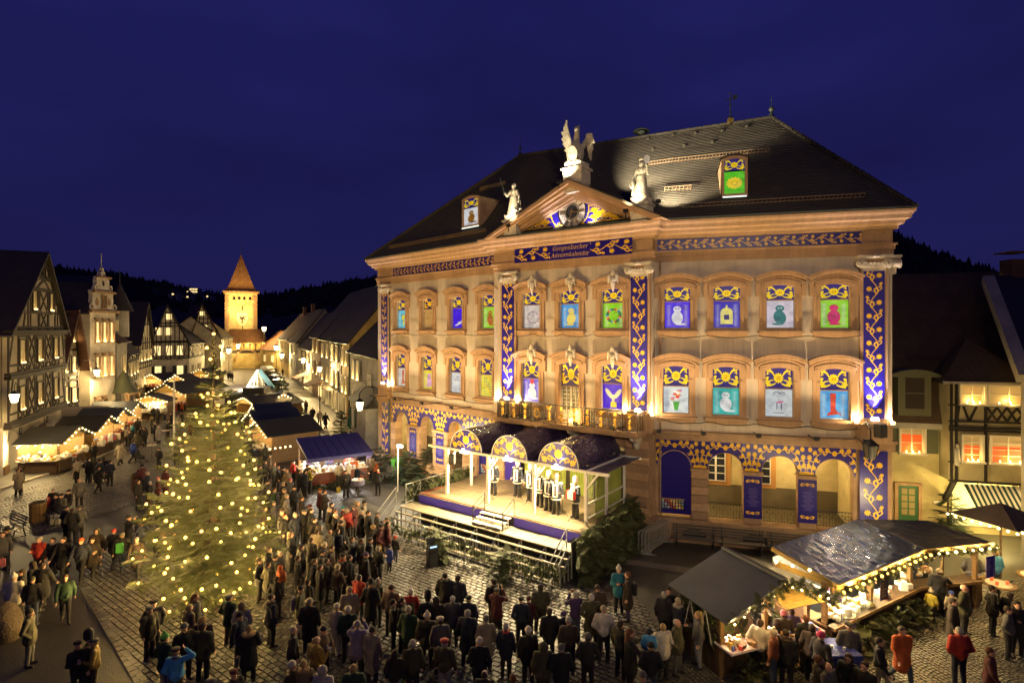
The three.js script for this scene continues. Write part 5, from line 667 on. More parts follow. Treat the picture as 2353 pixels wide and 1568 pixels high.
const litA = mat([0.4, 0.28, 0.1], 0.5, { em: [1, 0.66, 0.22], ei: 0.55, name: 'lit_window' }), litB = mat([0.4, 0.3, 0.14], 0.5, { em: [1, 0.72, 0.3], ei: 0.95, name: 'lit_window' }), litDim = mat([0.2, 0.14, 0.05], 0.4, { em: [1, 0.62, 0.2], ei: 0.16, name: 'lit_window' }), darkPane = mat([0.015, 0.014, 0.014], 0.1);
const fac = (u1, d1, u2, d2) => seg(P(u1, d1), P(u2, d2));
const house = (name, label, S) => { const g = thing(name, label, 'house', S.a.clone(), Math.atan2(S.n.x, S.n.z)); return g; };
const su = (S, u) => sAt(S, u), sy = (S, u, v) => YV(v, dOf(S, sAt(S, u)));
let winLights = 0;
function win(g, S, x, y, w, h, o = {}) {
const z = o.z ?? 0, f = [bx(w + 0.2, 0.1, 0.16, x, y + h + 0.05, z + 0.04), bx(w + 0.26, 0.1, 0.24, x, y - 0.05, z + 0.08), bx(0.1, h, 0.14, x - w / 2 - 0.05, y + h / 2, z + 0.04), bx(0.1, h, 0.14, x + w / 2 + 0.05, y + h / 2, z + 0.04)];
const m = part(g, 'window', f, o.frame || HM.frame);
part(m, 'pane', bx(w, h, 0.02, x, y + h / 2, z - 0.08), o.lit === 0 ? darkPane : o.lit === 2 ? litB : o.lit === 3 ? litDim : litA);
const bars = [bx(0.05, h, 0.05, x, y + h / 2, z - 0.05)], n = o.rows ?? 3; for (let k = 1; k < n; k++) bars.push(bx(w, 0.03, 0.05, x, y + h * k / n, z - 0.05)); for (const q of [-1, 1]) bars.push(bx(0.05, h, 0.05, x + q * (w / 2 - 0.03), y + h / 2, z - 0.05)); part(m, 'window_bars', bars, o.bars || HM.frame);
if (o.shutters) for (const q of [-1, 1]) part(m, 'shutter', bx(w * 0.5, h + 0.05, 0.05, x + q * (w * 0.75 + 0.1), y + h / 2, z + 0.06), o.shutters);
if (o.candle) { for (let k = -1; k <= 1; k++) part(m, 'window_candle', cy(0.03, 0.025, 0.1, x + k * w * 0.28, y + 0.02, z + 0.1, 6), glowM(0xffd890, 4)); const p = V(x, y + 0.14, z + 0.2).applyMatrix4(S.m); pointLamp(p, 0xffd07a, o.candle, 0.05, 'window_candle'); winLights++; }
return m;
}
const wallPoly = (g, pts, holes, material, th_ = 0.3, z = 0, name = 'wall') => { const s = poly(pts); holes.forEach(([x, y, w, h, r]) => s.holes.push(holePath(r ? archPts(x, w, y, y + h, r) : [[x - w / 2, y], [x + w / 2, y], [x + w / 2, y + h], [x - w / 2, y + h]]))); return part(g, name, ext(s, th_, z - th_), material); };
const beamG = {};
function beam(g, x0, y0, x1, y1, w = 0.2, z = 0.03, m = HM.beam, d = 0.08) { const L = Math.hypot(x1 - x0, y1 - y0), k = L.toFixed(2) + w + d, q = beamG[k] ||= boxUV(new THREE.BoxGeometry(+L.toFixed(2), w, d)); piece(g, 'beam', q, m, (x0 + x1) / 2, (y0 + y1) / 2, z + (hash(x0 * 99, y0 * 99) - 0.5) * 0.012, 0, 0, Math.atan2(y1 - y0, x1 - x0)); }
const lattice = (g, x0, x1, y0, y1, n, w = 0.13, m, z = 0.045) => { for (let k = 0; k < n; k++) { const a = y0 + (y1 - y0) * k / n, b = y0 + (y1 - y0) * (k + 1) / n; beam(g, x0, a, x1, b, w, z, m); beam(g, x0, b, x1, a, w, z + 0.012, m); } };
function gableRoof(g, x0, x1, yE, xA, yA, depth, o = {}) {
const ov = o.ov ?? 0.4, f = o.front ?? 0.45, k = (yA - yE) / (xA - x0), kr = (yA - yE) / (x1 - xA), m = o.m || HM.roof, t = o.t || 0.16;
part(g, 'roof', slab(V(x0 - ov, yE - k * ov, f), V(xA, yA, f), V(xA, yA, -depth), V(x0 - ov, yE - k * ov, -depth), t).concat(slab(V(xA, yA, f), V(x1 + ov, yE - kr * ov, f), V(x1 + ov, yE - kr * ov, -depth), V(xA, yA, -depth), t)), m);
part(g, 'side_wall', [bx(0.3, yE, depth - 0.3, x0 + 0.15, yE / 2, -depth / 2), bx(0.3, yE, depth - 0.3, x1 - 0.15, yE / 2, -depth / 2)], o.side || HM.cream);
}
function eavesRoof(g, x0, x1, yE, yR, run, o = {}) { const ov = o.ov ?? 0.4, k = (yR - yE) / run, m = o.m || HM.roof; part(g, 'roof', slab(V(x0 - 0.15, yE - k * ov, ov), V(x1 + 0.15, yE - k * ov, ov), V(x1 + 0.15, yR, -run), V(x0 - 0.15, yR, -run), 0.18).concat(slab(V(x0 - 0.15, yR, -run), V(x1 + 0.15, yR, -run), V(x1 + 0.15, yE, -2 * run), V(x0 - 0.15, yE, -2 * run), 0.18)), m); for (const x of [x0 + 0.15, x1 - 0.15]) part(g, 'gable_wall', ext(poly([[0, 0], [-2 * run, 0], [-2 * run, yE], [-run, yR - 0.25], [0, yE]]), 0.3, 0).rotateY(-PI / 2).translate(x + 0.15, 0, 0).scale(1, 1, 1), o.side || HM.cream); part(g, 'gutter', rod(V(x0 - 0.15, yE - k * ov - 0.02, ov + 0.06), V(x1 + 0.15, yE - k * ov - 0.02, ov + 0.06), 0.07), M.lead); }
{
const S = fac(6, 40, 139, 52), L = S.L, g = house('bank_house', 'tall half-timbered house with a bank on its ground floor at the left edge', S), y1 = 3.45, y2 = 6.95, y3 = 10.25, yA = 16.9, xA = su(S, 90);
wallPoly(g, [[0, 0], [L, 0], [L, y1], [0, y1]], [[1.9, 0, 1.9, 2.0, 0.95], [8.2, 0.9, 1.9, 1.3, 0.9]], HM.white, 0.6); part(g, 'plinth', [bx(0.9, 0.7, 0.1, 0.45, 0.35, 0.05), bx(3, 0.7, 0.1, 4.4, 0.35, 0.05)], HM.plinth); part(g, 'passage', [bx(2.2, 3, 0.1, 1.9, 1.5, -2.5), bx(0.1, 3, 2, 0.85, 1.5, -1.5), bx(0.1, 3, 2, 2.95, 1.5, -1.5)], HM.grey);
const W3 = (row) => [[0.16, 0.29], [0.45, 0.57], [0.76, 0.87]].map(([a, b]) => [(a + b) / 2 * L, 0, (b - a) * L * 0.86, 0]);
const cs = [0.21, 0.5, 0.81].map((t) => t * L), w = 1.35;
wallPoly(g, [[0, y1], [L, y1], [L, y3], [0, y3]], cs.flatMap((x) => [[x, y1 + 0.95, w, 1.75], [x, y2 + 0.95, w, 1.75]]), HM.cream, 0.3, 0.25);
const gy = [[xA - 2.1, 12.0], [xA + 2.0, 12.0]]; wallPoly(g, [[0.1, y3], [L - 0.1, y3], [xA, yA - 0.3]], gy.map(([x, y]) => [x, y, 1.1, 1.5]).concat([[xA - 0.9, 15.0 - 0.2, 0.7, 0.75], [xA + 0.7, 14.8, 0.7, 0.75]]), HM.cream, 0.3, 0.25);
for (const [x, y] of gy) win(g, S, x, y, 1.1, 1.5, { z: 0.25, candle: 0.9, frame: HM.beam, lit: 3 }); for (const x of [xA - 0.9, xA + 0.7]) win(g, S, x, 14.8, 0.7, 0.75, { z: 0.25, frame: HM.beam, lit: 0 });
for (const yb of [y1, y2]) cs.forEach((x) => win(g, S, x, yb + 0.95, w, 1.75, { z: 0.25, candle: 1.5, frame: HM.beam, lit: 3, rows: 4 }));
part(g, 'cornice', [bx(L + 0.5, 0.22, 0.6, L / 2, y3 + 0.05, 0.35), bx(L + 0.3, 0.2, 0.45, L / 2, y3 - 0.16, 0.3)], HM.beam); part(g, 'floor_beam', [bx(L + 0.2, 0.28, 0.4, L / 2, y2 + 0.05, 0.28), bx(L + 0.1, 0.16, 0.34, L / 2, y2 + 0.3, 0.24)], HM.beam); part(g, 'floor_beam', [bx(L + 0.25, 0.3, 0.5, L / 2, y1 + 0.05, 0.3), bx(L + 0.1, 0.2, 0.4, L / 2, y1 + 0.3, 0.26)], HM.beam);
const B = (x0, y0, x1, yy, ww = 0.17) => beam(g, x0, y0, x1, yy, ww, 0.27);
for (const [yb, yt] of [[y1 + 0.4, y2 - 0.1], [y2 + 0.4, y3 - 0.25]]) {
for (const x of [0.1, L - 0.1, ...cs.flatMap((c) => [c - w / 2 - 0.16, c + w / 2 + 0.16])]) B(x, yb, x, yt, 0.22); B(0, yb + 0.5, L, yb + 0.5, 0.16);
B(0.15, yb + 0.55, 0.9, yt); B(L - 0.15, yb + 0.55, L - 0.75, yt); for (const [a, b] of [[cs[0] + w / 2 + 0.3, cs[1] - w / 2 - 0.3], [cs[1] + w / 2 + 0.3, cs[2] - w / 2 - 0.3]]) { const m = (a + b) / 2, q = Math.min(0.62, (b - a) / 2 - 0.05); lattice(g, m - q, m + q, yb, yt, 2, 0.13, HM.beam, 0.28); B(m - q - 0.12, yb, m - q - 0.12, yt); B(m + q + 0.12, yb, m + q + 0.12, yt); } cs.forEach((c) => lattice(g, c - 0.55, c + 0.55, yb, yb + 0.46, 1, 0.1, HM.beam, 0.28));
cs.forEach((c) => B(c - w / 2, yt - 0.05, c + w / 2, yt - 0.05, 0.2));
}
const ex = (y) => (yA - y) / (yA - y3) * xA, er = (y) => (yA - y) / (yA - y3) * (L - xA);
for (const y of [y3 + 0.35, 11.8, 13.7, 14.6, 15.7]) B(xA - ex(y) + 0.15, y, xA + er(y) - 0.15, y, y === 13.7 ? 0.3 : 0.2); B(0.15, y3, xA, yA - 0.3, 0.26); B(L - 0.15, y3, xA, yA - 0.3, 0.26);
lattice(g, xA - 0.9, xA + 0.8, 10.5, 13.5, 2, 0.14, HM.beam, 0.28); for (const x of [-3.6, -3.05, -1.3, -1.0, 0.95, 1.25, 2.9, 3.6]) { const yt = Math.min(13.6, yA - Math.abs(x) * (yA - y3) / (x < 0 ? xA : L - xA) - 0.2); if (yt > 10.8) B(xA + x, 10.4, xA + x, yt); } B(xA - 4.6, 10.5, xA - 4.2, 11.7); B(xA + 4.6, 10.5, xA + 4.0, 12.2); B(xA - 1.6, 13.8, xA + 0.1, 14.6); B(xA + 1.5, 13.8, xA - 0.1, 14.6); for (const x of [-1.35, 0, 1.2]) B(xA + x, 14.6, xA + x, 15.6); B(xA - 0.55, 15.7, xA, 16.4); B(xA + 0.5, 15.7, xA, 16.4);
gableRoof(g, 0, L, y3 + 0.2, xA, yA, 13, { ov: 0.5, front: 0.65, side: HM.cream });
const txt = canvasTex(1024, 128, (x, W2, H2) => { x.fillStyle = '#c9bfa4'; x.fillRect(0, 0, W2, H2); x.fillStyle = '#4a4030'; x.font = '104px serif'; x.textAlign = 'center'; x.fillText('VOLKSBANK', W2 / 2, 100); }); const lw = 4.4, lg = new THREE.PlaneGeometry(lw, 0.55).translate(6.2, 2.86, 0.02); part(g, 'lettering', lg, texMat(txt, 0.8), { keep: true });
for (const x of [3.2, 9.4]) { part(g, 'bank_logo', bx(0.5, 0.55, 0.03, x, 2.75, 0.02), M.blackP); part(g, 'logo_mark', [bx(0.36, 0.07, 0.02, x, 2.68, 0.045), bx(0.07, 0.2, 0.02, x, 2.78, 0.045), bar(V(x - 0.18, 2.92, 0.045), V(x, 2.8, 0.045), 0.06, 0.02), bar(V(x + 0.18, 2.92, 0.045), V(x, 2.8, 0.045), 0.06, 0.02)], HM.white); }
}
function wallLantern(label, p, bracket, cd, r = 1, group) {
const t = thing('wall_lantern', label, 'lantern', p, 0, group), s = r;
part(t, 'bracket', [tube([V(0, 0.42 * s, 0), V(0, 0.75 * s, 0), bracket.clone().multiplyScalar(0.5).add(V(0, 0.8 * s, 0)), bracket.clone().add(V(0, 0.45 * s, 0))], 0.025 * s, 16, 5), rod(bracket.clone().add(V(0, -0.3, 0)), bracket.clone().add(V(0, 0.6, 0)), 0.03 * s)], M.iron);
part(t, 'lantern_roof', new THREE.CylinderGeometry(0.05 * s, 0.3 * s, 0.2 * s, 4).rotateY(PI / 4).translate(0, 0.36 * s, 0), M.iron);
part(t, 'lantern_glass', new THREE.CylinderGeometry(0.26 * s, 0.15 * s, 0.5 * s, 4).rotateY(PI / 4).translate(0, 0.02, 0), cd ? glowM(0xffe6a8, 3.2) : mat([0.25, 0.24, 0.2], 0.3, { trans: 0.5 }));
part(t, 'lantern_frame', [0, 1, 2, 3].map((k) => { const a = k * PI / 2 + PI / 4; return rod(V(cos(a) * 0.15 * s, -0.23 * s, sin(a) * 0.15 * s), V(cos(a) * 0.26 * s, 0.27 * s, sin(a) * 0.26 * s), 0.018 * s, 4); }), M.iron);
if (cd) pointLamp(p.clone().add(bracket.clone().setY(0).normalize().multiplyScalar(-0.36 * s)).add(V(0, -0.05, 0)), 0xffdc98, cd, 0.12, 'lantern'); return t;
}
wallLantern('glowing iron wall lantern on the bank house at the left edge', P(32, 38.6, YV(915, 38.6)), V(-0.6, 0.3, -0.9), 70, 1.15);
{
const S = fac(138, 55, 178, 57.5), L = S.L, g = house('half_timbered_house', 'narrow half-timbered house squeezed beside the bank house with lit windows', S), yE = 8.6, xA = L * 0.55, yA = 12.4;
wallPoly(g, [[0, 0], [L, 0], [L, yE], [xA, yA], [0, yE]], [], HM.cream); for (const [x, y, w, h] of [[0.26, 3.2, 0.4, 1.6], [0.72, 3.2, 0.62, 1.4], [0.22, 6.2, 0.3, 1.5], [0.7, 6.2, 0.5, 1.5], [0.62, 9.2, 0.5, 1.2]]) win(g, S, x * L, y, w * L * 0.55, h, { z: 0.13, lit: 2, candle: 1.0, frame: HM.beam });
for (const y of [2.5, 5.4, 5.9, 8.4]) beam(g, 0, y, L, y, 0.24, 0.05); for (const x of [0.05, 0.45, 0.97]) beam(g, x * L, 2.5, x * L, x === 0.45 ? 10.5 : 8.6, 0.2, 0.06); beam(g, 0.1, 8.5, xA, yA - 0.2, 0.24, 0.05); beam(g, L - 0.1, 8.5, xA, yA - 0.2, 0.24, 0.05); lattice(g, 0.1, L * 0.42, 2.55, 3.1, 1, 0.1); lattice(g, L * 0.5, L * 0.95, 2.55, 3.1, 2, 0.1); beam(g, 0.1, 6, 0.45, 8.3, 0.14, 0.05);
gableRoof(g, 0, L, yE, xA, yA, 10, { ov: 0.7, front: 0.9, m: HM.roofR });
const aw = thing('awning', 'pale grey awning along the shops behind the left stalls', 'awning', P(150, 53)); part(aw, 'canvas', slab(V(-2.6, 2.0, 2.6), V(3.4, 2.0, 0.8), V(2.9, 3.1, -1.6), V(-2.4, 3.1, 0), 0.05), HM.awn); part(aw, 'valance', quad(V(-2.6, 1.6, 2.62), V(3.4, 1.6, 0.82), V(3.4, 2.0, 0.82), V(-2.6, 2.0, 2.62)), HM.awn);
}
{
const S = fac(206, 59, 264, 63.5), L = S.L, g = house('gabled_house', 'white house with a curved baroque gable and lit windows on the left', S), yE = 12.3, c = L / 2;
const half = [[0.5, 12.4], [0.44, 12.55], [0.4, 12.9], [0.42, 13.5], [0.4, 14.1], [0.43, 14.35], [0.43, 14.6], [0.31, 14.7], [0.25, 15.2], [0.25, 15.8], [0.22, 16.0], [0.23, 16.1], [0.1, 16.25], [0.08, 16.6], [0, 16.9]].map(([x, y]) => [x * L, y]).map(([x, y]) => [Math.max(0, x), y]);
wallPoly(g, [[0, 0], [L, 0], ...half.map(([x, y]) => [c + x, y]), ...half.slice(0, -1).reverse().map(([x, y]) => [c - x, y])], [], HM.white, 0.4); part(g, 'gable_cornice', [bx(L + 0.5, 0.25, 0.5, c, 12.35, 0.1), bx(L * 0.86, 0.25, 0.4, c, 14.45, 0.1), bx(L * 0.48, 0.2, 0.35, c, 16.05, 0.1)], HM.stoneW);
for (const y of [1.2, 5.4, 9.1]) for (const k of [0.22, 0.5, 0.78]) { if (y < 2 && k > 0.6) continue; const m = win(g, S, k * L, y, 0.72, y < 2 ? 1.7 : 2.1, { z: 0.13, lit: y < 2 ? 0 : 2, candle: y < 2 ? 0 : 1.2, frame: HM.stoneW }); part(m, 'window_head', new THREE.CylinderGeometry(0.55, 0.55, 0.16, 3).rotateX(PI / 2).rotateZ(0).scale(1, 0.45, 1).translate(k * L, y + (y < 2 ? 2.0 : 2.4), 0.1), HM.stoneW); }
for (const q of [-1, 1]) part(g, 'oval_niche', new THREE.CylinderGeometry(0.25, 0.25, 0.05, 14).rotateX(PI / 2).scale(1, 1.7, 1).translate(c + q * L * 0.24, 13.4, 0.02), HM.stoneW); win(g, S, c, 12.75, 0.45, 1.3, { z: 0.13, lit: 0, frame: HM.stoneW, rows: 2 }); part(g, 'oval_niche', new THREE.CylinderGeometry(0.16, 0.16, 0.05, 12).rotateX(PI / 2).scale(1, 1.7, 1).translate(c, 15.4, 0.02), HM.beam); part(g, 'finial', [sp(0.24, c, 17.0, -0.2, 8), rod(V(c, 17, -0.2), V(c, 18.6, -0.2), 0.05)], HM.white);
for (const q of [-1, 1]) for (const [x, y, r] of [[L * 0.45, 12.85, 0.3], [L * 0.29, 14.95, 0.25]]) part(g, 'scroll', new THREE.TorusGeometry(r, 0.09, 5, 12).translate(c + q * x, y, 0.02), HM.white);
part(g, 'side_wall', bx(0.3, yE, 11, 0.15, yE / 2, -5.6), HM.white); part(g, 'side_wall', bx(0.3, yE, 11, L - 0.15, yE / 2, -5.6), HM.white);
part(g, 'roof', [...slab(V(-0.5, yE - 0.2, 0.1), V(c, 15.6, -0.45), V(c, 15.6, -16), V(-0.5, yE - 0.2, -16), 0.2), ...slab(V(c, 15.6, -0.45), V(L + 0.5, yE - 0.2, 0.1), V(L + 0.5, yE - 0.2, -16), V(c, 15.6, -16), 0.2)], HM.roof);
const por = part(g, 'porch', [bx(0.3, 3.1, 0.3, L - 0.5, 1.55, 1.5), bx(0.3, 3.1, 0.3, L + 1.6, 1.55, 1.5), bx(2.6, 0.3, 0.35, L + 0.55, 3.2, 1.5)], HM.stoneW); part(por, 'porch_roof', new THREE.LatheGeometry([[1.7, 0], [1.3, 0.35], [0.95, 0.9], [0.75, 1.5], [0.3, 2.1], [0.02, 2.5]].map(([x, y]) => new THREE.Vector2(x, y)), 4).rotateY(PI / 4).translate(L + 0.55, 3.3, 0.6), mat([0.05, 0.055, 0.03], 0.6)); part(por, 'door', bx(1.3, 2.5, 0.1, L - 0.2, 1.25, 0.05), HM.beam);
const big = thing('large_roofed_house', 'house under a long dark roof between the bank house and the white gabled house', 'house', P(170, 66)); part(big, 'roof', slab(V(-5.5, 12, 1), V(0.5, 12, -2), V(-2.6, 17.4, -8), V(-9, 17.4, -6), 0.25), HM.roof); part(big, 'wall', [bx(5.5, 11.9, 0.3, -2.6, 5.95, -1, 0.3)], HM.grey);
}
wallLantern('glowing iron wall lantern on the corner of the white gabled house', P(221, 59, YV(856, 59)), V(-0.9, 0.5, -0.5), 90, 1.25);
function townHouse(name, label, S, o) {
const g = house(name, label, S), L = S.L, { H: yE, R: yA } = o, c = o.apex ? o.apex * L : L / 2, m = o.m || HM.cream;
wallPoly(g, o.gable ? [[0, 0], [L, 0], [L, yE], [c, yA - 0.15], [0, yE]] : [[0, 0], [L, 0], [L, yE], [0, yE]], [], m);
for (const [y, h, list, lit, sh, candle] of o.floors) list.forEach((t, i) => win(g, S, t * L, y, o.w || Math.min(1.1, L / list.length * 0.5), h, { z: 0.13, lit: lit === 9 ? [2, 0, 1, 3][(i + (y | 0)) % 4] : lit, shutters: sh, candle, frame: o.frame, rows: 3 }));
if (o.gable) gableRoof(g, 0, L, yE, c, yA, o.depth || 10, { ov: 0.45, front: 0.5, m: o.roof, side: o.sideM || m }); else eavesRoof(g, 0, L, yE, yA, o.run || 5, { m: o.roof, side: m });
if (o.timber) { const B = o.beam || HM.beamB, tz = 0.05; for (const y of o.timber) beam(g, 0, y, L, y, 0.24, tz, B); const y0 = o.timber[0]; if (o.gable) { beam(g, 0.1, yE - 0.1, c, yA - 0.3, 0.26, tz, B); beam(g, L - 0.1, yE - 0.1, c, yA - 0.3, 0.26, tz, B); for (const t of o.collars || []) { const q = (yA - t) / (yA - yE); beam(g, c - c * q + 0.1, t, c + (L - c) * q - 0.1, t, 0.2, tz, B); } }
const n = o.posts || 6; for (let i = 0; i <= n; i++) { const x = 0.1 + (L - 0.2) * i / n, q = Math.abs(x - c) / (x < c ? c : L - c), yt = o.gable ? yE + (yA - yE) * (1 - q) - 0.2 : yE; beam(g, x, y0, x, Math.max(yE, yt), 0.17, tz, B); if (i < n) { const x2 = 0.1 + (L - 0.2) * (i + 1) / n; for (let k = 0; k < o.timber.length; k++) { const a = o.timber[k], b = o.timber[k + 1] ?? yE; if (b - a > 1.2 && (i + k) % 2 === 0) beam(g, x + 0.1, a + 0.1, x2 - 0.2, b - 0.2, 0.13, tz + 0.004, B); else if (b - a > 1.2 && (i + k) % 3 === 1) beam(g, x2 - 0.1, a + 0.1, x + 0.2, b - 0.2, 0.13, tz + 0.004, B); } } } }
if (o.chimney) part(g, 'chimney', bx(0.7, 1.8, 0.7, o.chimney * L, yA + 0.3, -(o.run || 5) * 0.8), HM.plinth);
return g;
}
townHouse('town_house', 'brown-roofed house with a tall lit window right of the white gabled house', fac(266, 65, 291, 70), { H: 9.2, R: 13, m: HM.grey, floors: [[5.3, 2, [0.55], 1, null, 1], [2, 1.8, [0.35, 0.75], 3]], roof: HM.roofR });
{ const t = thing('turret', 'small pointed roof turret above the brown-roofed house', 'turret', P(274, 70, 9.5)); part(t, 'turret_wall', cy(1.0, 1.0, 3.2, 0, 0, 0, 8), HM.grey); part(t, 'turret_roof', new THREE.ConeGeometry(1.5, 3.6, 8).translate(0, 5, 0), HM.roof); part(t, 'spire', rod(V(0, 6, 0), V(0, 8.2, 0), 0.06), M.lead); part(t, 'window', bx(0.7, 1.3, 0.1, 0.2, 1.4, 1.0), litDim); }
townHouse('half_timbered_house', 'half-timbered shop house with a row of lit windows in the left row', fac(291, 72, 316, 82), { H: 7.5, R: 12.5, floors: [[4.4, 1.6, [0.2, 0.5, 0.8], 1, null, 0.8], [1.2, 1.8, [0.3, 0.7], 3]], timber: [3.4, 4.3, 6.3], posts: 5, roof: HM.roof });
townHouse('half_timbered_house', 'half-timbered house with a pale lit verge and four lit windows in a row', fac(316, 88, 347, 98), { H: 8.4, R: 15.0, gable: true, apex: 0.55, floors: [[9.3, 1.6, [0.42, 0.62], 2], [5.4, 1.6, [0.15, 0.38, 0.62, 0.85], 2, null, 1]], timber: [4.2, 5.0, 8.2], collars: [11.3], posts: 6, depth: 14 });
{
const S = fac(346, 108, 433, 112), g = townHouse('half_timbered_house', 'large black and white half-timbered gable house facing down the street', S, { H: 8.1, R: 15.3, apex: 0.42, gable: true, w: 1.15, m: HM.white, floors: [[12.3, 1.1, [0.45], 2], [9.3, 1.4, [0.2, 0.44], 2], [5.4, 1.8, [0.17, 0.46, 0.75], 2], [1.4, 1.9, [0.18, 0.76], 2, HM.shutter]], timber: [4.75, 5.2, 8.1], collars: [11.0, 11.6, 13.6], posts: 8, depth: 13, sideM: HM.cream });
lattice(g, S.L * 0.38, S.L * 0.55, 4.3, 5.1, 1, 0.1, HM.beamB, 0.06); lattice(g, S.L * 0.67, S.L * 0.84, 4.3, 5.1, 1, 0.1, HM.beamB, 0.06); beam(g, 0, 7.95, S.L, 7.95, 0.4, 0.09, HM.beamB);
const S2 = fac(433.5, 112, 470, 126), h = townHouse('half_timbered_house', 'side wing of the large half-timbered gable house with a lit corner window', S2, { H: 7.8, R: 11.5, floors: [[5.2, 1.8, [0.3, 0.55, 0.8], 2], [1.4, 1.8, [0.25, 0.6], 1, HM.shutter]], timber: [4.75, 5.0, 7.0], posts: 5, m: HM.white, run: 5 });
}
townHouse('half_timbered_house', 'half-timbered house with a red-brown gable roof below the tower', fac(436, 126, 506, 130), { H: 8.8, R: 16.2, apex: 0.36, gable: true, w: 1.3, m: HM.cream, floors: [[13.5, 0.9, [0.36], 2], [10.0, 1.3, [0.22, 0.48], 2], [6.0, 1.6, [0.3, 0.78], 2], [2.6, 1.6, [0.3, 0.6], 1]], timber: [4.8, 5.4, 8.7], collars: [11.8, 12.8], posts: 7, roof: HM.roofR, depth: 12, beam: HM.beam });
townHouse('half_timbered_house', 'low half-timbered house with rows of small lit windows against the tower', fac(506, 128, 533, 146), { H: 8.6, R: 13.4, w: 0.9, floors: [[6.3, 1.4, [0.15, 0.32, 0.5, 0.7, 0.88], 1], [3.2, 1.3, [0.2, 0.5, 0.8], 2]], timber: [5.3, 8.2], posts: 8, run: 6, roof: HM.roof });
{
const S = fac(516, 150.3, 590, 153.7), L = S.L, g = thing('gate_tower', 'tall floodlit gate tower with a pointed roof, eagle shield and archway', 'tower', S.a.clone(), Math.atan2(S.n.x, S.n.z)), yT = YV(672, 152), y0 = YV(757, 152), mT = mat([0.6, 0.44, 0.2], 0.9, { map: 'mottle', size: 4, bump: 'grain', bs: 0.01 });
part(g, 'shaft_wall', bx(L, yT, L, L / 2, yT / 2, -L / 2), mT, { label: 'yellow plastered tower shaft' });
for (const q of [0, 1]) for (let k = 0; k < 26; k++) { const w = 0.7 + hash(k, q) * 0.5; piece(g, 'quoin_stone', boxUV(new RoundedBoxGeometry(w, 0.42, 0.2, 1, 0.04)), HM.stoneW, q ? L - w / 2 + 0.05 : w / 2 - 0.05, y0 - 2 + k * 0.44, 0.02); }
part(g, 'cornice', [bx(L + 0.8, 0.3, L + 0.8, L / 2, yT, -L / 2), bx(L + 1.3, 0.2, L + 1.3, L / 2, yT + 0.25, -L / 2)], HM.stoneW);
const ap = YV(580, 152); part(g, 'tower_roof', (() => { const q = new THREE.LatheGeometry([[L * 0.79, yT + 0.3], [L * 0.6, yT + 1.3], [L * 0.5, yT + 2.6], [0.02, ap]].map(([x, y]) => new THREE.Vector2(x, y)), 4).rotateY(PI / 4).translate(L / 2, 0, -L / 2).toNonIndexed(); q.computeVertexNormals(); return q; })(), mat([0.3, 0.16, 0.06], 0.75, { map: 'mottle', size: 2, bump: 'grain', bs: 0.04 })); part(g, 'spire', rod(V(L / 2, ap - 0.5, -L / 2), V(L / 2, YV(555, 152), -L / 2), 0.1, 5, 0.03), M.lead);
for (const k of [0.28, 0.44, 0.6, 0.78]) part(g, 'window', ext(poly(archPts(k * L, 0.62, yT - 1.9, yT - 1.35, 0.28)), 0.05, 0.01), darkPane); for (const y of [y0 + 5.4, y0 + 0.2]) part(g, 'slit_window', bx(0.22, 1.4, 0.05, L * 0.54, y + 0.4, 0.02), HM.beam);
const sx = L * 0.53, syy = y0 + 2.9; part(g, 'shield', ext(poly([[-1.25, 1.6], [1.25, 1.6], [1.3, -0.4], [0.7, -1.4], [0, -1.85], [-0.7, -1.4], [-1.3, -0.4]]), 0.12, 0.02).translate(sx, syy, 0), mat([0.66, 0.56, 0.34], 0.8)); part(g, 'eagle_emblem', [...[-1, 1].flatMap((q) => [0, 1, 2, 3].map((k) => bar(V(sx + q * 0.2, syy + 0.5, 0.16), V(sx + q * (0.95 - k * 0.1), syy + 1.0 - k * 0.5, 0.16), 0.16, 0.04))), new THREE.SphereGeometry(0.36, 8, 6).scale(0.8, 1.5, 0.2).translate(sx, syy, 0.15), sp(0.2, sx, syy + 0.9, 0.15, 7), bar(V(sx, syy - 0.5, 0.16), V(sx - 0.4, syy - 1.2, 0.16), 0.14, 0.04), bar(V(sx, syy - 0.5, 0.16), V(sx + 0.4, syy - 1.2, 0.16), 0.14, 0.04), bar(V(sx, syy - 0.5, 0.16), V(sx, syy - 1.5, 0.16), 0.16, 0.04)], HM.beam);
part(g, 'sundial', new THREE.TorusGeometry(1.2, 0.05, 4, 16, PI).rotateZ(PI).translate(L / 2, yT - 2.4, 0.03), mat([0.5, 0.33, 0.13], 0.9));
const x0 = su(S, 532), x1 = su(S, 613), yg = YV(810, 150), yr = YV(786, 150), D = 2.2; const w = poly([[x0, 0], [x1, 0], [x1, yg], [x0, yg]]); w.holes.push(holePath(archPts((su(S, 538) + su(S, 590)) / 2 + 0.2, 5.2, -0.01, 2.3, 2.5))); part(g, 'gate_wall', ext(w, 0.8, D - 0.8), HM.yellow);
const ar = []; for (let i = 0; i <= 12; i++) { const a = PI * i / 12; ar.push(bx(0.5, 0.55, 0.3, (su(S, 538) + su(S, 590)) / 2 + 0.2 + cos(a) * 2.85, 2.3 + sin(a) * 2.75, D + 0.02, 0, a)); } ar.forEach((q) => part(g, 'arch_stone', q, HM.stoneW)); part(g, 'gate_passage', [bx(5.6, 5, 0.1, 3.9, 2.5, -4)], M.blackP);
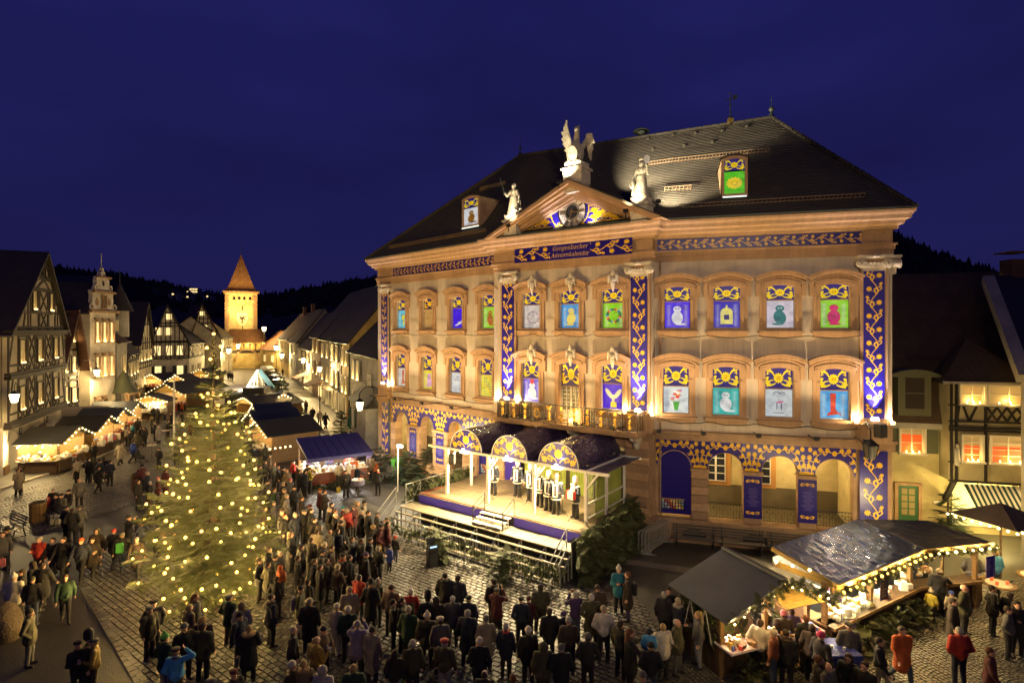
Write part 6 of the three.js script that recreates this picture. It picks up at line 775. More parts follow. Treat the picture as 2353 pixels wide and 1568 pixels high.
part(g, 'gallery_roof', slab(V(x0 - 0.6, yr, D + 0.5), V(x1 + 0.3, yr, D + 0.5), V(x1 - 1.5, y0 + 0.2, 0.05), V(x0 - 0.6, y0 + 0.2, 0.05), 0.2), mat([0.2, 0.09, 0.03], 0.75, { map: 'mottle', bump: 'grain', bs: 0.04 })); part(g, 'gallery_back_wall', bx(x1 - x0, yr - yg, 0.1, (x0 + x1) / 2, (yr + yg) / 2, 0.3), HM.yellow);
for (let i = 0; i <= 6; i++) { const x = x0 + (x1 - x0) * i / 6; part(g, 'gallery_post', [bx(0.25, yr - yg, 0.25, x, (yr + yg) / 2, D - 0.1), ...(i < 6 ? [bar(V(x, yr - 0.9, D - 0.1), V(x + 0.7, yr - 0.1, D - 0.1), 0.16), bar(V(x + (x1 - x0) / 6, yr - 0.9, D - 0.1), V(x + (x1 - x0) / 6 - 0.7, yr - 0.1, D - 0.1), 0.16)] : [])], HM.beam); } part(g, 'gallery_parapet', [bx(x1 - x0, 0.7, 0.15, (x0 + x1) / 2, yg + 0.35, D - 0.1), bx(x1 - x0 + 0.3, 0.2, 0.3, (x0 + x1) / 2, yg, D - 0.05)], HM.beam); part(g, 'gallery_lamp', [sp(0.2, x0 + 2, yr - 0.4, 1.2, 8)], glowM(0xffdc90, 3)); pointLamp(V(x0 + 4, yr - 0.3, 1.2).applyMatrix4(S.m), 0xffd080, 30, 0.15); pointLamp(V(x0 + 8, yr - 0.3, 1.2).applyMatrix4(S.m), 0xffd080, 30, 0.15);
spotLamp(P(600, 139, 9), P(553, 152, 17), 0xffcf80, 1500, 0.42, 0.7, 0.2); spotLamp(P(515, 141, 10.5), P(553, 153, 18), 0xffcf80, 950, 0.42, 0.7, 0.2); spotLamp(P(575, 112, 9), P(553, 150, 26), 0xffb450, 1700, 0.2, 0.8, 0.2);  // unseen floodlights, placed to light the tower shaft and its roof
wallLantern('bright lamp above the archway of the gate tower', P(546.5, 149, YV(796, 149)), V(0, 0.4, -0.7), 60, 2.2);
}
townHouse('town_house', 'low orange-roofed house right of the gate tower', fac(596, 148, 640, 140), { H: 5.5, R: 10, m: HM.yellow, floors: [[2.2, 1.6, [0.3, 0.7], 2]], roof: mat([0.2, 0.085, 0.03], 0.8, { map: 'mottle' }) });
townHouse('town_house', 'narrow house with an orange floodlit roof at the far end of the right row', fac(640, 138, 664, 122), { H: 8.5, R: 14.2, m: HM.yellow, w: 0.9, floors: [[6, 1.4, [0.3, 0.7], 2], [3, 1.5, [0.3, 0.7], 1]], roof: HM.roofR, chimney: 0.7 });
townHouse('town_house', 'grey house with dark roof and chimney in the far right row', fac(664, 120, 684, 108), { H: 8.2, R: 14.5, m: HM.grey, w: 0.9, floors: [[5.6, 1.5, [0.3, 0.7], 1, null, 1], [2.8, 1.5, [0.3, 0.7], 2]], chimney: 0.4 });
townHouse('town_house', 'cream house with two rows of lit windows in the far right row', fac(684, 107, 716, 93), { H: 7.4, R: 13.5, m: HM.cream, floors: [[4.8, 1.6, [0.2, 0.5, 0.8], 1, null, 1], [1, 2, [0.25, 0.6], 2]] });
townHouse('town_house', 'orange-plastered house with candle-lit windows in the right row', fac(717, 92, 736, 84), { H: 9.6, R: 16.5, m: HM.peach, w: 0.8, floors: [[6.9, 1.8, [0.25, 0.72], 3, null, 2], [3.6, 1.8, [0.25, 0.72], 3, null, 2]], run: 6 });
{
const g = townHouse('town_house', 'cream house with tall candle-lit windows in the right row', fac(736.5, 83.5, 760, 76), { H: 9.4, R: 16.5, m: HM.cream, w: 0.95, floors: [[6.5, 1.9, [0.3, 0.75], 3, null, 2], [3.3, 1.9, [0.3, 0.75], 3, null, 2], [0.2, 2.3, [0.3, 0.72], 2]], run: 6 });
townHouse('half_timbered_house', 'narrow half-timbered house with candle-lit windows in the right row', fac(760.5, 75.5, 784, 69.5), { H: 9.3, R: 16.5, m: HM.cream, w: 0.85, floors: [[6.4, 1.9, [0.25, 0.7], 3, null, 2], [3.2, 1.9, [0.25, 0.7], 3, null, 2], [0.2, 2.3, [0.3, 0.7], 2]], timber: [2.7, 3.1, 5.3, 6.2, 8.6], posts: 5, run: 6 });
townHouse('town_house', 'cream house with wreaths under its candle-lit windows in the right row', fac(784.5, 69, 803, 64.5), { H: 9.3, R: 16.5, m: HM.yellow, w: 0.75, floors: [[6.2, 1.9, [0.3, 0.75], 3, null, 2.2], [3.0, 1.9, [0.3, 0.75], 3, null, 2.2], [0.2, 2.2, [0.5], 2]], run: 6 });
const S = fac(803.5, 64, 876, 49.5), h = townHouse('shuttered_house', 'grey house with open shutters and candle-lit windows beside the town hall', S, { H: 8.3, R: 14.8, m: HM.grey, w: 1.0, floors: [[5.2, 1.9, [0.2, 0.36], 3, HM.shutter, 3], [1.9, 1.9, [0.2, 0.36], 3, HM.shutter, 3], [4.4, 1.7, [0.72], 0]], run: 6.5 });
part(h, 'side_roof', slab(V(S.L * 0.5, 3.6, 1.6), V(S.L * 1.0, 3.6, 1.6), V(S.L * 1.0, 5.2, 0.05), V(S.L * 0.55, 5.2, 0.05), 0.12), HM.roof); part(h, 'side_bay_wall', bx(S.L * 0.42, 3.5, 1.3, S.L * 0.77, 1.75, 0.66), HM.cream); win(h, S, S.L * 0.66, 1.2, 0.9, 1.7, { z: 1.42, lit: 0, shutters: HM.shutterG }); part(h, 'downpipe', rod(V(0.05, 0, 0.1), V(0.05, 8.2, 0.1), 0.07), M.lead);
}
for (const [u, v, w, dd, y0, y1, m, label, tn] of [[748, 892, 4.2, 2, 2.5, 3.4, HM.awn, 'pair of pale awnings before the cream house in the right row', -0.95], [815, 912, 5.4, 3, 2.3, 3.6, HM.awn, 'large cream awning before the shops in the right row', -0.8], [700, 884, 4, 2.4, 2.4, 3.2, HM.awnBrown, 'reddish awning before a shop in the far right row', -1], [675, 868, 4, 2, 2.4, 3.1, HM.awnBrown, 'small brown awning at the far end of the right row', -1], [825, 955, 4.2, 2.6, 2.2, 2.9, HM.awnRed, 'red awning over a lit flower shop beside the town hall', -0.75], [860, 950, 2.6, 1.6, 2.3, 2.9, mat([0.16, 0.17, 0.2], 0.8), 'grey-blue awning between the red awning and the town hall', -0.7]]) {
const p = G(u, v, y0), t = thing('awning', label, 'awning', p.clone().setY(0), tn), k = w / 2; part(t, 'canvas', slab(V(-k, y0, 0), V(k, y0, 0), V(k, y1, -dd), V(-k, y1, -dd), 0.04), m); part(t, 'valance', bx(w, 0.22, 0.02, 0, y0 - 0.1, 0.01), m); for (const q of [-k + 0.1, k - 0.1]) part(t, 'arm', rod(V(q, y0, 0), V(q, y1 - 0.5, -dd), 0.03), M.lead);
part(t, 'shop_front_light', [bx(w * 0.8, 1.5, 0.06, 0, 1.3, -dd + 0.1)], mat([0.5, 0.4, 0.2], 0.6, { em: [1, 0.72, 0.3], ei: 0.7, name: 'lit_window' })); pointLamp(p.clone().setY(2.0).add(V(sin(tn), 0, cos(tn)).multiplyScalar(-dd * 0.5)), 0xffdc90, u > 800 ? 16 : 10, 0.1, 'shop_lamp');
}
{
const S = fac(2048, 30, 2345, 28.6), L = S.L, X = (u) => su(S, u), Y = (u, v) => sy(S, u, v), g = house('oriel_house', 'house with a green door, brown mansard roof and half-timbered oriel right of the town hall', S), yE = Y(2100, 967);
part(g, 'wall', bx(L + 3, yE, 0.3, L / 2 + 0.5, yE / 2, -0.15), mat([0.5, 0.42, 0.2], 0.9, { map: 'mottle', bump: 'grain', bs: 0.006 }));
const ym = Y(2100, 648) + 0.6; part(g, 'mansard_roof', slab(V(-3, yE - 0.1, 0.35), V(L + 2, yE - 0.1, 0.35), V(L + 2, yE + 3.2, -0.6), V(-3, yE + 3.2, -0.6), 0.15).concat(slab(V(-3, yE + 3.2, -0.6), V(L + 2, yE + 3.2, -0.6), V(L + 2, 13.8, -4.6), V(-3, 13.8, -4.6), 0.15)), mat([0.075, 0.045, 0.022], 0.8, { map: 'mottle', size: 1.5, bump: 'grain', bs: 0.03 })); part(g, 'chimney', [bx(0.9, 1.2, 0.7, X(2098), 14.2, -4.4), bx(0.7, 0.6, 0.5, X(2098), 15.1, -4.4)], HM.grey);
const dm = part(g, 'dormer', [bx(1.5, 2.1, 1.0, X(2090), Y(2090, 905), 0.1), ext(poly(archPts(X(2090), 2.3, Y(2090, 872) + 0.2, Y(2090, 872) + 0.3, 0.3)), 1.4, -0.6)], mat([0.1, 0.1, 0.05], 0.8)); part(dm, 'pane', [bx(0.44, 1.6, 0.02, X(2080), Y(2090, 900), 0.61), bx(0.44, 1.6, 0.02, X(2101), Y(2090, 900), 0.61)], mat([0.05, 0.04, 0.03], 0.08)); part(dm, 'window_bars', [bx(1.05, 0.04, 0.04, X(2090), Y(2090, 900), 0.63)], HM.shutterG);
part(g, 'eaves_board', bx(4, 0.3, 0.5, 1.2, yE - 0.2, 0.1), HM.grey);
const cur = mat([0.5, 0.05, 0.01], 0.8, { em: [0.9, 0.12, 0.01], ei: 0.32, name: 'lit_window_curtain' }), redWin = (x, y, w, h, z, rows) => { const m = win(g, S, x, y, w, h, { z: z + 0.09, lit: 3, rows, frame: HM.frame, candle: 1.6 }); part(m, 'curtain', bx(w * 0.94, h * 0.6, 0.02, x, y + h * 0.31, z + 0.025), cur); return m; };
const wx = X(2093); redWin(wx, Y(2093, 1038), 1.05, 1.55, 0.05, 3); part(g, 'shutter', bx(0.55, 1.6, 0.06, wx + 0.95, Y(2093, 1004), 0.06), mat([0.075, 0.08, 0.04], 0.7)); part(g, 'shutter', bx(0.35, 1.6, 0.06, wx - 0.8, Y(2093, 1004), 0.06), mat([0.075, 0.08, 0.04], 0.7));
const dx = X(2085), dh = Y(2085, 1114), dr = part(g, 'door', bx(0.95, dh, 0.08, dx, dh / 2, 0.04), mat([0.03, 0.11, 0.04], 0.5)); part(dr, 'pane', [0, 1, 2, 3].flatMap((k) => [-0.17, 0.17].map((q) => bx(0.27, 0.3, 0.02, dx + q, dh - 0.3 - k * 0.36, 0.09))), mat([0.3, 0.25, 0.12], 0.2)); part(g, 'door_frame', [bx(0.16, dh + 0.1, 0.14, dx - 0.55, dh / 2, 0.06), bx(0.16, dh + 0.1, 0.14, dx + 0.55, dh / 2, 0.06), bx(1.26, 0.16, 0.14, dx, dh + 0.08, 0.06)], HM.stoneW); part(g, 'letter_box', bx(0.3, 0.22, 0.06, dx + 1.35, 1.45, 0.03), HM.white);
const o0 = X(2158), o1 = X(2338), ow = o1 - o0, oc = (o0 + o1) / 2, z1 = 1.0, yb = Y(2240, 1096), yt = Y(2240, 874), y2 = Y(2240, 962), y3 = Y(2240, 928), y4 = Y(2240, 986), y5 = Y(2240, 1050);
const or = part(g, 'oriel', [bx(ow, yt - yb, z1, oc, (yt + yb) / 2, z1 / 2)], mat([0.4, 0.35, 0.2], 0.9, { map: 'mottle' }), { label: 'half-timbered oriel with two rows of windows' });
const ob = (x0, y0, x1, yy, w = 0.16) => part(or, 'beam', bar(V(x0, y0, z1 + 0.03), V(x1, yy, z1 + 0.03), w, 0.08, V(0, 0, 1)), HM.beamB);
for (const y of [yb, y5 - 0.08, y4 + 0.1, y2, y2 - 0.3, y3 + 0.05]) ob(o0, y, o1, y, y === y2 - 0.3 ? 0.3 : 0.2); for (const x of [o0 + 0.08, o0 + 0.3, X(2238), o1 - 0.1]) ob(x, yb, x, yt, 0.2); ob(X(2175), y2, X(2180), y3 + 0.02, 0.12); ob(X(2202), y2, X(2189), y3, 0.14); ob(X(2202), y2, X(2218), y3, 0.14);
for (let k = 0; k < 4; k++) { const a = X(2242) + k * (o1 - 0.15 - X(2242)) / 4, b = a + (o1 - 0.15 - X(2242)) / 4; ob(a, y2 + 0.08, b, y3 - 0.02, 0.09); ob(a, y3 - 0.02, b, y2 + 0.08, 0.09); }
for (const [u0, u1] of [[2182, 2232], [2244, 2334]]) { const a = X(u0), b = X(u1); win(g, S, (a + b) / 2, Y(2240, 921), b - a, Y(2240, 882) - Y(2240, 921), { z: z1 + 0.14, lit: 3, rows: 2, candle: 2.2 }); } for (const [u0, u1] of [[2186, 2226], [2248, 2326]]) { const a = X(u0), b = X(u1); redWin((a + b) / 2, y5 + 0.03, b - a, Y(2240, 990) - y5 - 0.1, z1 + 0.06, 4); }
part(g, 'oriel_roof', [tri([V(o0 - 0.5, yt - 0.05, z1 + 0.5), V(o1 + 0.3, yt - 0.05, z1 + 0.5), V(X(2227), Y(2227, 776), -0.3)]), tri([V(o0 - 0.5, yt - 0.05, -0.4), V(o0 - 0.5, yt - 0.05, z1 + 0.5), V(X(2227), Y(2227, 776), -0.3)]), tri([V(o1 + 0.3, yt - 0.05, z1 + 0.5), V(o1 + 0.3, yt - 0.05, -0.4), V(X(2227), Y(2227, 776), -0.3)])], mat([0.075, 0.05, 0.028], 0.8, { map: 'mottle', size: 1.5, bump: 'grain', bs: 0.03 })); part(g, 'oriel_eaves', bx(ow + 0.9, 0.12, 0.2, oc, yt, z1 + 0.45), HM.grey);
for (const u of [2170, 2325]) part(g, 'oriel_bracket', bar(V(X(u), yb, z1), V(X(u), yb - 1.2, 0.05), 0.2), HM.beamB); part(g, 'saint_figure', blob([cap([0, 0, 0], [0, 0.7, 0], 0.14, 0.1), ell([0, 0.9, 0], [0.08, 0.1, 0.08])], 0.04, 0.05).translate(X(2172), y5 - 0.1, z1 + 0.2), HM.grey);
const am = canvasTex(512, 64, (x, W2, H2) => { for (let k = 0; k < 20; k++) { x.fillStyle = k % 2 ? '#d8d4c4' : '#1c3a36'; x.fillRect(k * W2 / 20, 0, W2 / 20 + 1, H2); } }), aM = texMat(am, 0.8), a0 = X(2196), a1 = X(2312), q = slab(V(a0, yb - 1.0, 1.9), V(a1, yb - 1.0, 1.9), V(a1 + 0.05, yb - 0.15, 0.9), V(a0 - 0.05, yb - 0.15, 0.9), 0.03); const ag = join([...q, bx(a1 - a0, 0.3, 0.02, (a0 + a1) / 2, yb - 1.15, 1.91)]); fitUV(ag, a0, 0, a1 - a0, 10); part(g, 'striped_awning', ag, aM, { keep: true });
part(g, 'shop_window', bx(2.6, 2.2, 0.06, X(2255), 1.5, 0.05), mat([0.5, 0.42, 0.15], 0.6, { em: [1, 0.8, 0.25], ei: 0.75, name: 'lit_window' })); const gl = [V(X(2215), 2.5, 0.5), V(X(2255), 2.1, 0.6), V(X(2300), 2.5, 0.5)]; garland(g, gl, 30, 0.2, { s: 0.7, mat: needleDark }); for (let k = 0; k < 60; k++) bulb(g, V(X(2205) + rnd() * 3.0, rr(1.2, 2.7), rr(0.3, 0.8)), 0.02, bulbMat); pointLamp(V(X(2255), 2.0, 1.3).applyMatrix4(S.m), 0xffe08c, 26, 0.12, 'shop_lamp'); pointLamp(V(X(2330), y5 + 0.1, z1 + 0.35).applyMatrix4(S.m), 0xffe0a0, 10, 0.06); part(g, 'oriel_lamp', sp(0.09, X(2330), y5 + 0.1, z1 + 0.3, 8), glowM(0xffe9b8, 5)); pointLamp(V(X(2120), 2.6, 2.4).applyMatrix4(S.m), 0xffe090, 8, 0.1);
const n = thing('white_verge_house', 'dark-roofed house with a broad white verge board at the right edge', 'house', P(2346, 25.8)); const A = P(2262, 31, YV(632, 31)), B = P(2345, 26, YV(858, 26)), A2 = A.clone().add(V(14, 0, -1.5)), B2 = B.clone().add(V(14, 0, -1.5)), rel = (p) => p.clone().sub(n.position);
part(n, 'roof', slab(rel(B), rel(B2), rel(A2), rel(A), 0.25), HM.roof); part(n, 'verge_board', bar(rel(A).add(V(0.1, -0.22, 0.1)), rel(B).add(V(0.1, -0.22, 0.1)), 0.5, 0.5), HM.grey); part(n, 'wall', bx(10, 8.4, 0.3, 5.4, 4.2, -0.8, 0.1), HM.grey); part(n, 'chimney', [bx(0.8, 1.2, 0.8, A.x - n.position.x + 2.0, A.y + 0.3, A.z - n.position.z - 0.5), bx(1.2, 0.06, 1.2, A.x - n.position.x + 2.0, A.y + 1.3, A.z - n.position.z - 0.5)], HM.plinth);
}
{ const p = inS(SR, sAt(SR, 2000, 1.0), YV(1042, 24.6), 1.0); wallLantern('unlit iron lantern with pale panes on the right corner of the town hall', p, SR.n.clone().multiplyScalar(-0.85).add(V(0, 0.5, 0)), 0, 1.25); const f = thing('floodlight', 'black floodlight on a bracket above the town hall corner lantern', 'floodlight', p.clone().add(V(0.45, 0.95, 0))); part(f, 'housing', rbx(0.45, 0.6, 0.35, 0, 0, 0, 0.03, 0.4), M.blackP); part(f, 'bracket', rod(V(-0.1, 0, -0.1), V(-0.35, 0.2, -0.75), 0.03), M.iron); }
wallLantern('unlit lantern on a long bracket above the red awning', P(826, 48, YV(933, 48)), V(0.9, 0.8, -1), 1.5, 1.5);
for (const [u, v, d, cd, label, lit] of [[325, 823, 95, 110, 'bright street lamp before the four lit windows in the left row'], [525, 806, 130, 110, 'street lamp below the red-roofed half-timbered house'], [634, 799, 140, 110, 'street lamp in front of the low orange-roofed house'], [647, 817, 120, 90, 'street lamp at the far shops of the right row'], [696, 828, 97, 120, 'street lamp above the reddish awning in the right row'], [734, 848, 74, 120, 'street lamp above the pair of pale awnings'], [606, 756, 146, 160, 'high floodlamp on a roof right of the gate tower']]) {
const p = P(u, d), y = YV(v, d), t = thing('unseen_lamp', label, 'street lamp', p), s = d / 60; part(t, 'post', [cy(0.07, 0.05, y - 0.3, 0, 0, 0, 8)], M.iron); part(t, 'lamp_glass', new THREE.CylinderGeometry(0.24 * s, 0.16 * s, 0.42 * s, 6).translate(0, y, 0), glowM(0xffe6a8, 3.2)); part(t, 'lamp_cap', new THREE.ConeGeometry(0.3 * s, 0.2 * s, 6).translate(0, y + 0.32 * s, 0), M.iron); pointLamp(p.clone().add(V(0.1, y - 0.05, 0.42 * s)), 0xffdc96, cd * 1.7, 0.15, 'unseen_lamp');
}
{
const hill = (name, label, pts, d, h0) => { const g = [], s = []; for (let i = 0; i < pts.length - 1; i++) { const n = 26; for (let k = 0; k < n; k++) { const t = k / n, u = pts[i][0] + (pts[i + 1][0] - pts[i][0]) * t, v = pts[i][1] + (pts[i + 1][1] - pts[i][1]) * t; s.push(P(u, d, YV(v + 1.6 * Math.sin(u * 0.13), d))); } } for (let i = 0; i < s.length - 1; i++) { const a = s[i], b = s[i + 1], f = (p, q, y) => V(p.x * q, y, p.z * q); for (let r = 0; r < 6; r++) { const h = (p, r2) => f(p, 1 - 0.11 * (6 - r2), p.y * Math.pow(r2 / 6, 0.8)); g.push(quad(h(a, r), h(b, r), h(b, r + 1), h(a, r + 1))); } }
const m = tag(single(name, g, mat([0.02, 0.02, 0.014], 0.95, { map: 'mottle', size: 60 }), null, null), label, null, null, 'structure'); return s; };
const far = mat([0.018, 0.02, 0.013], 0.95), woods = (label, s, n, hh) => { const w = thing('hill_woods', label, 'woods', V(0, 0, 0)); w.userData.kind = 'stuff'; const list = []; const cone = [boxUV(new THREE.ConeGeometry(1, 3, 6)), boxUV(new THREE.IcosahedronGeometry(1.2, 1))]; for (const k of [0, 1]) { const im = new THREE.InstancedMesh(cone[k], far, n); im.name = 'trees'; im.userData.kind = 'stuff'; for (let i = 0; i < n; i++) { const p = s[(rnd() * (s.length - 1)) | 0], q = 1 - 0.5 * Math.pow(rnd(), 2.2) * 0.9, h = hh * rr(0.5, k ? 0.9 : 1.5), f = (q - 0.34) / 0.66; im.setMatrixAt(i, M4().makeScale(h * (k ? 0.45 : 0.3), h * 0.45, h * 0.45).setPosition(p.x * q + rr(-4, 4), p.y * Math.pow(Math.max(0.03, f), 0.8) + h * 0.2, p.z * q)); } w.add(im); } };
const a = hill('hill', 'dark wooded hill behind the left houses', [[-200, 560], [60, 615], [240, 632], [300, 648], [370, 658], [440, 676], [520, 686], [640, 682], [720, 668], [800, 652], [900, 642], [1000, 630], [1200, 640]], 520); woods('dark wood along the hill behind the left houses', a, 1500, 6);
const b = hill('hill_001', 'dark wooded hill behind the houses on the right', [[1700, 560], [1950, 520], [2045, 545], [2100, 575], [2160, 602], [2230, 622], [2290, 640], [2360, 645], [2500, 640]], 260); woods('dark wood on the hill right of the town hall', b, 700, 4.5);
const hb = thing('hillside_block', 'distant apartment block on the hillside with lit windows', 'building', P(447, 420)), yb = YV(690, 420); part(hb, 'wall', bx(7, yb + 10, 6, 0, yb / 2 + 4, 0), HM.grey); [[0, 0], [1, 0], [2, 0], [-1, -1], [0, -1], [1, -1], [0, -2], [1, -2], [2, -1], [0, -3], [0.5, -4], [0, -4]].forEach(([i, j]) => part(hb, 'window', bx(1.6, 1.0, 0.1, i * 2 - 1.4, yb + 8.2 + j * 1.9, 3.06), litB));
for (const [u, v] of [[402, 676], [435, 682], [480, 681], [560, 700], [940, 640], [614, 712], [640, 707], [655, 716], [662, 708], [688, 712], [700, 717], [726, 711], [735, 707], [715, 720], [700, 704], [352, 676], [386, 690]]) { const d = 330 + hash(u, v) * 60, t = thing('distant_house', `tiny distant house with a lit window ${u < 600 ? 'on the left hillside' : 'on the hillside behind the right row'}`, 'house', P(u, d, 0), 0, u < 600 ? 'lit houses on the left hillside' : 'lit houses behind the right row'); const y = YV(v, d); part(t, 'wall', bx(6, y + 1, 5, 0, y / 2, 0), HM.grey); part(t, 'roof', new THREE.CylinderGeometry(0.1, 4.4, 3, 4).rotateY(PI / 4).translate(0, y + 2.5, 0), HM.roof); part(t, 'window', bx(1.1, 0.9, 0.1, 0, y, 2.56), litB); }
}
const KM = { wood: mat([0.34, 0.2, 0.07], 0.7, { map: 'wood' }), woodD: mat([0.13, 0.07, 0.03], 0.75, { map: 'wood' }), yellow: mat([0.62, 0.42, 0.12], 0.6, { map: 'wood' }), roofB: mat([0.022, 0.021, 0.02], 0.7, { bump: 'grain', bs: 0.02, map: 'mottle' }), roofBlue: mat([0.03, 0.04, 0.06], 0.6, { bump: 'grain', bs: 0.015 }), greyRoof: mat([0.06, 0.072, 0.095], 0.5, { bump: 'grain', bs: 0.006, map: 'mottle' }), canvas: mat([0.02, 0.02, 0.14], 0.5, { bump: 'folds', bs: 0.02, bsize: 2.2 }), foil: mat([0.1, 0.15, 0.25], 0.26, { metal: 0.6, bump: 'folds', bs: 0.006, bsize: 3.1 }), tarp: mat([0.03, 0.035, 0.034], 0.4, { bump: 'folds', bs: 0.02, bsize: 2 }), cloth: mat([0.65, 0.6, 0.5], 0.8), pink: mat([0.6, 0.5, 0.55], 0.6) };
const goodsM = [[0.7, 0.66, 0.55], [0.55, 0.08, 0.05], [0.6, 0.42, 0.08], [0.08, 0.12, 0.4], [0.3, 0.17, 0.07], [0.75, 0.72, 0.68]].map((c) => mat(c, 0.5));
function goods(g, x0, x1, z0, z1, y, n, sc = 1, pal = [0, 0, 1, 2, 3, 4, 5]) {
const by = {}; for (let i = 0; i < n; i++) { const k = pal[rnd() * pal.length | 0], s = rr(0.06, 0.16) * sc, x = rr(x0, x1), z = rr(z0, z1), t = rnd(); (by[k] ||= []).push(t < 0.4 ? bx(s * 1.3, s * rr(0.6, 2), s, x, y + s * 0.5, z, rnd() * 3) : t < 0.75 ? cy(s * 0.5, s * 0.45, s * rr(0.8, 2), x, y, z, 7) : sp(s * 0.6, x, y + s * 0.5, z, 6)); }
for (const k in by) part(g, 'goods', by[k], goodsM[k], { kind: 'stuff' });
}
let stallSeed = 0;
function chalet(label, a, b, o) {
const S = seg(V(a[0], 0, -a[1]), V(b[0], 0, -b[1])), w = S.L, g = thing('market_stall', label, 'market stall', S.a, Math.atan2(S.n.x, S.n.z)), D = o.depth || 3, yE = o.yE || 2.3, yR = o.yR || 3.2, f = o.fo ?? 0.6, m = o.wall || KM.wood, c = w / 2, ov = 0.25, k = (yR - yE) / c, big = o.big;
part(g, 'roof', [...slab(V(-ov, yE - ov * k, 0), V(c, yR, 0), V(c, yR, -D - 0.2), V(-ov, yE - ov * k, -D - 0.2), 0.06)], o.roof || KM.roofB); part(g, 'roof', [...slab(V(c, yR, 0), V(w + ov, yE - ov * k, 0), V(w + ov, yE - ov * k, -D - 0.2), V(c, yR, -D - 0.2), 0.06)], o.roof2 || o.roof || KM.roofB);
if (big) part(g, 'ridge_cap', [bar(V(c, yR + 0.02, 0), V(c, yR + 0.02, -D - 0.2), 0.08, 0.14)], o.roof || KM.roofB);
const plank = (x, z, ww, h, y, ry) => part(g, 'plank', bx(ww - 0.015, h, 0.04, x, y + h / 2, z, ry), m);
if (big) { const n = 7; for (let i = 0; i < n; i++) { const z = -f - (i + 0.5) * (D - f) / n; part(g, 'plank', bx(0.04, yE, (D - f) / n - 0.012, 0.2, yE / 2, z), m); part(g, 'plank', bx(0.04, yE, (D - f) / n - 0.012, w - 0.2, yE / 2, z), m); } } else for (const q of [0.2, w - 0.2]) part(g, 'side_wall', bx(0.05, yE, D - f, q, yE / 2, -(D + f) / 2), m);
part(g, 'back_wall', ext(poly([[0.2, 0], [w - 0.2, 0], [w - 0.2, yE], [c, yR - 0.12], [0.2, yE]]), 0.05, -D), m); part(g, 'gable_board', ext(poly([[0.15, yE - 0.1], [w - 0.15, yE - 0.1], [c, yR - 0.12]]), 0.04, -f), o.gable || KM.yellow);
for (const x of o.posts || [0.25, w - 0.25]) part(g, 'post', bx(0.13, yE, 0.13, x, yE / 2, -f), KM.wood);
if (o.closed) part(g, 'shutter_wall', bx(w - 0.4, yE - 0.1, 0.05, c, (yE - 0.1) / 2, -f - 0.02), o.gable || KM.yellow); else {
part(g, 'counter', [bx(w - 0.3, 0.06, 0.75, c, 1.0, -f + 0.2)], o.counter || KM.wood); part(g, 'counter_front', bx(w - 0.4, 0.98, 0.05, c, 0.5, -f + 0.02), o.front || KM.woodD);
goods(g, 0.3, w - 0.3, -f - 0.05, -f + 0.5, 1.03, o.n || 60, o.gs || 1.2, o.pal); part(g, 'shelf', [0, 1, 2].map((q) => bx(w - 0.7, 0.03, 0.25, c, 1.1 + q * 0.42, -D + 0.2)), KM.wood); for (let q = 0; q < 3; q++) goods(g, 0.4, w - 0.4, -D + 0.12, -D + 0.3, 1.12 + q * 0.42, (o.n || 60) / 4, 1, o.pal);
for (const t of o.lamps || [0.5]) { part(g, 'lamp', sp(0.08, w * t, yE - 0.25, -(D + f) / 2, 8), glowM(0xffe4b0, 5)); pointLamp(V(w * t, yE - 0.42, -(D + f) / 2).applyMatrix4(S.m), o.lc || 0xffdc98, o.cd || 22, 0.09, 'stall_lamp'); }
}
if (o.bulbs !== 0) { const n = o.nb || Math.round(w / 0.42); for (let i = 0; i <= n; i++) { const t = i / n, x = t * w, y = yE - 0.05 + (yR - yE) * (1 - Math.abs(t - 0.5) * 2) - 0.08; bulb(g, V(x, y, 0.06), (o.br || 0.055) * rr(0.85, 1.15), bulbWhite, i % 2 ? 0 : (o.bc || 1.4)); } }
if (o.garland) { garland(g, [V(-0.1, yE - 0.12, 0.08), V(c * 0.5, (yE + yR) / 2 - 0.08, 0.08), V(c, yR - 0.05, 0.08), V(c * 1.5, (yE + yR) / 2 - 0.08, 0.08), V(w + 0.1, yE - 0.12, 0.08)], 40, 0.1, { s: 0.75 }); }
return [g, S, w];
}
{
const [g, S, w] = chalet('front stall of the left row with white crockery under a black roof', [-32.6, 41.2], [-33.1, 44.8], { depth: 3.2, yE: 2.3, yR: 3.15, n: 80, gs: 1.7, pal: [0, 0, 5, 5, 2], cd: 34, posts: [0.3, 3.3] });
const sd = part(g, 'side_counter', [bx(0.8, 0.06, 2.6, -0.1, 1.0, -1.6)], KM.cloth); goods(g, -0.45, 0.2, -2.9, -0.4, 1.03, 110, 1.5, [0, 0, 5, 5, 2, 1, 0]); part(g, 'side_counter_front', bx(0.06, 0.95, 2.5, -0.3, 0.48, -1.6), KM.woodD); for (let k = 0; k < 6; k++) bulb(g, V(-0.2, 2.1, -0.3 - k * 0.5), 0.045, bulbWhite, 1.2); pointLamp(V(-0.35, 1.95, -1.3).applyMatrix4(S.m), 0xffdf9c, 12, 0.1, 'stall_lamp'); pointLamp(V(-0.35, 1.95, -2.9).applyMatrix4(S.m), 0xffdf9c, 12, 0.1, 'stall_lamp'); part(g, 'lamp', [sp(0.06, -0.25, 2.0, -1.3, 8), sp(0.06, -0.25, 2.0, -2.9, 8)], glowM(0xffe4b0, 5));
}
chalet('left-row stall selling bright knitwear with clothes hung from its counter', [-33.5, 45.9], [-34.1, 49.4], { depth: 3.4, yE: 2.35, yR: 3.25, n: 110, gs: 2.2, pal: [0, 1, 5, 5, 3, 4], cd: 34 });
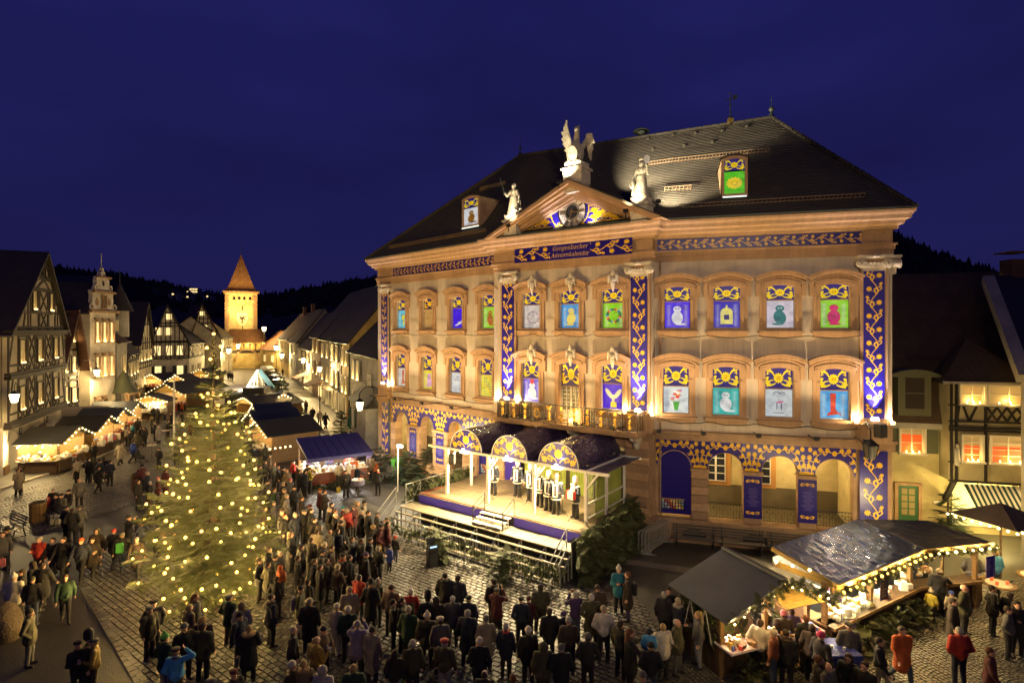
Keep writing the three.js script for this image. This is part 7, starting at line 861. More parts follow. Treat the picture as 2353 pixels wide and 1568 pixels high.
chalet('left-row stall with a blue-black roof and a red counter', [-35.8, 51], [-36.3, 54.4], { depth: 3.4, roof: KM.roofBlue, counter: mat([0.5, 0.05, 0.03], 0.5), front: KM.wood, pal: [0, 1, 4], cd: 30 });
chalet('fourth stall of the left row under a plain blue-black roof', [-37.6, 55.8], [-38.1, 59.2], { depth: 4, roof: KM.roofBlue, cd: 30 });
chalet('stall with tall white lanterns under an arc of bulbs in the left row', [-43.2, 63.6], [-39.4, 64.6], { depth: 3, yR: 3.0, n: 90, gs: 2.4, pal: [0, 5, 5, 0], cd: 60, lc: 0xffeac0 });
chalet('long dark-roofed stall with a yellow boarded gable in the left row', [-46.6, 72], [-41.6, 71.2], { depth: 9, yE: 2.4, yR: 3.7, fo: 1.2, cd: 50, gable: KM.yellow, counter: mat([0.5, 0.06, 0.04], 0.5) });
chalet('small far stall with a lit gable below the four lit windows', [-61, 93], [-57.2, 92], { depth: 4, cd: 60, n: 50, gs: 2, br: 0.08 }); chalet('far stall before the black and white gable house', [-55.2, 90], [-51.9, 90], { depth: 4, cd: 70, n: 50, gs: 2.2, br: 0.08, pal: [0, 1, 5] });
chalet('far yellow-boarded stall with bulbs along its wide gable', [-57.6, 100], [-52.8, 100], { depth: 4, yE: 2.4, yR: 3.5, cd: 60, fo: 1, br: 0.08 }); chalet('brightly lit far stall full of small wares beside the tree top', [-46.3, 78.5], [-43.3, 78], { depth: 4, yE: 2.4, yR: 3.0, cd: 110, n: 110, gs: 2, roof: KM.roofBlue, pal: [0, 5, 1, 5] });
chalet('black-roofed stall with a bulb-lined gable behind the blue awning stall', [-21.9, 46.4], [-18.9, 43.5], { depth: 4.4, cd: 36, pal: [0, 5, 4], gs: 1.6 }); chalet('blue-black roofed stall second in the right row', [-24.6, 51.6], [-22.2, 49], { depth: 4, roof: KM.roofBlue, cd: 30 });
chalet('narrow stall third in the right row with a yellow gable', [-26.2, 56.2], [-24.2, 53.6], { depth: 3.4, roof: KM.roofBlue, cd: 30 }); chalet('stall with hanging mugs and a cook under a wide black roof in the right row', [-30.9, 62.2], [-26.2, 58.2], { depth: 5, yE: 2.5, yR: 3.3, cd: 60, gs: 1.8, pal: [0, 5, 4] });
chalet('orange-yellow boarded chalet with a bulb-lined gable in the right row', [-27.0, 61.4], [-23.3, 63.0], { depth: 4.5, yE: 2.3, yR: 3.4, closed: 1, gable: mat([0.6, 0.34, 0.06], 0.6, { map: 'wood' }), wall: mat([0.5, 0.28, 0.06], 0.6, { map: 'wood' }), nb: 13, br: 0.08, bc: 6 });
{ const t = thing('storage_container', 'dark box-shaped stall with a small lit window in the right row', 'container', P(560, 69)); part(t, 'body', [bx(3.6, 2.7, 3, 0.2, 1.35, 0), bx(2.6, 0.7, 2.4, 1.2, 3.0, -1)], KM.roofB); part(t, 'window', bx(0.5, 0.5, 0.05, 1.9, 2.2, 1.52), litB); }
{ const t = thing('trailer', 'long white trailer parked beyond the right row of stalls', 'trailer', P(541, 73), 0.1); part(t, 'body', rbx(3.2, 2.4, 7, 0, 1.75, 0, 0.1), mat([0.55, 0.52, 0.46], 0.5)); for (const z of [-2, 2]) for (const x of [-1.5, 1.5]) part(t, 'wheel', new THREE.CylinderGeometry(0.4, 0.4, 0.25, 14).rotateZ(PI / 2).translate(x, 0.4, z), M.blackP); part(t, 'lamp', bx(0.2, 0.1, 0.05, 0.4, 0.7, 3.52), glowM(0xffd8a0, 2)); }
{ const p = P(598, 71), t = thing('fairground_frame', 'A-shaped frame with a strip of white light and a blue board', 'ride frame', p), ap = V(-0.35, 5.3, 0); part(t, 'light_strip', rod(V(-1.7, 3.1, 0), ap, 0.13, 6), glowM(0xfff0cc, 5)); part(t, 'board', bar(ap.clone().add(V(0.2, 0, 0)), V(1.6, 3.0, 0), 0.55, 0.1), mat([0.12, 0.28, 0.38], 0.5)); part(t, 'leg', [rod(ap, V(-0.4, 0, 0.3), 0.07), rod(ap, V(-1.9, 0, 0), 0.07), rod(ap, V(1.8, 0, 0), 0.07), rod(ap, V(0.3, 0, -0.3), 0.07)], HM.grey); pointLamp(p.clone().add(V(-1.0, 4.0, 0.5)), 0xfff0cc, 40, 0.2); }
{
const S = seg(V(-13.2, 0, -36.4), V(-9.6, 0, -38.7)), w = S.L, g = thing('awning_stall', 'drinks stall under a large dark blue canvas awning left of the stage', 'market stall', S.a, Math.atan2(S.n.x, S.n.z)), D = 3.2;
const cv = []; for (let i = 0; i < 8; i++) { const a = i * w / 8, b = (i + 1) * w / 8; cv.push(...slab(V(a, 2.15, 0.3), V(b, 2.15, 0.3), V(b, 2.95, -D), V(a, 2.95, -D), 0.03)); cv.push(bar(V(a, 2.175, 0.3), V(a, 2.97, -D), 0.03, 0.05)); } part(g, 'awning', cv, KM.canvas); part(g, 'valance', [bx(w, 0.22, 0.02, w / 2, 2.05, 0.31), quad(V(0, 1.95, 0.3), V(0, 2.17, 0.3), V(0, 2.97, -D), V(0, 2.75, -D))], KM.canvas);
part(g, 'counter', [bx(w - 0.3, 0.06, 0.7, w / 2, 1.05, -0.6), bx(0.7, 0.06, D - 0.6, 0.3, 1.05, -D / 2 - 0.3)], KM.cloth); part(g, 'counter_front', [bx(w - 0.4, 0.7, 0.05, w / 2, 0.7, -0.4), bx(0.05, 0.7, D - 0.8, 0.1, 0.7, -D / 2 - 0.4)], mat([0.16, 0.05, 0.03], 0.6)); part(g, 'red_edge', [bx(w - 0.4, 0.12, 0.06, w / 2, 0.3, -0.38)], mat([0.4, 0.05, 0.04], 0.6)); twigWall(g, [V(0.2, 0.02, -0.1), V(w - 0.2, 0.02, -0.1), V(w - 0.2, 0.3, -0.35), V(0.2, 0.3, -0.35)], 160, { s: 0.8, mat: needleM, name: 'fir_edging' });
for (const x of [0.15, w - 0.15]) for (const z of [-0.4, -D + 0.2]) part(g, 'post', bx(0.1, 2.3, 0.1, x, 1.15, z), KM.woodD); part(g, 'back_wall', bx(w, 1.4, 0.05, w / 2, 0.7, -D + 0.05), KM.woodD); goods(g, 0.4, w - 0.4, -0.85, -0.35, 1.08, 50, 1.5, [0, 5, 2, 5, 4]); goods(g, 0.05, 0.6, -D + 0.2, -0.9, 1.08, 40, 1.5, [0, 5, 2, 5, 4]); part(g, 'crate', rbx(0.6, 0.3, 0.4, w * 0.72, 1.25, -0.8, 0.02), mat([0.6, 0.4, 0.05], 0.6)); part(g, 'pot', cy(0.24, 0.24, 0.34, w * 0.52, 1.08, -0.8, 12), M.lead);
for (const t of [0.25, 0.7]) { part(g, 'lamp', bx(0.4, 0.06, 0.1, w * t, 2.15, -1.2), glowM(0xe8ecff, 5)); pointLamp(V(w * t, 2.0, -1.2).applyMatrix4(S.m), 0xf4ecdc, 26, 0.1, 'stall_lamp'); } for (let k = 0; k < 5; k++) bulb(g, V(-0.5 - k * 0.32, 2.55 - k * 0.01, -D + 0.6), 0.055, bulbWhite, 1.5);
for (const x of [0.15, 1.6, w - 0.1]) part(g, 'price_sign', bx(0.28, 0.34, 0.02, x, 1.78, -0.3), mat([0.22, 0.17, 0.5], 0.5));
}
const signT = canvasTex(256, 400, (x, w, h) => { x.fillStyle = '#d8ccd0'; x.fillRect(0, 0, w, h); x.fillStyle = '#33239a'; x.fillRect(12, 12, w - 24, h - 24); x.fillStyle = '#d8ccd0'; for (let k = 0; k < 9; k++) { x.fillRect(26, 60 + k * 36, 60 + hash(k, 2) * 90, 9); x.fillRect(190, 60 + k * 36, 34, 9); } }), signM = texMat(signT, 0.5);
const menuT = canvasTex(256, 400, (x, w, h) => { x.fillStyle = '#1c1540'; x.fillRect(0, 0, w, h); x.fillStyle = '#d8b848'; x.fillRect(70, 30, 60, 40); for (let k = 0; k < 7; k++) x.fillRect(30, 110 + k * 38, 70 + hash(k, 5) * 110, 9); }), menuM = texMat(menuT, 0.5);
{
const [g, S, w] = chalet('small chalet with grey roof, lit shelves and fir garlands in the right foreground', [6.34, 16.2], [10.06, 17.6], { depth: 2.5, yE: 2.2, yR: 2.98, fo: 0.8, big: 1, roof: KM.greyRoof, garland: 1, wall: KM.woodD, gable: KM.yellow, n: 90, gs: 0.9, lamps: [0.3, 0.72], lc: 0xffdcb4, cd: 18, counter: KM.pink, nb: 11, br: 0.035, bc: 2.5, posts: [0.25, 1.95, 3.7] });
const fl = part(g, 'gable_flap', slab(V(2.1, 2.05, -0.1), V(3.75, 2.05, -0.1), V(3.75, 2.3, -0.8), V(2.1, 2.3, -0.8), 0.03), KM.yellow); twigWall(g, [V(0.12, 0.9, -2.4), V(0.12, 0.9, -0.9), V(0.12, 2.0, -0.9), V(0.12, 2.0, -2.4)].reverse(), 420, { s: 0.7, thick: 0.2, name: 'fir_hanging' }); twigWall(g, [V(0.5, 0.03, -0.5), V(w - 1.2, 0.03, -0.5), V(w - 1.2, 0.4, -0.72), V(0.5, 0.4, -0.72)], 160, { s: 0.7, name: 'fir_edging' });
const tn = []; for (const z of [-1.1, -1.8]) for (let k = 0; k < 70; k++) { const t = k / 70, q = k % 2 ? 1 : -1; tn.push(sp(0.018, -0.08, 2.0 - t * 0.95, z + q * t * 0.28, 4)); } part(g, 'tinsel', tn, mat([0.7, 0.7, 0.68], 0.25, { metal: 0.6 }), { kind: 'stuff' });
for (let k = 0; k < 12; k++) part(g, 'pendant_lamp', sp(0.1, 2.2 + (k % 3) * 0.26, 1.15 + (k / 3 | 0) * 0.25, -1.9, 8).scale(1, 1, 1), mat([0.7, 0.6, 0.4], 0.5, { em: [1, 0.75, 0.4], ei: 0.9, name: 'lamp_glow' })); for (let r = 0; r < 3; r++) for (let k = 0; k < 7; k++) part(g, 'glass_candle_light', sp(0.05, 0.45 + k * 0.2, 1.2 + r * 0.2, -1.6 + r * -0.1, 7), mat([[0.6, 0.3, 0.4], [0.7, 0.5, 0.3], [0.6, 0.1, 0.08]][(k + r) % 3], 0.4, { em: [[1, 0.45, 0.5], [1, 0.7, 0.4], [0.9, 0.12, 0.08]][(k + r) % 3], ei: 0.7, name: 'lamp_glow' }));
for (const x of [0.7, 1.1]) part(g, 'basket', new THREE.CylinderGeometry(0.17, 0.13, 0.12, 12).translate(x, 1.09, -0.45), KM.wood);
}
{
const S = seg(V(10.2, 0, -17.66), V(15.04, 0, -20.55)), w = S.L, g = thing('snack_stall', 'long snack stall with a shiny foil-covered roof in the right foreground', 'market stall', S.a, Math.atan2(S.n.x, S.n.z)), D = 2.3, inv = S.m.clone().invert(), loc = (x, y, d) => V(x, y, -d).applyMatrix4(inv);
const F2 = loc(18.05, 2.5, 21.2), B2 = loc(16.4, 2.95, 22.3), sheet = (A, B, C, E, nx, nz) => { const q = []; const f = (i, k) => { const p = A.clone().lerp(B, i / nx).lerp(E.clone().lerp(C, i / nx), k / nz); if (i && i < nx && k && k < nz) p.y += (hash(i, k, 77) - 0.5) * 0.02; return p; }; for (let i = 0; i < nx; i++) for (let k = 0; k < nz; k++) q.push(quad(f(i, k), f(i + 1, k), f(i + 1, k + 1), f(i, k + 1))); return q; };
const A = V(0, 2.5, 0), Bm = V(w, 2.5, 0), Cb = V(w - 0.1, 2.95, -D), Eb = V(0, 2.95, -D); const sp1 = 4; for (let k = 0; k < sp1; k++) part(g, 'foil_roof_panel', sheet(A.clone().lerp(Bm, k / sp1), A.clone().lerp(Bm, (k + 0.985) / sp1), Eb.clone().lerp(Cb, (k + 0.985) / sp1), Eb.clone().lerp(Cb, k / sp1), 9, 14), KM.foil); part(g, 'tarp_roof', sheet(Bm, F2, B2, Cb, 12, 10), KM.tarp);
part(g, 'roof_edge', [bar(V(0, 2.44, 0), V(w, 2.44, 0), 0.14, 0.06), bar(Bm.clone().setY(2.44), F2.clone().setY(2.44), 0.14, 0.06), bar(V(0, 2.44, 0), V(0, 2.88, -D), 0.14, 0.06)], KM.yellow); part(g, 'fascia', [bx(w, 0.24, 0.04, w / 2, 2.22, -0.25), bx(0.04, 0.2, D - 0.2, 0.25, 2.3, -D / 2)], KM.yellow);
const F3 = F2.clone().setY(0).add(V(-0.3, 0, -0.4)), bend = V(w, 0, -0.35), cn = (a, b, y, dp) => { const e = frameOf(a, b), L = dist(a, b); return [L, e, y, dp]; };
const top = (a, b, m, hh) => { const e = frameOf(a, b), L = dist(a, b); part(g, 'counter', bx(L, 0.06, 0.6, L / 2, 1.05, -0.1).applyMatrix4(e), m); part(g, 'counter_front', bx(L, 1.0, 0.05, L / 2, 0.5, 0.02).applyMatrix4(e), KM.woodD); part(g, 'counter_edge', bx(L, 0.1, 0.05, L / 2, 1.03, 0.22).applyMatrix4(e), KM.wood); }; top(V(0, 0, -0.35), bend, KM.woodD); top(bend, F3, KM.woodD); part(g, 'counter', bx(0.6, 0.06, D - 0.5, 0.25, 1.05, -D / 2 - 0.1), KM.wood); part(g, 'counter_front', bx(0.05, 1.0, D - 0.4, 0.02, 0.5, -D / 2), KM.woodD);
for (const p of [V(0.1, 0, -0.5), V(w * 0.5, 0, -0.5), V(w - 0.2, 0, -0.45), F3.clone().add(V(-0.2, 0, 0)), V(0.1, 0, -D + 0.1)]) part(g, 'post', bx(0.14, 2.4, 0.14, p.x, 1.2, p.z), KM.wood); part(g, 'back_wall', [bx(w, 2.6, 0.05, w / 2, 1.3, -D + 0.02)], KM.greyRoof); part(g, 'back_wall', bar(V(w, 1.3, -D), B2.clone().setY(1.3), 2.6, 0.05, V(0, 1, 0)), KM.greyRoof);
goods(g, 0.5, w * 0.48, -0.8, -0.3, 1.08, 55, 1.3, [0, 5, 5, 0, 2]); goods(g, w * 0.6, w - 0.2, -0.7, -0.3, 1.08, 25, 1.2, [4, 5, 1, 0]); goods(g, w, w + 2.0, -0.9, -0.5, 1.08, 18, 1.1, [4, 5, 2]);
part(g, 'glass_screen', bx(w * 0.42, 0.3, 0.02, w * 0.27, 1.25, -0.22), mat([0.9, 0.95, 0.95], 0.05, { trans: 0.95 })); for (const [p, m, ry] of [[V(0.12, 1.8, 0.03), signM, 0.5], [F2.clone().add(V(-0.55, -0.75, 0.1)), signM, -0.2], [V(w * 0.52, 1.7, -0.1), menuM, 0]]) { const q = new THREE.BoxGeometry(0.5, 0.8, 0.02).rotateY(ry).translate(p.x, p.y, p.z); part(g, 'price_sign', q, m, { keep: true }); }
garland(g, [V(-0.1, 2.4, 0.05), V(w * 0.5, 2.38, 0.08), V(w, 2.4, 0.05), F2.clone().add(V(0, -0.1, 0.05))], 42, 0.1, { s: 0.7, down: 1 }); twigWall(g, [V(0.1, 0.03, 0.2), V(w, 0.03, 0.2), V(w, 0.8, -0.25), V(0.1, 0.8, -0.25)], 330, { s: 0.8, thick: 0.12, name: 'fir_edging' }); twigWall(g, [V(-0.35, 0.1, -D), V(-0.2, 0.1, 0), V(-0.1, 0.95, 0), V(-0.1, 0.95, -D)].reverse(), 180, { s: 0.8, name: 'fir_edging' });
const n = 15; for (let k = 0; k <= n; k++) { const p = V(w * k / n, 2.34, 0.16); bulb(g, p, k % 3 ? 0.034 : 0.05, bulbMat, k % 2 ? 0 : 4); } for (let k = 1; k <= 8; k++) bulb(g, Bm.clone().lerp(F2, k / 8).add(V(0, -0.15, 0.14)), k % 3 ? 0.04 : 0.055, bulbWhite, k % 2 ? 0 : 4); for (let k = 0; k < 3; k++) bulb(g, V(-0.06, 2.5 + k * 0.08, -D + 0.2 + k * 0.6), 0.05, bulbWhite, 1.2);
for (const t of [0.2, 0.62]) { part(g, 'lamp', bx(0.4, 0.06, 0.1, w * t, 2.28, -1.0), glowM(0xffecc8, 5)); pointLamp(V(w * t, 2.15, -1.0).applyMatrix4(S.m), 0xffe2a8, 30, 0.1, 'stall_lamp'); } pointLamp(V(w + 1.6, 2.2, -1.2).applyMatrix4(S.m), 0xffe2a8, 30, 0.1, 'stall_lamp'); part(g, 'lamp', sp(0.08, w + 1.6, 2.32, -1.2, 8), glowM(0xffecc8, 5));
}
{
const p = V(20.4, 0, -23.6), t = thing('parasol', 'large square brown parasol hung with bulbs at the right edge', 'parasol', p, 0.35), h = 3.25, y = 2.62, R = 1.8; part(t, 'canvas', [0, 1, 2, 3].map((k) => { const a = k * PI / 2 + PI / 4, b = a + PI / 2; return tri([V(cos(a) * R * 1.0, y, sin(a) * R), V(0, h, 0), V(cos(b) * R, y, sin(b) * R)]); }), mat([0.1, 0.07, 0.05], 0.8, { map: 'mottle' })); part(t, 'pole', cy(0.04, 0.04, h, 0, 0, 0), KM.woodD); part(t, 'foot', rbx(0.6, 0.1, 0.6, 0, 0.05, 0), M.lead);
for (let k = 0; k < 4; k++) { const a = k * PI / 2 + PI / 4, b = a + PI / 2, A = V(cos(a) * R, y, sin(a) * R), B = V(cos(b) * R, y, sin(b) * R); part(t, 'rib', rod(V(0, h - 0.1, 0), A.clone().setY(y - 0.03), 0.015, 4), KM.wood); for (let i = 0; i < 8; i++) bulb(t, A.clone().lerp(B, i / 8).add(V(0, -0.08, 0)), 0.05, bulbWhite, i % 2 ? 0 : 2.2); }
for (const [x, z, l] of [[18.6, -21.6, 'cafe table with red candle glasses left under the parasol'], [20.6, -22.3, 'laid cafe table with red candles under the parasol']]) { const c = thing('cafe_table', l, 'table', V(x, 0, z)); part(c, 'tabletop', cy(0.55, 0.55, 0.04, 0, 0.74, 0, 18), KM.wood); part(c, 'leg', [rod(V(0, 0, 0), V(0, 0.74, 0), 0.03), ...[0, 2.1, 4.2].map((a) => rod(V(0, 0.1, 0), V(cos(a) * 0.35, 0.02, sin(a) * 0.35), 0.02))], M.iron); part(c, 'cloth', cy(0.42, 0.42, 0.01, 0, 0.785, 0, 18), KM.cloth); for (const a of [0.4, 2.5, 4.4]) part(c, 'candle_glass', cy(0.05, 0.06, 0.13, cos(a) * 0.25, 0.79, sin(a) * 0.25, 8), mat([0.6, 0.08, 0.03], 0.3, { em: [1, 0.18, 0.05], ei: 0.5, name: 'candle_glow' })); }
const tr = thing('lattice_fence', 'low wooden lattice fence round the cafe at the right edge', 'fence', V(17.4, 0, -22.9), 0.9); for (let k = 0; k < 14; k++) { part(tr, 'slat', bar(V(-1.6 + k * 0.22, 0.05, 0), V(-1.2 + k * 0.22, 1.0, 0), 0.05, 0.02, V(0, 0, 1)), KM.wood); part(tr, 'slat', bar(V(-1.2 + k * 0.22, 0.05, 0.02), V(-1.6 + k * 0.22, 1.0, 0.02), 0.05, 0.02, V(0, 0, 1)), KM.wood); } part(tr, 'rail', bar(V(-1.7, 1.02, 0), V(1.9, 1.02, 0), 0.05, 0.06), KM.wood);
}
function bench(p, turn, label, L = 2.0) {
const t = thing('bench', label, 'bench', p, turn), m = mat([0.2, 0.17, 0.13], 0.4, { map: 'wood' }); for (let k = 0; k < 4; k++) part(t, 'seat_slat', rbx(L, 0.035, 0.09, 0, 0.45, 0.18 - k * 0.11, 0.01), m); for (let k = 0; k < 4; k++) part(t, 'back_slat', rbx(L, 0.09, 0.03, 0, 0.58 + k * 0.12, -0.24 - k * 0.03, 0.01), m);
for (const s of [-1, 1]) part(t, 'leg', [rod(V(s * L * 0.4, 0, 0.22), V(s * L * 0.4, 0.45, 0.12), 0.028), rod(V(s * L * 0.4, 0, -0.3), V(s * L * 0.4, 0.45, -0.18), 0.028), rod(V(s * L * 0.4, 0.44, 0.2), V(s * L * 0.4, 0.44, -0.2), 0.025), rod(V(s * L * 0.4, 0.44, -0.2), V(s * L * 0.4, 1.0, -0.36), 0.025), tube([V(s * L * 0.4, 0.45, 0.2), V(s * L * 0.4, 0.68, 0.18), V(s * L * 0.4, 0.68, -0.26)], 0.02, 8, 5)], M.iron); return t;
}
bench(PX(42, 2040), -0.55, 'empty dark slatted bench at the left edge', 2.2); bench(PX(200, 2000), -0.6, 'bench with seated people behind the wooden bin', 2.0);
{ const tn = Math.atan2(SR.n.x, SR.n.z); [[1597, 'dark bench against the plinth below the blue poster, nearest the stage'], [1703, 'dark bench in the middle of the three along the town hall plinth'], [1820, 'dark bench on the town hall plinth nearest the snack stall']].forEach(([u, l]) => bench(inS(SR, sAt(SR, u, 0.75), 0, 0.75), tn, l, 2.1)); }
bench(PX(1479, 1838), -0.9, 'grey bench beside the green bin left of the arcade', 1.8);
function woodBin(p, label, h = 1.05, r = 0.36) { const t = thing('wooden_bin', label, 'litter bin', p); for (let k = 0; k < 14; k++) { const a = k / 14 * 2 * PI; part(t, 'stave', rbx(0.15, h, 0.035, cos(a) * r, h / 2, sin(a) * r, 0.008, PI / 2 - a), KM.wood); } part(t, 'liner', [new THREE.TorusGeometry(r - 0.03, 0.03, 5, 18).rotateX(PI / 2).translate(0, h, 0), cy(r - 0.05, r - 0.05, h - 0.1, 0, 0, 0, 14)], M.blackP); return t; }
woodBin(PX(143, 1993), 'round wooden litter bin in front of the people on the bench'); woodBin(PX(526, 1872), 'round wooden litter bin left of the tree beside the crowd');
function pedestal(p, label, turn) { const t = thing('info_pedestal', label, 'pedestal', p, turn); part(t, 'body', rbx(0.42, 0.95, 0.36, 0, 0.48, 0, 0.02), KM.wood); part(t, 'top', rbx(0.6, 0.06, 0.5, 0, 0.99, 0, 0.015), KM.yellow); part(t, 'card', bx(0.4, 0.012, 0.32, 0, 1.03, 0), mat([0.12, 0.16, 0.35], 0.3)); }
pedestal(PX(3722, 2296), 'wooden pedestal with a blue picture card near the right edge', 0.3); pedestal(PX(3216, 2440), 'dark wooden pedestal with a blue card in front of the snack stall', 0.5);
{ const t = thing('wheeled_bin', 'bright green wheeled bin among the fir bushes before the arcade', 'bin', PX(1521, 1815), -0.3); part(t, 'body', new THREE.CylinderGeometry(0.52, 0.42, 1.1, 4).rotateY(PI / 4).translate(0, 0.6, 0), mat([0.1, 0.4, 0.05], 0.5)); part(t, 'lid', rbx(0.78, 0.07, 0.8, 0, 1.18, 0, 0.02), mat([0.1, 0.4, 0.05], 0.5)); part(t, 'slot', bx(0.12, 0.3, 0.02, 0, 0.85, 0.36), M.blackP); }
const highTable = (p, label, cloth) => { const t = thing('high_table', label, 'table', p); part(t, 'tabletop', cy(0.38, 0.38, 0.035, 0, 1.08, 0, 20), mat([0.5, 0.46, 0.38], 0.4)); part(t, 'stem', rod(V(0, 0, 0), V(0, 1.08, 0), 0.03), M.lead); part(t, 'foot', [0, 1.57, 3.14, 4.71].map((a) => rod(V(0, 0.05, 0), V(cos(a) * 0.36, 0.02, sin(a) * 0.36), 0.02)), M.lead); if (cloth) part(t, 'cloth', [new THREE.CylinderGeometry(0.4, 0.44, 0.3, 20, 1, true).translate(0, 0.95, 0)], cloth); part(t, 'mug', cy(0.035, 0.04, 0.09, 0.1, 1.115, 0.08, 8), goodsM[1]); return t; };
highTable(PX(579, 1752), 'round high table with people standing beside the left stalls'); highTable(PX(632, 1690), 'round high table between standing people left of the flagpole'); highTable(PX(1367, 1900), 'high table with a pleated grey cloth in front of the blue stall', mat([0.14, 0.13, 0.22], 0.7, { bump: 'folds', bs: 0.03, bsize: 0.3 })); highTable(PX(3222, 2470), 'small high table beside the dark wooden pedestal', mat([0.05, 0.04, 0.2], 0.7));
{ const t = thing('covered_table', 'table under a blue cloth with paper cups, bottom right', 'table', PX(3200, 2600)); part(t, 'tabletop', bx(0.9, 0.03, 0.9, 0, 0.98, 0), KM.woodD); part(t, 'cloth', [bx(0.96, 0.01, 0.96, 0, 1.0, 0), bx(0.96, 0.6, 0.01, 0, 0.7, 0.48), bx(0.96, 0.6, 0.01, 0, 0.7, -0.48), bx(0.01, 0.6, 0.96, 0.48, 0.7, 0), bx(0.01, 0.6, 0.96, -0.48, 0.7, 0)], mat([0.03, 0.05, 0.3], 0.7, { bump: 'folds', bs: 0.03, bsize: 0.5 })); for (const [x, z] of [[-0.2, 0.1], [0.1, 0.2], [0.2, -0.2]]) part(t, 'cup', cy(0.035, 0.045, 0.1, x, 1.01, z, 8), goodsM[5]); part(t, 'leg', [-1, 1].flatMap((a) => [-1, 1].map((b) => bx(0.05, 0.97, 0.05, a * 0.4, 0.48, b * 0.4))), KM.woodD); }
{ const p = PX(664, 1762), t = thing('flagpole', 'slim pale flagpole left of the Christmas tree', 'flagpole', p); part(t, 'pole', rod(V(0, 0, 0), V(0, YV(858, -p.z), 0), 0.09, 8, 0.06), mat([0.42, 0.4, 0.36], 0.4)); part(t, 'foot', cy(0.18, 0.16, 0.1, 0, 0, 0, 10), M.lead); part(t, 'box', rbx(0.16, 0.3, 0.12, 0.1, 1.2, 0.06, 0.01), M.lead); }
{ const t = thing('stone_planter', 'large weathered stone block at the bottom left edge', 'stone', PX(14, 2436)); part(t, 'stone', blob([ell([0, 0.45, 0], [0.5, 0.75, 0.5]), ell([0.2, 0.3, 0.1], [0.45, 0.5, 0.45])], 0.07, 0.1), mat([0.11, 0.08, 0.05], 0.9, { map: 'mottle', size: 0.8, bump: 'grain', bs: 0.03 })); }
{ const t = thing('advert_board', 'white folding board in front of the bank archway', 'sign board', V(-36.4, 0, -42.2), 0.6); part(t, 'panel', bx(0.7, 1.1, 0.04, 0, 0.56, 0.16, 0, 0, -0.2), KM.cloth); part(t, 'panel', bx(0.7, 1.1, 0.04, 0, 0.56, -0.16, 0, 0, 0.2), KM.cloth); }
{ const t = thing('parasol', 'closed dark green parasol before the red awning', 'parasol', PX(1340, 1668)); part(t, 'canvas', new THREE.LatheGeometry([[0.04, 2.9], [0.16, 2.3], [0.3, 1.5], [0.36, 1.1], [0.14, 0.8], [0.05, 0.75]].map(([x, y]) => new THREE.Vector2(x, y)), 9), mat([0.01, 0.07, 0.035], 0.8)); part(t, 'pole', rod(V(0, 0, 0), V(0, 2.95, 0), 0.035), KM.woodD); }
for (const [x, y, h, r, l, m] of [[1304, 1664, 2.3, 0.9, 'small green fir beside the red awning', needleM], [1560, 1842, 2.0, 1.1, 'dark fir bush beside the green bin', needleDark], [1640, 1832, 2.3, 1.2, 'dark fir bush at the foot of the arcade left of the stage', needleDark], [1452, 1812, 1.8, 0.9, 'low dark fir behind the grey bench', needleDark], [493, 1530, 3.6, 0.9, 'dark column-shaped conifer before the left houses', needleDark], [1150, 1606, 1.3, 0.5, 'little fir beside the orange chalet', needleDark], [1075, 1500, 2.6, 1.2, 'dark fir beside the parked cars', needleDark], [3625, 2030, 2.2, 0.7, 'leafy climbing plant beside the shop under the oriel', needleDark]]) conifer('fir', l, PX(x, y), h, r, { mat: m, dens: 11, spray: 1.3, step: 0.2 });
{ const [t, s] = conifer('small_christmas_tree', 'little Christmas tree full of lights near the left houses', PX(518, 1516), 2.3, 0.8, { dens: 9, spray: 1.4, step: 0.22 }); s.filter((_, i) => i % 4 === 0).forEach((p) => bulb(t, p, 0.06, bulbMat, 0)); pointLamp(PX(518, 1516).add(V(0.6, 1.2, 0.9)), 0xffd080, 8, 0.1, 'bulb'); }
{
const car = (p, turn, label, m) => { const t = thing('parked_car', label, 'car', p, turn, 'cars parked in the street'), s = new THREE.Shape(); [[-2.1, 0.35], [-2.1, 0.75], [-1.3, 0.9], [-0.8, 1.4], [0.9, 1.42], [1.6, 0.95], [2.1, 0.85], [2.15, 0.35]].forEach(([x, y], i) => i ? s.lineTo(x, y) : s.moveTo(x, y)); s.closePath(); part(t, 'body', ext(s, 1.6, -0.8, 0.08), m); part(t, 'windows', [ext(poly([[-0.95, 0.95], [-0.65, 1.32], [0.8, 1.34], [1.2, 0.98]]), 1.66, -0.83)], M.glass); for (const x of [-1.3, 1.3]) for (const z of [-0.78, 0.78]) part(t, 'wheel', new THREE.CylinderGeometry(0.33, 0.33, 0.2, 14).rotateX(PI / 2).translate(x, 0.33, z), M.blackP); for (const z of [-0.6, 0.6]) part(t, 'headlight', bx(0.05, 0.14, 0.3, -2.18, 0.65, z), HM.white); };
const paint = [mat([0.03, 0.03, 0.034], 0.2, { coat: 1 }), mat([0.4, 0.4, 0.4], 0.25, { coat: 1 })]; [[1012, 1405, 0, 'dark car farthest away in the parked row'], [1018, 1420, 1, 'pale car in the row parked along the street'], [1034, 1441, 0, 'dark car third from the gate in the parked row'], [1045, 1460, 0, 'dark car second nearest in the parked row'], [1058, 1480, 0, 'dark car nearest the stalls in the parked row']].forEach(([x, y, k, l]) => car(PX(x, y), -0.5, l, paint[k]));
}
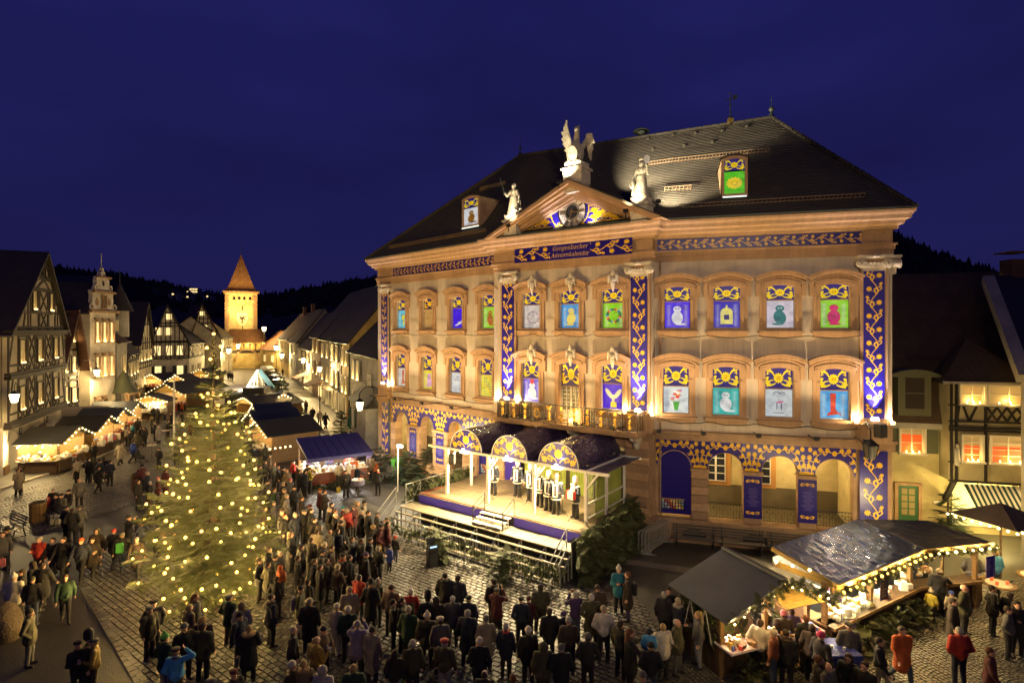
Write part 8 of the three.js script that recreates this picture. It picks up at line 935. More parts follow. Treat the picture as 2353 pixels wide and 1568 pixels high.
for (const [a, b, sag, l] of [[P(190, 55, 7.4), P(345, 88, 7.2), 0.4, 'thin wire slung between the houses on the left'], [P(640, 62, 4.6), P(872, 50, 6.1), 0.5, 'thin wire slung from the right row to the town hall'], [P(1745, 18.2, 3.0), P(1796, 19, 2.75), 0.2, 'cable between the chalet and the snack stall']]) single('wire', tube([a, a.clone().lerp(b, 0.5).add(V(0, -sag, 0)), b], 0.014, 20, 4), M.cable, l, 'wire');
{ const t = thing('unseen_lamp', 'wall lamp on the house behind the viewpoint', 'street lamp', V(9, 8.4, 5)); part(t, 'housing', rbx(0.4, 0.3, 0.4, 0, 0.2, 0, 0.03), M.iron); part(t, 'lamp_glass', sp(0.16, 0, 0, 0, 10), glowM(0xffe2a8, 3)); pointLamp(V(9, 8.1, 4.6), 0xffd894, 85, 0.15);  // unseen lamp, placed to warm the backs of the crowd
const f = thing('floodlight', 'floodlight on the house behind the viewpoint, aimed at the town hall', 'floodlight', V(4, 14, 6)); part(f, 'housing', rbx(0.5, 0.4, 0.3, 0, 0, 0.1, 0.03), M.blackP); part(f, 'bracket', rod(V(0, -0.2, 0.1), V(0, -0.6, 0.6), 0.03), M.iron); spotLamp(V(4, 14, 5.7), V(4.5, 11, -31), 0xffe0b8, 640, 0.5, 0.6, 0.15); }  // unseen floodlight, placed to light the facade evenly from the front
const mulV = (a, k) => a.map((v) => v * k), addA = (a, b) => a.map((v, i) => v + b[i]), lerpA = (a, b, t) => a.map((v, i) => v + (b[i] - v) * t);
const ARMS = { hang: [[0.27, 1.13, -0.02], [0.275, 0.87, 0.06]], pocket: [[0.3, 1.13, -0.07], [0.2, 0.93, 0.1]], cup: [[0.26, 1.12, 0.03], [0.12, 1.2, 0.27]], photo: [[0.25, 1.27, 0.22], [0.09, 1.55, 0.3]], fold: [[0.27, 1.13, 0.08], [-0.06, 1.17, 0.22]], reach: [[0.36, 1.2, 0.2], [0.42, 1.17, 0.5]], head: [[0.42, 1.45, 0.05], [0.2, 1.64, 0.1]], lap: [[0.26, 1.12, 0.06], [0.12, 0.98, 0.3]], uni: [[0.3, 1.14, 0], [0.33, 0.88, 0.06]] };
const POSES = { s: ['hang', 'hang'], p: ['pocket', 'pocket'], c: ['hang', 'cup'], d: ['cup', 'cup'], f: ['photo', 'photo'], w: ['hang', 'hang'], x: ['fold', 'fold'], t: ['lap', 'lap'], r: ['hang', 'reach'], h: ['pocket', 'head'], u: ['uni', 'uni'] };
function figure(pose, len, k = 1) {
const [aL, aR] = POSES[pose], sit = pose === 't', dy = sit ? -0.42 : 0, walk = pose === 'w', up = (p) => [p[0], p[1] + dy, p[2]];
const leg = (s) => sit ? [[0.1 * s, 0.52, 0], [0.13 * s, 0.53, 0.42], [0.13 * s, 0.1, 0.4]] : walk ? (s > 0 ? [[0.09, 0.92, 0], [0.1, 0.52, 0.15], [0.1, 0.1, 0.24]] : [[-0.09, 0.92, 0], [-0.1, 0.5, -0.05], [-0.1, 0.17, -0.32]]) : [[0.09 * s, 0.92, 0], [0.105 * s, 0.5, 0.015], [0.12 * s, 0.09, -0.015]];
const sh = (s) => up([0.195 * s, 1.405, 0]), el = (s) => { const a = ARMS[s > 0 ? aL : aR][0], w = walk ? s * -0.08 : 0; return up([a[0] * s, a[1], a[2] + w]); }, wr = (s) => { const a = ARMS[s > 0 ? aL : aR][1], w = walk ? s * -0.2 : 0; return up([a[0] * s + (pose === 'x' && s < 0 ? 0 : 0), a[1] + (pose === 'x' ? s * 0.03 : 0), a[2] + w]); };
const sc = (prims) => prims.map((q) => q.c ? { ...q, c: mulV(q.c, k), r: mulV(q.r, k) } : { ...q, a: mulV(q.a, k), b: mulV(q.b, k), ra: q.ra * k, rb: q.rb * k });
const bod = [cap(up([0, 0.96, 0]), up([0, 1.36, 0]), 0.13, 0.14, 0.75), cap(up([-0.15, 1.39, 0]), up([0.15, 1.39, 0]), 0.06), cap(up([0, 1.38, -0.01]), up([0, 1.52, 0.01]), 0.055, 0.05)];
for (const s of [-1, 1]) { const l = leg(s); bod.push(cap(l[0], l[1], 0.07, 0.05), cap(l[1], l[2], 0.048, 0.036), cap(sh(s), el(s), 0.045, 0.038), cap(el(s), lerpA(el(s), wr(s), 0.93), 0.036, 0.028)); }
const head = [ell(up([0, 1.615, 0.005]), [0.076, 0.1, 0.094]), ell(up([0, 1.555, 0.035]), [0.054, 0.06, 0.058]), cap(up([0, 1.61, 0.095]), up([0, 1.588, 0.115]), 0.011, 0.017), ell(up([0, 1.548, 0.088]), [0.026, 0.01, 0.012]), ell(up([0, 1.632, 0.088]), [0.05, 0.012, 0.014]), ell(up([-0.078, 1.6, 0]), [0.014, 0.03, 0.02]), ell(up([0.078, 1.6, 0]), [0.014, 0.03, 0.02]), cap(up([0, 1.42, -0.005]), up([0, 1.55, 0.01]), 0.052, 0.05), { ...ell(up([-0.031, 1.612, 0.098]), [0.014, 0.009, 0.012]), cut: 1 }, { ...ell(up([0.031, 1.612, 0.098]), [0.014, 0.009, 0.012]), cut: 1 }];
const hk = k < 1 ? 1.22 : 1, hc = up([0, 1.5, 0]).map((v) => v * k), headS = sc(head).map((q) => { const f = (p) => p.map((v, i) => hc[i] + (v - hc[i]) * hk); return q.c ? { ...q, c: f(q.c), r: mulV(q.r, hk) } : { ...q, a: f(q.a), b: f(q.b), ra: q.ra * hk, rb: q.rb * hk }; });
const geos = [blob(sc(bod), 0.046, 0.05), blob(headS, 0.0165, 0.02)];
if (pose !== 'p') for (const s of [-1, 1]) {
const w = wr(s), e = el(s), d = V(w[0] - e[0], w[1] - e[1], w[2] - e[2]).normalize(), side = V().crossVectors(d, V(s, 0.3, 0.2)).normalize(), nrm = V().crossVectors(side, d).normalize(), o = V(...w).addScaledVector(d, -0.015), at = (f, g, h) => { const p = o.clone().addScaledVector(d, f).addScaledVector(side, g).addScaledVector(nrm, h); return [p.x, p.y, p.z]; }, q = [cap(at(0, 0, 0), at(0.03, 0, 0), 0.024, 0.027), cap(at(0.045, -0.02, 0), at(0.085, -0.022, 0), 0.017, 0.014), cap(at(0.045, 0.02, 0), at(0.085, 0.02, 0), 0.017, 0.014), cap(at(0.05, 0, 0), at(0.09, 0, 0), 0.018, 0.015)];
[[-0.031, 0.052], [-0.0105, 0.066], [0.0105, 0.062], [0.031, 0.048]].forEach(([g, L]) => q.push(cap(at(0.088, g, 0), at(0.088 + L * 0.55, g, 0.012), 0.0095, 0.0085), cap(at(0.088 + L * 0.55, g, 0.012), at(0.088 + L * 0.8, g, 0.034), 0.0085, 0.0072)));
q.push(cap(at(0.03, -0.026, 0.006), at(0.062, -0.056, 0.016), 0.0125, 0.0105), cap(at(0.062, -0.056, 0.016), at(0.088, -0.058, 0.034), 0.01, 0.008)); geos.push(blob(sc(q), 0.0108 * Math.max(k, 0.8), 0.008, 0.006));
}
const hem = len === 'L' ? 0.5 : len === 'M' ? 0.72 : 0.86, hr = len === 'L' ? 0.25 : len === 'M' ? 0.23 : 0.2, coat = [cap(up([0, sit ? 0.95 : hem + 0.1, 0]), up([0, 1.02, 0]), hr - 0.01, 0.185, 0.8), cap(up([0, 1.02, 0]), up([0, 1.3, -0.01]), 0.185, 0.195, 0.72), cap(up([-0.16, 1.385, -0.01]), up([0.16, 1.385, -0.01]), 0.085), cap(up([0, 1.43, -0.015]), up([0, 1.475, -0.005]), 0.085, 0.07)];
for (const s of [-1, 1]) { const E = el(s), R = wr(s); coat.push(cap(sh(s), E, 0.08, 0.066), cap(E, lerpA(E, R, 0.92), 0.064, 0.05)); }
const creases = []; for (let i = 0; i < 5; i++) { const a = i * 1.3 + len.charCodeAt(0); creases.push(cap(up([Math.sin(a) * 0.17, hem + 0.12, Math.cos(a) * 0.15]), up([Math.sin(a + 0.3) * 0.15, 1.1, Math.cos(a + 0.3) * 0.13]), 0.05, 0.035)); }
const cg = blob(sc(sit ? coat : coat.concat(creases)), 0.037, 0.045);
const tr = [cap(sit ? [-0.09, 0.53, 0] : [-0.08, 0.9, 0], sit ? [0.09, 0.53, 0] : [0.08, 0.9, 0], 0.12, 0.12, 0.85), sit ? cap([0, 0.55, 0], [0, 0.62, 0], 0.16, 0.16, 0.8) : cap([0, 0.9, 0], [0, 0.96, 0], 0.14, 0.14, 0.8)]; for (const s of [-1, 1]) { const l = leg(s); tr.push(cap(l[0], l[1], 0.1, 0.074), cap(l[1], lerpA(l[1], l[2], 0.96), 0.074, 0.062)); }
const so = []; for (const s of [-1, 1]) { const l = leg(s)[2], lift = walk && s < 0 ? 0.06 : 0; so.push(cap([l[0], 0.055 + lift, l[2] - 0.03], [l[0] + 0.025 * s, 0.045 + lift * 0.4, l[2] + 0.15], 0.055, 0.045), cap([l[0], 0.06 + lift, l[2]], [l[0], 0.13 + lift, l[2]], 0.055, 0.055)); }
return { body: join(geos), coat: cg, trousers: blob(sc(tr), 0.042, 0.04), shoes: blob(sc(so), 0.032, 0.03), dy: dy * k, hk: hk * k, hy: hc[1], k };
}
const figs = {}, fig = (pose, len, kid) => figs[pose + len + (kid || '')] ||= figure(pose, len, kid ? 0.66 : 1);
const HW = {};
const headwear = (kind) => HW[kind] ||= (() => {
const y = (v) => v - 1.5, B = (l, c = 0.019, k = 0.025) => blob(l, c, k, 0.01);
if (kind === 'hair') return B([ell([0, y(1.645), -0.018], [0.09, 0.09, 0.1]), ell([0, y(1.6), -0.06], [0.08, 0.08, 0.055])]);
if (kind === 'thin') return B([ell([0, y(1.6), -0.055], [0.082, 0.06, 0.055]), cap([-0.078, y(1.62), -0.01], [0.078, y(1.62), -0.01], 0.016), ell([0, y(1.66), -0.05], [0.07, 0.045, 0.055])]);
if (kind === 'long') return B([ell([0, y(1.648), -0.018], [0.096, 0.09, 0.104]), cap([-0.05, y(1.62), -0.06], [-0.07, y(1.4), -0.09], 0.06, 0.05), cap([0.05, y(1.62), -0.06], [0.07, y(1.4), -0.09], 0.06, 0.05), cap([0, y(1.6), -0.07], [0, y(1.36), -0.1], 0.065, 0.06)]);
if (kind === 'beanie') return B([ell([0, y(1.668), -0.008], [0.097, 0.088, 0.108]), cap([-0.02, y(1.645), -0.01], [0.02, y(1.645), -0.01], 0.096, 0.096, 1.1)].map((q, i) => i ? ell([0, y(1.65), -0.008], [0.104, 0.03, 0.115]) : q));
if (kind === 'bobble') return B([ell([0, y(1.668), -0.008], [0.097, 0.09, 0.108]), ell([0, y(1.65), -0.008], [0.106, 0.032, 0.117]), ell([0, y(1.785), -0.01], [0.042, 0.042, 0.042])]);
if (kind === 'cap') return B([ell([0, y(1.69), -0.01], [0.106, 0.045, 0.118]), ell([0, y(1.665), 0.105], [0.07, 0.014, 0.06]), ell([0, y(1.665), -0.02], [0.094, 0.045, 0.1])]);
if (kind === 'beret') return B([ell([0.01, y(1.705), -0.015], [0.128, 0.042, 0.128]), ell([0, y(1.68), -0.005], [0.096, 0.05, 0.106])]);
if (kind === 'brim') return B([ell([0, y(1.67), -0.005], [0.17, 0.016, 0.18]), cap([0, y(1.68), -0.005], [0, y(1.76), -0.005], 0.094, 0.082, 1.1)]);
if (kind === 'hood') return B([ell([0, y(1.62), -0.045], [0.125, 0.14, 0.12]), ell([0, y(1.47), -0.05], [0.15, 0.07, 0.12]), { ...ell([0, y(1.6), 0.09], [0.078, 0.105, 0.09]), cut: 1 }], 0.021);
if (kind === 'fur') return B([ell([0, y(1.46), -0.045], [0.17, 0.055, 0.13]), ell([0, y(1.645), -0.018], [0.094, 0.09, 0.102]), ell([-0.12, y(1.48), 0.03], [0.05, 0.05, 0.07]), ell([0.12, y(1.48), 0.03], [0.05, 0.05, 0.07])], 0.022);
if (kind === 'tall') return B([cap([0, y(1.69), -0.005], [0, y(1.82), -0.005], 0.112, 0.108, 1.08)], 0.016);
if (kind === 'scarf') return new THREE.TorusGeometry(0.085, 0.035, 7, 14).rotateX(PI / 2).translate(0, -0.035, 0);
})();
const CLOTH = { black: [0.012, 0.011, 0.012], dark: [0.022, 0.02, 0.018], navy: [0.016, 0.02, 0.036], grey: [0.1, 0.095, 0.088], lgrey: [0.26, 0.24, 0.23], brown: [0.05, 0.032, 0.02], dbrown: [0.028, 0.019, 0.013], tan: [0.17, 0.12, 0.07], beige: [0.3, 0.25, 0.17], white: [0.52, 0.48, 0.4], cream: [0.44, 0.38, 0.28], olive: [0.06, 0.056, 0.026], dgreen: [0.018, 0.05, 0.022], green: [0.06, 0.3, 0.05], red: [0.4, 0.035, 0.02], dred: [0.09, 0.018, 0.016], orange: [0.5, 0.11, 0.02], rust: [0.2, 0.06, 0.02], blue: [0.02, 0.05, 0.28], lblue: [0.09, 0.36, 0.62], turquoise: [0.02, 0.17, 0.22], purple: [0.06, 0.03, 0.1], lilac: [0.2, 0.17, 0.26], ochre: [0.26, 0.17, 0.03], yellow: [0.4, 0.32, 0.03], pink: [0.5, 0.14, 0.16], magenta: [0.45, 0.03, 0.12], jeans: [0.05, 0.065, 0.1], ljeans: [0.2, 0.21, 0.23], blond: [0.34, 0.23, 0.09], bhair: [0.035, 0.02, 0.01], ghair: [0.3, 0.28, 0.25], whair: [0.5, 0.47, 0.42], rhair: [0.13, 0.05, 0.02] };
const WORD = { dark: 'dark', navy: 'navy', lgrey: 'pale grey', dbrown: 'dark brown', dgreen: 'dark green', dred: 'dark red', rust: 'rust-brown', lblue: 'bright blue', bhair: 'brown', ghair: 'grey', whair: 'white', rhair: 'red-brown', ljeans: 'pale' }, word = (c) => WORD[c] || c;
const clothM = (c) => mat(CLOTH[c], 0.88, { bump: 'grain', bsize: 0.25, bs: 0.006, map: 'mottle', size: 0.7 }), skinM = mat([0.46, 0.26, 0.17], 0.6), shoeM = mat([0.015, 0.013, 0.012], 0.5);
const HEADW = { hair: 'hair', thin: 'thinning hair', long: 'long hair', beanie: 'beanie', bobble: 'bobble hat', cap: 'cap', beret: 'beret', brim: 'brimmed hat', hood: 'hood', fur: 'fur collar', tall: 'tall fur hat' };
function person(pos, yaw, pose, len, coatC, hat, hatC, trC, o = {}) {
const f = fig(pose, len, o.kid), g = new THREE.Group(); g.name = numbered('person'); g.position.copy(pos); g.rotation.y = yaw * PI / 180; const s = (o.h || 1) , w = o.w || rr(0.94, 1.12); g.scale.set(s * w, s, s * w); scene.add(g);
const add = (name, geo, m, y = 0, sc = 1) => { const q = shade(new THREE.Mesh(geo, m)); q.name = name; q.position.y = y; q.scale.setScalar(sc); g.add(q); return q; };
add('body', f.body, skinM); add('coat', f.coat, clothM(coatC)); add('trousers', f.trousers, clothM(trC)); add('shoes', f.shoes, shoeM); if (hat) add(['hair', 'thin', 'long'].includes(hat) ? 'hair' : hat === 'fur' ? 'fur_collar' : 'hat', headwear(hat), clothM(hatC), f.hy, f.hk); if (hat && !['hair', 'thin', 'long', 'hood', 'fur'].includes(hat) && (hat === 'cap' || hat === 'beret' || (pos.x * 7 | 0) % 2)) add('hair', headwear('thin'), clothM(['bhair', 'ghair', 'blond'][Math.abs(pos.x * 10 | 0) % 3]), f.hy, f.hk); if (hat === 'fur') 0;
if (o.scarf) add('scarf', headwear('scarf'), clothM(o.scarf), f.hy, f.hk);
if (o.pack) { const p = boxUV(new RoundedBoxGeometry(0.3, 0.42, 0.16, 2, 0.06).translate(0, 1.15, -0.24)); add('backpack', p, clothM(o.pack), f.dy, f.k); }
if (o.cup) add('cup', cupG, clothM('white'), f.dy, f.k); if (o.phone) { add('phone', phoneG, M.blackP, f.dy, f.k); }
return g;
}
const cupG = boxUV(new THREE.CylinderGeometry(0.04, 0.033, 0.11, 10).translate(-0.12, 1.25, 0.31)), phoneG = boxUV(new THREE.BoxGeometry(0.15, 0.085, 0.02).translate(0, 1.6, 0.36));
const CROPS = { A: [0, 1950, 0.425], B: [950, 1950, 0.425], C: [1900, 1950, 0.425], D: [2600, 1950, 0.425], E: [3200, 1950, 0.42025], F: [0, 1500, 0.42096], G: [900, 1500, 0.42083], H: [820, 1380, 0.30607], I: [450, 1330, 0.26153] };
const roster = [];
function crowd(text, group) {
for (const line of text.trim().split('\n')) {
const [a, b, c, d, lab] = line.split('|').map((q) => q.trim()), [cr, x, y] = a.split(' '), [yaw, pose, len] = b.split(' '), [coat, hat, hc, tr] = c.split(' '), o = {};
for (const q of (d || '').split(' ').filter(Boolean)) { const [k, v] = q.split('='); o[k] = v === undefined ? 1 : isNaN(+v) ? v : +v; }
const [ox, oy, s] = CROPS[cr], X = ox + +x * s, Y = oy + +y * s, sit = pose === 't', h = (o.h || 1) * (o.kid ? 1.2 : sit ? 1.31 : 1.745) + (['tall'].includes(hat) ? 0.16 : 0), lev = o.lev || 0, p = PX(X, Y, h + lev); p.y = lev;
roster.push({ p, yaw: +yaw, pose, len, coat, hat, hc, tr: tr || 'dark', o, lab, group, X, Y });
}
}
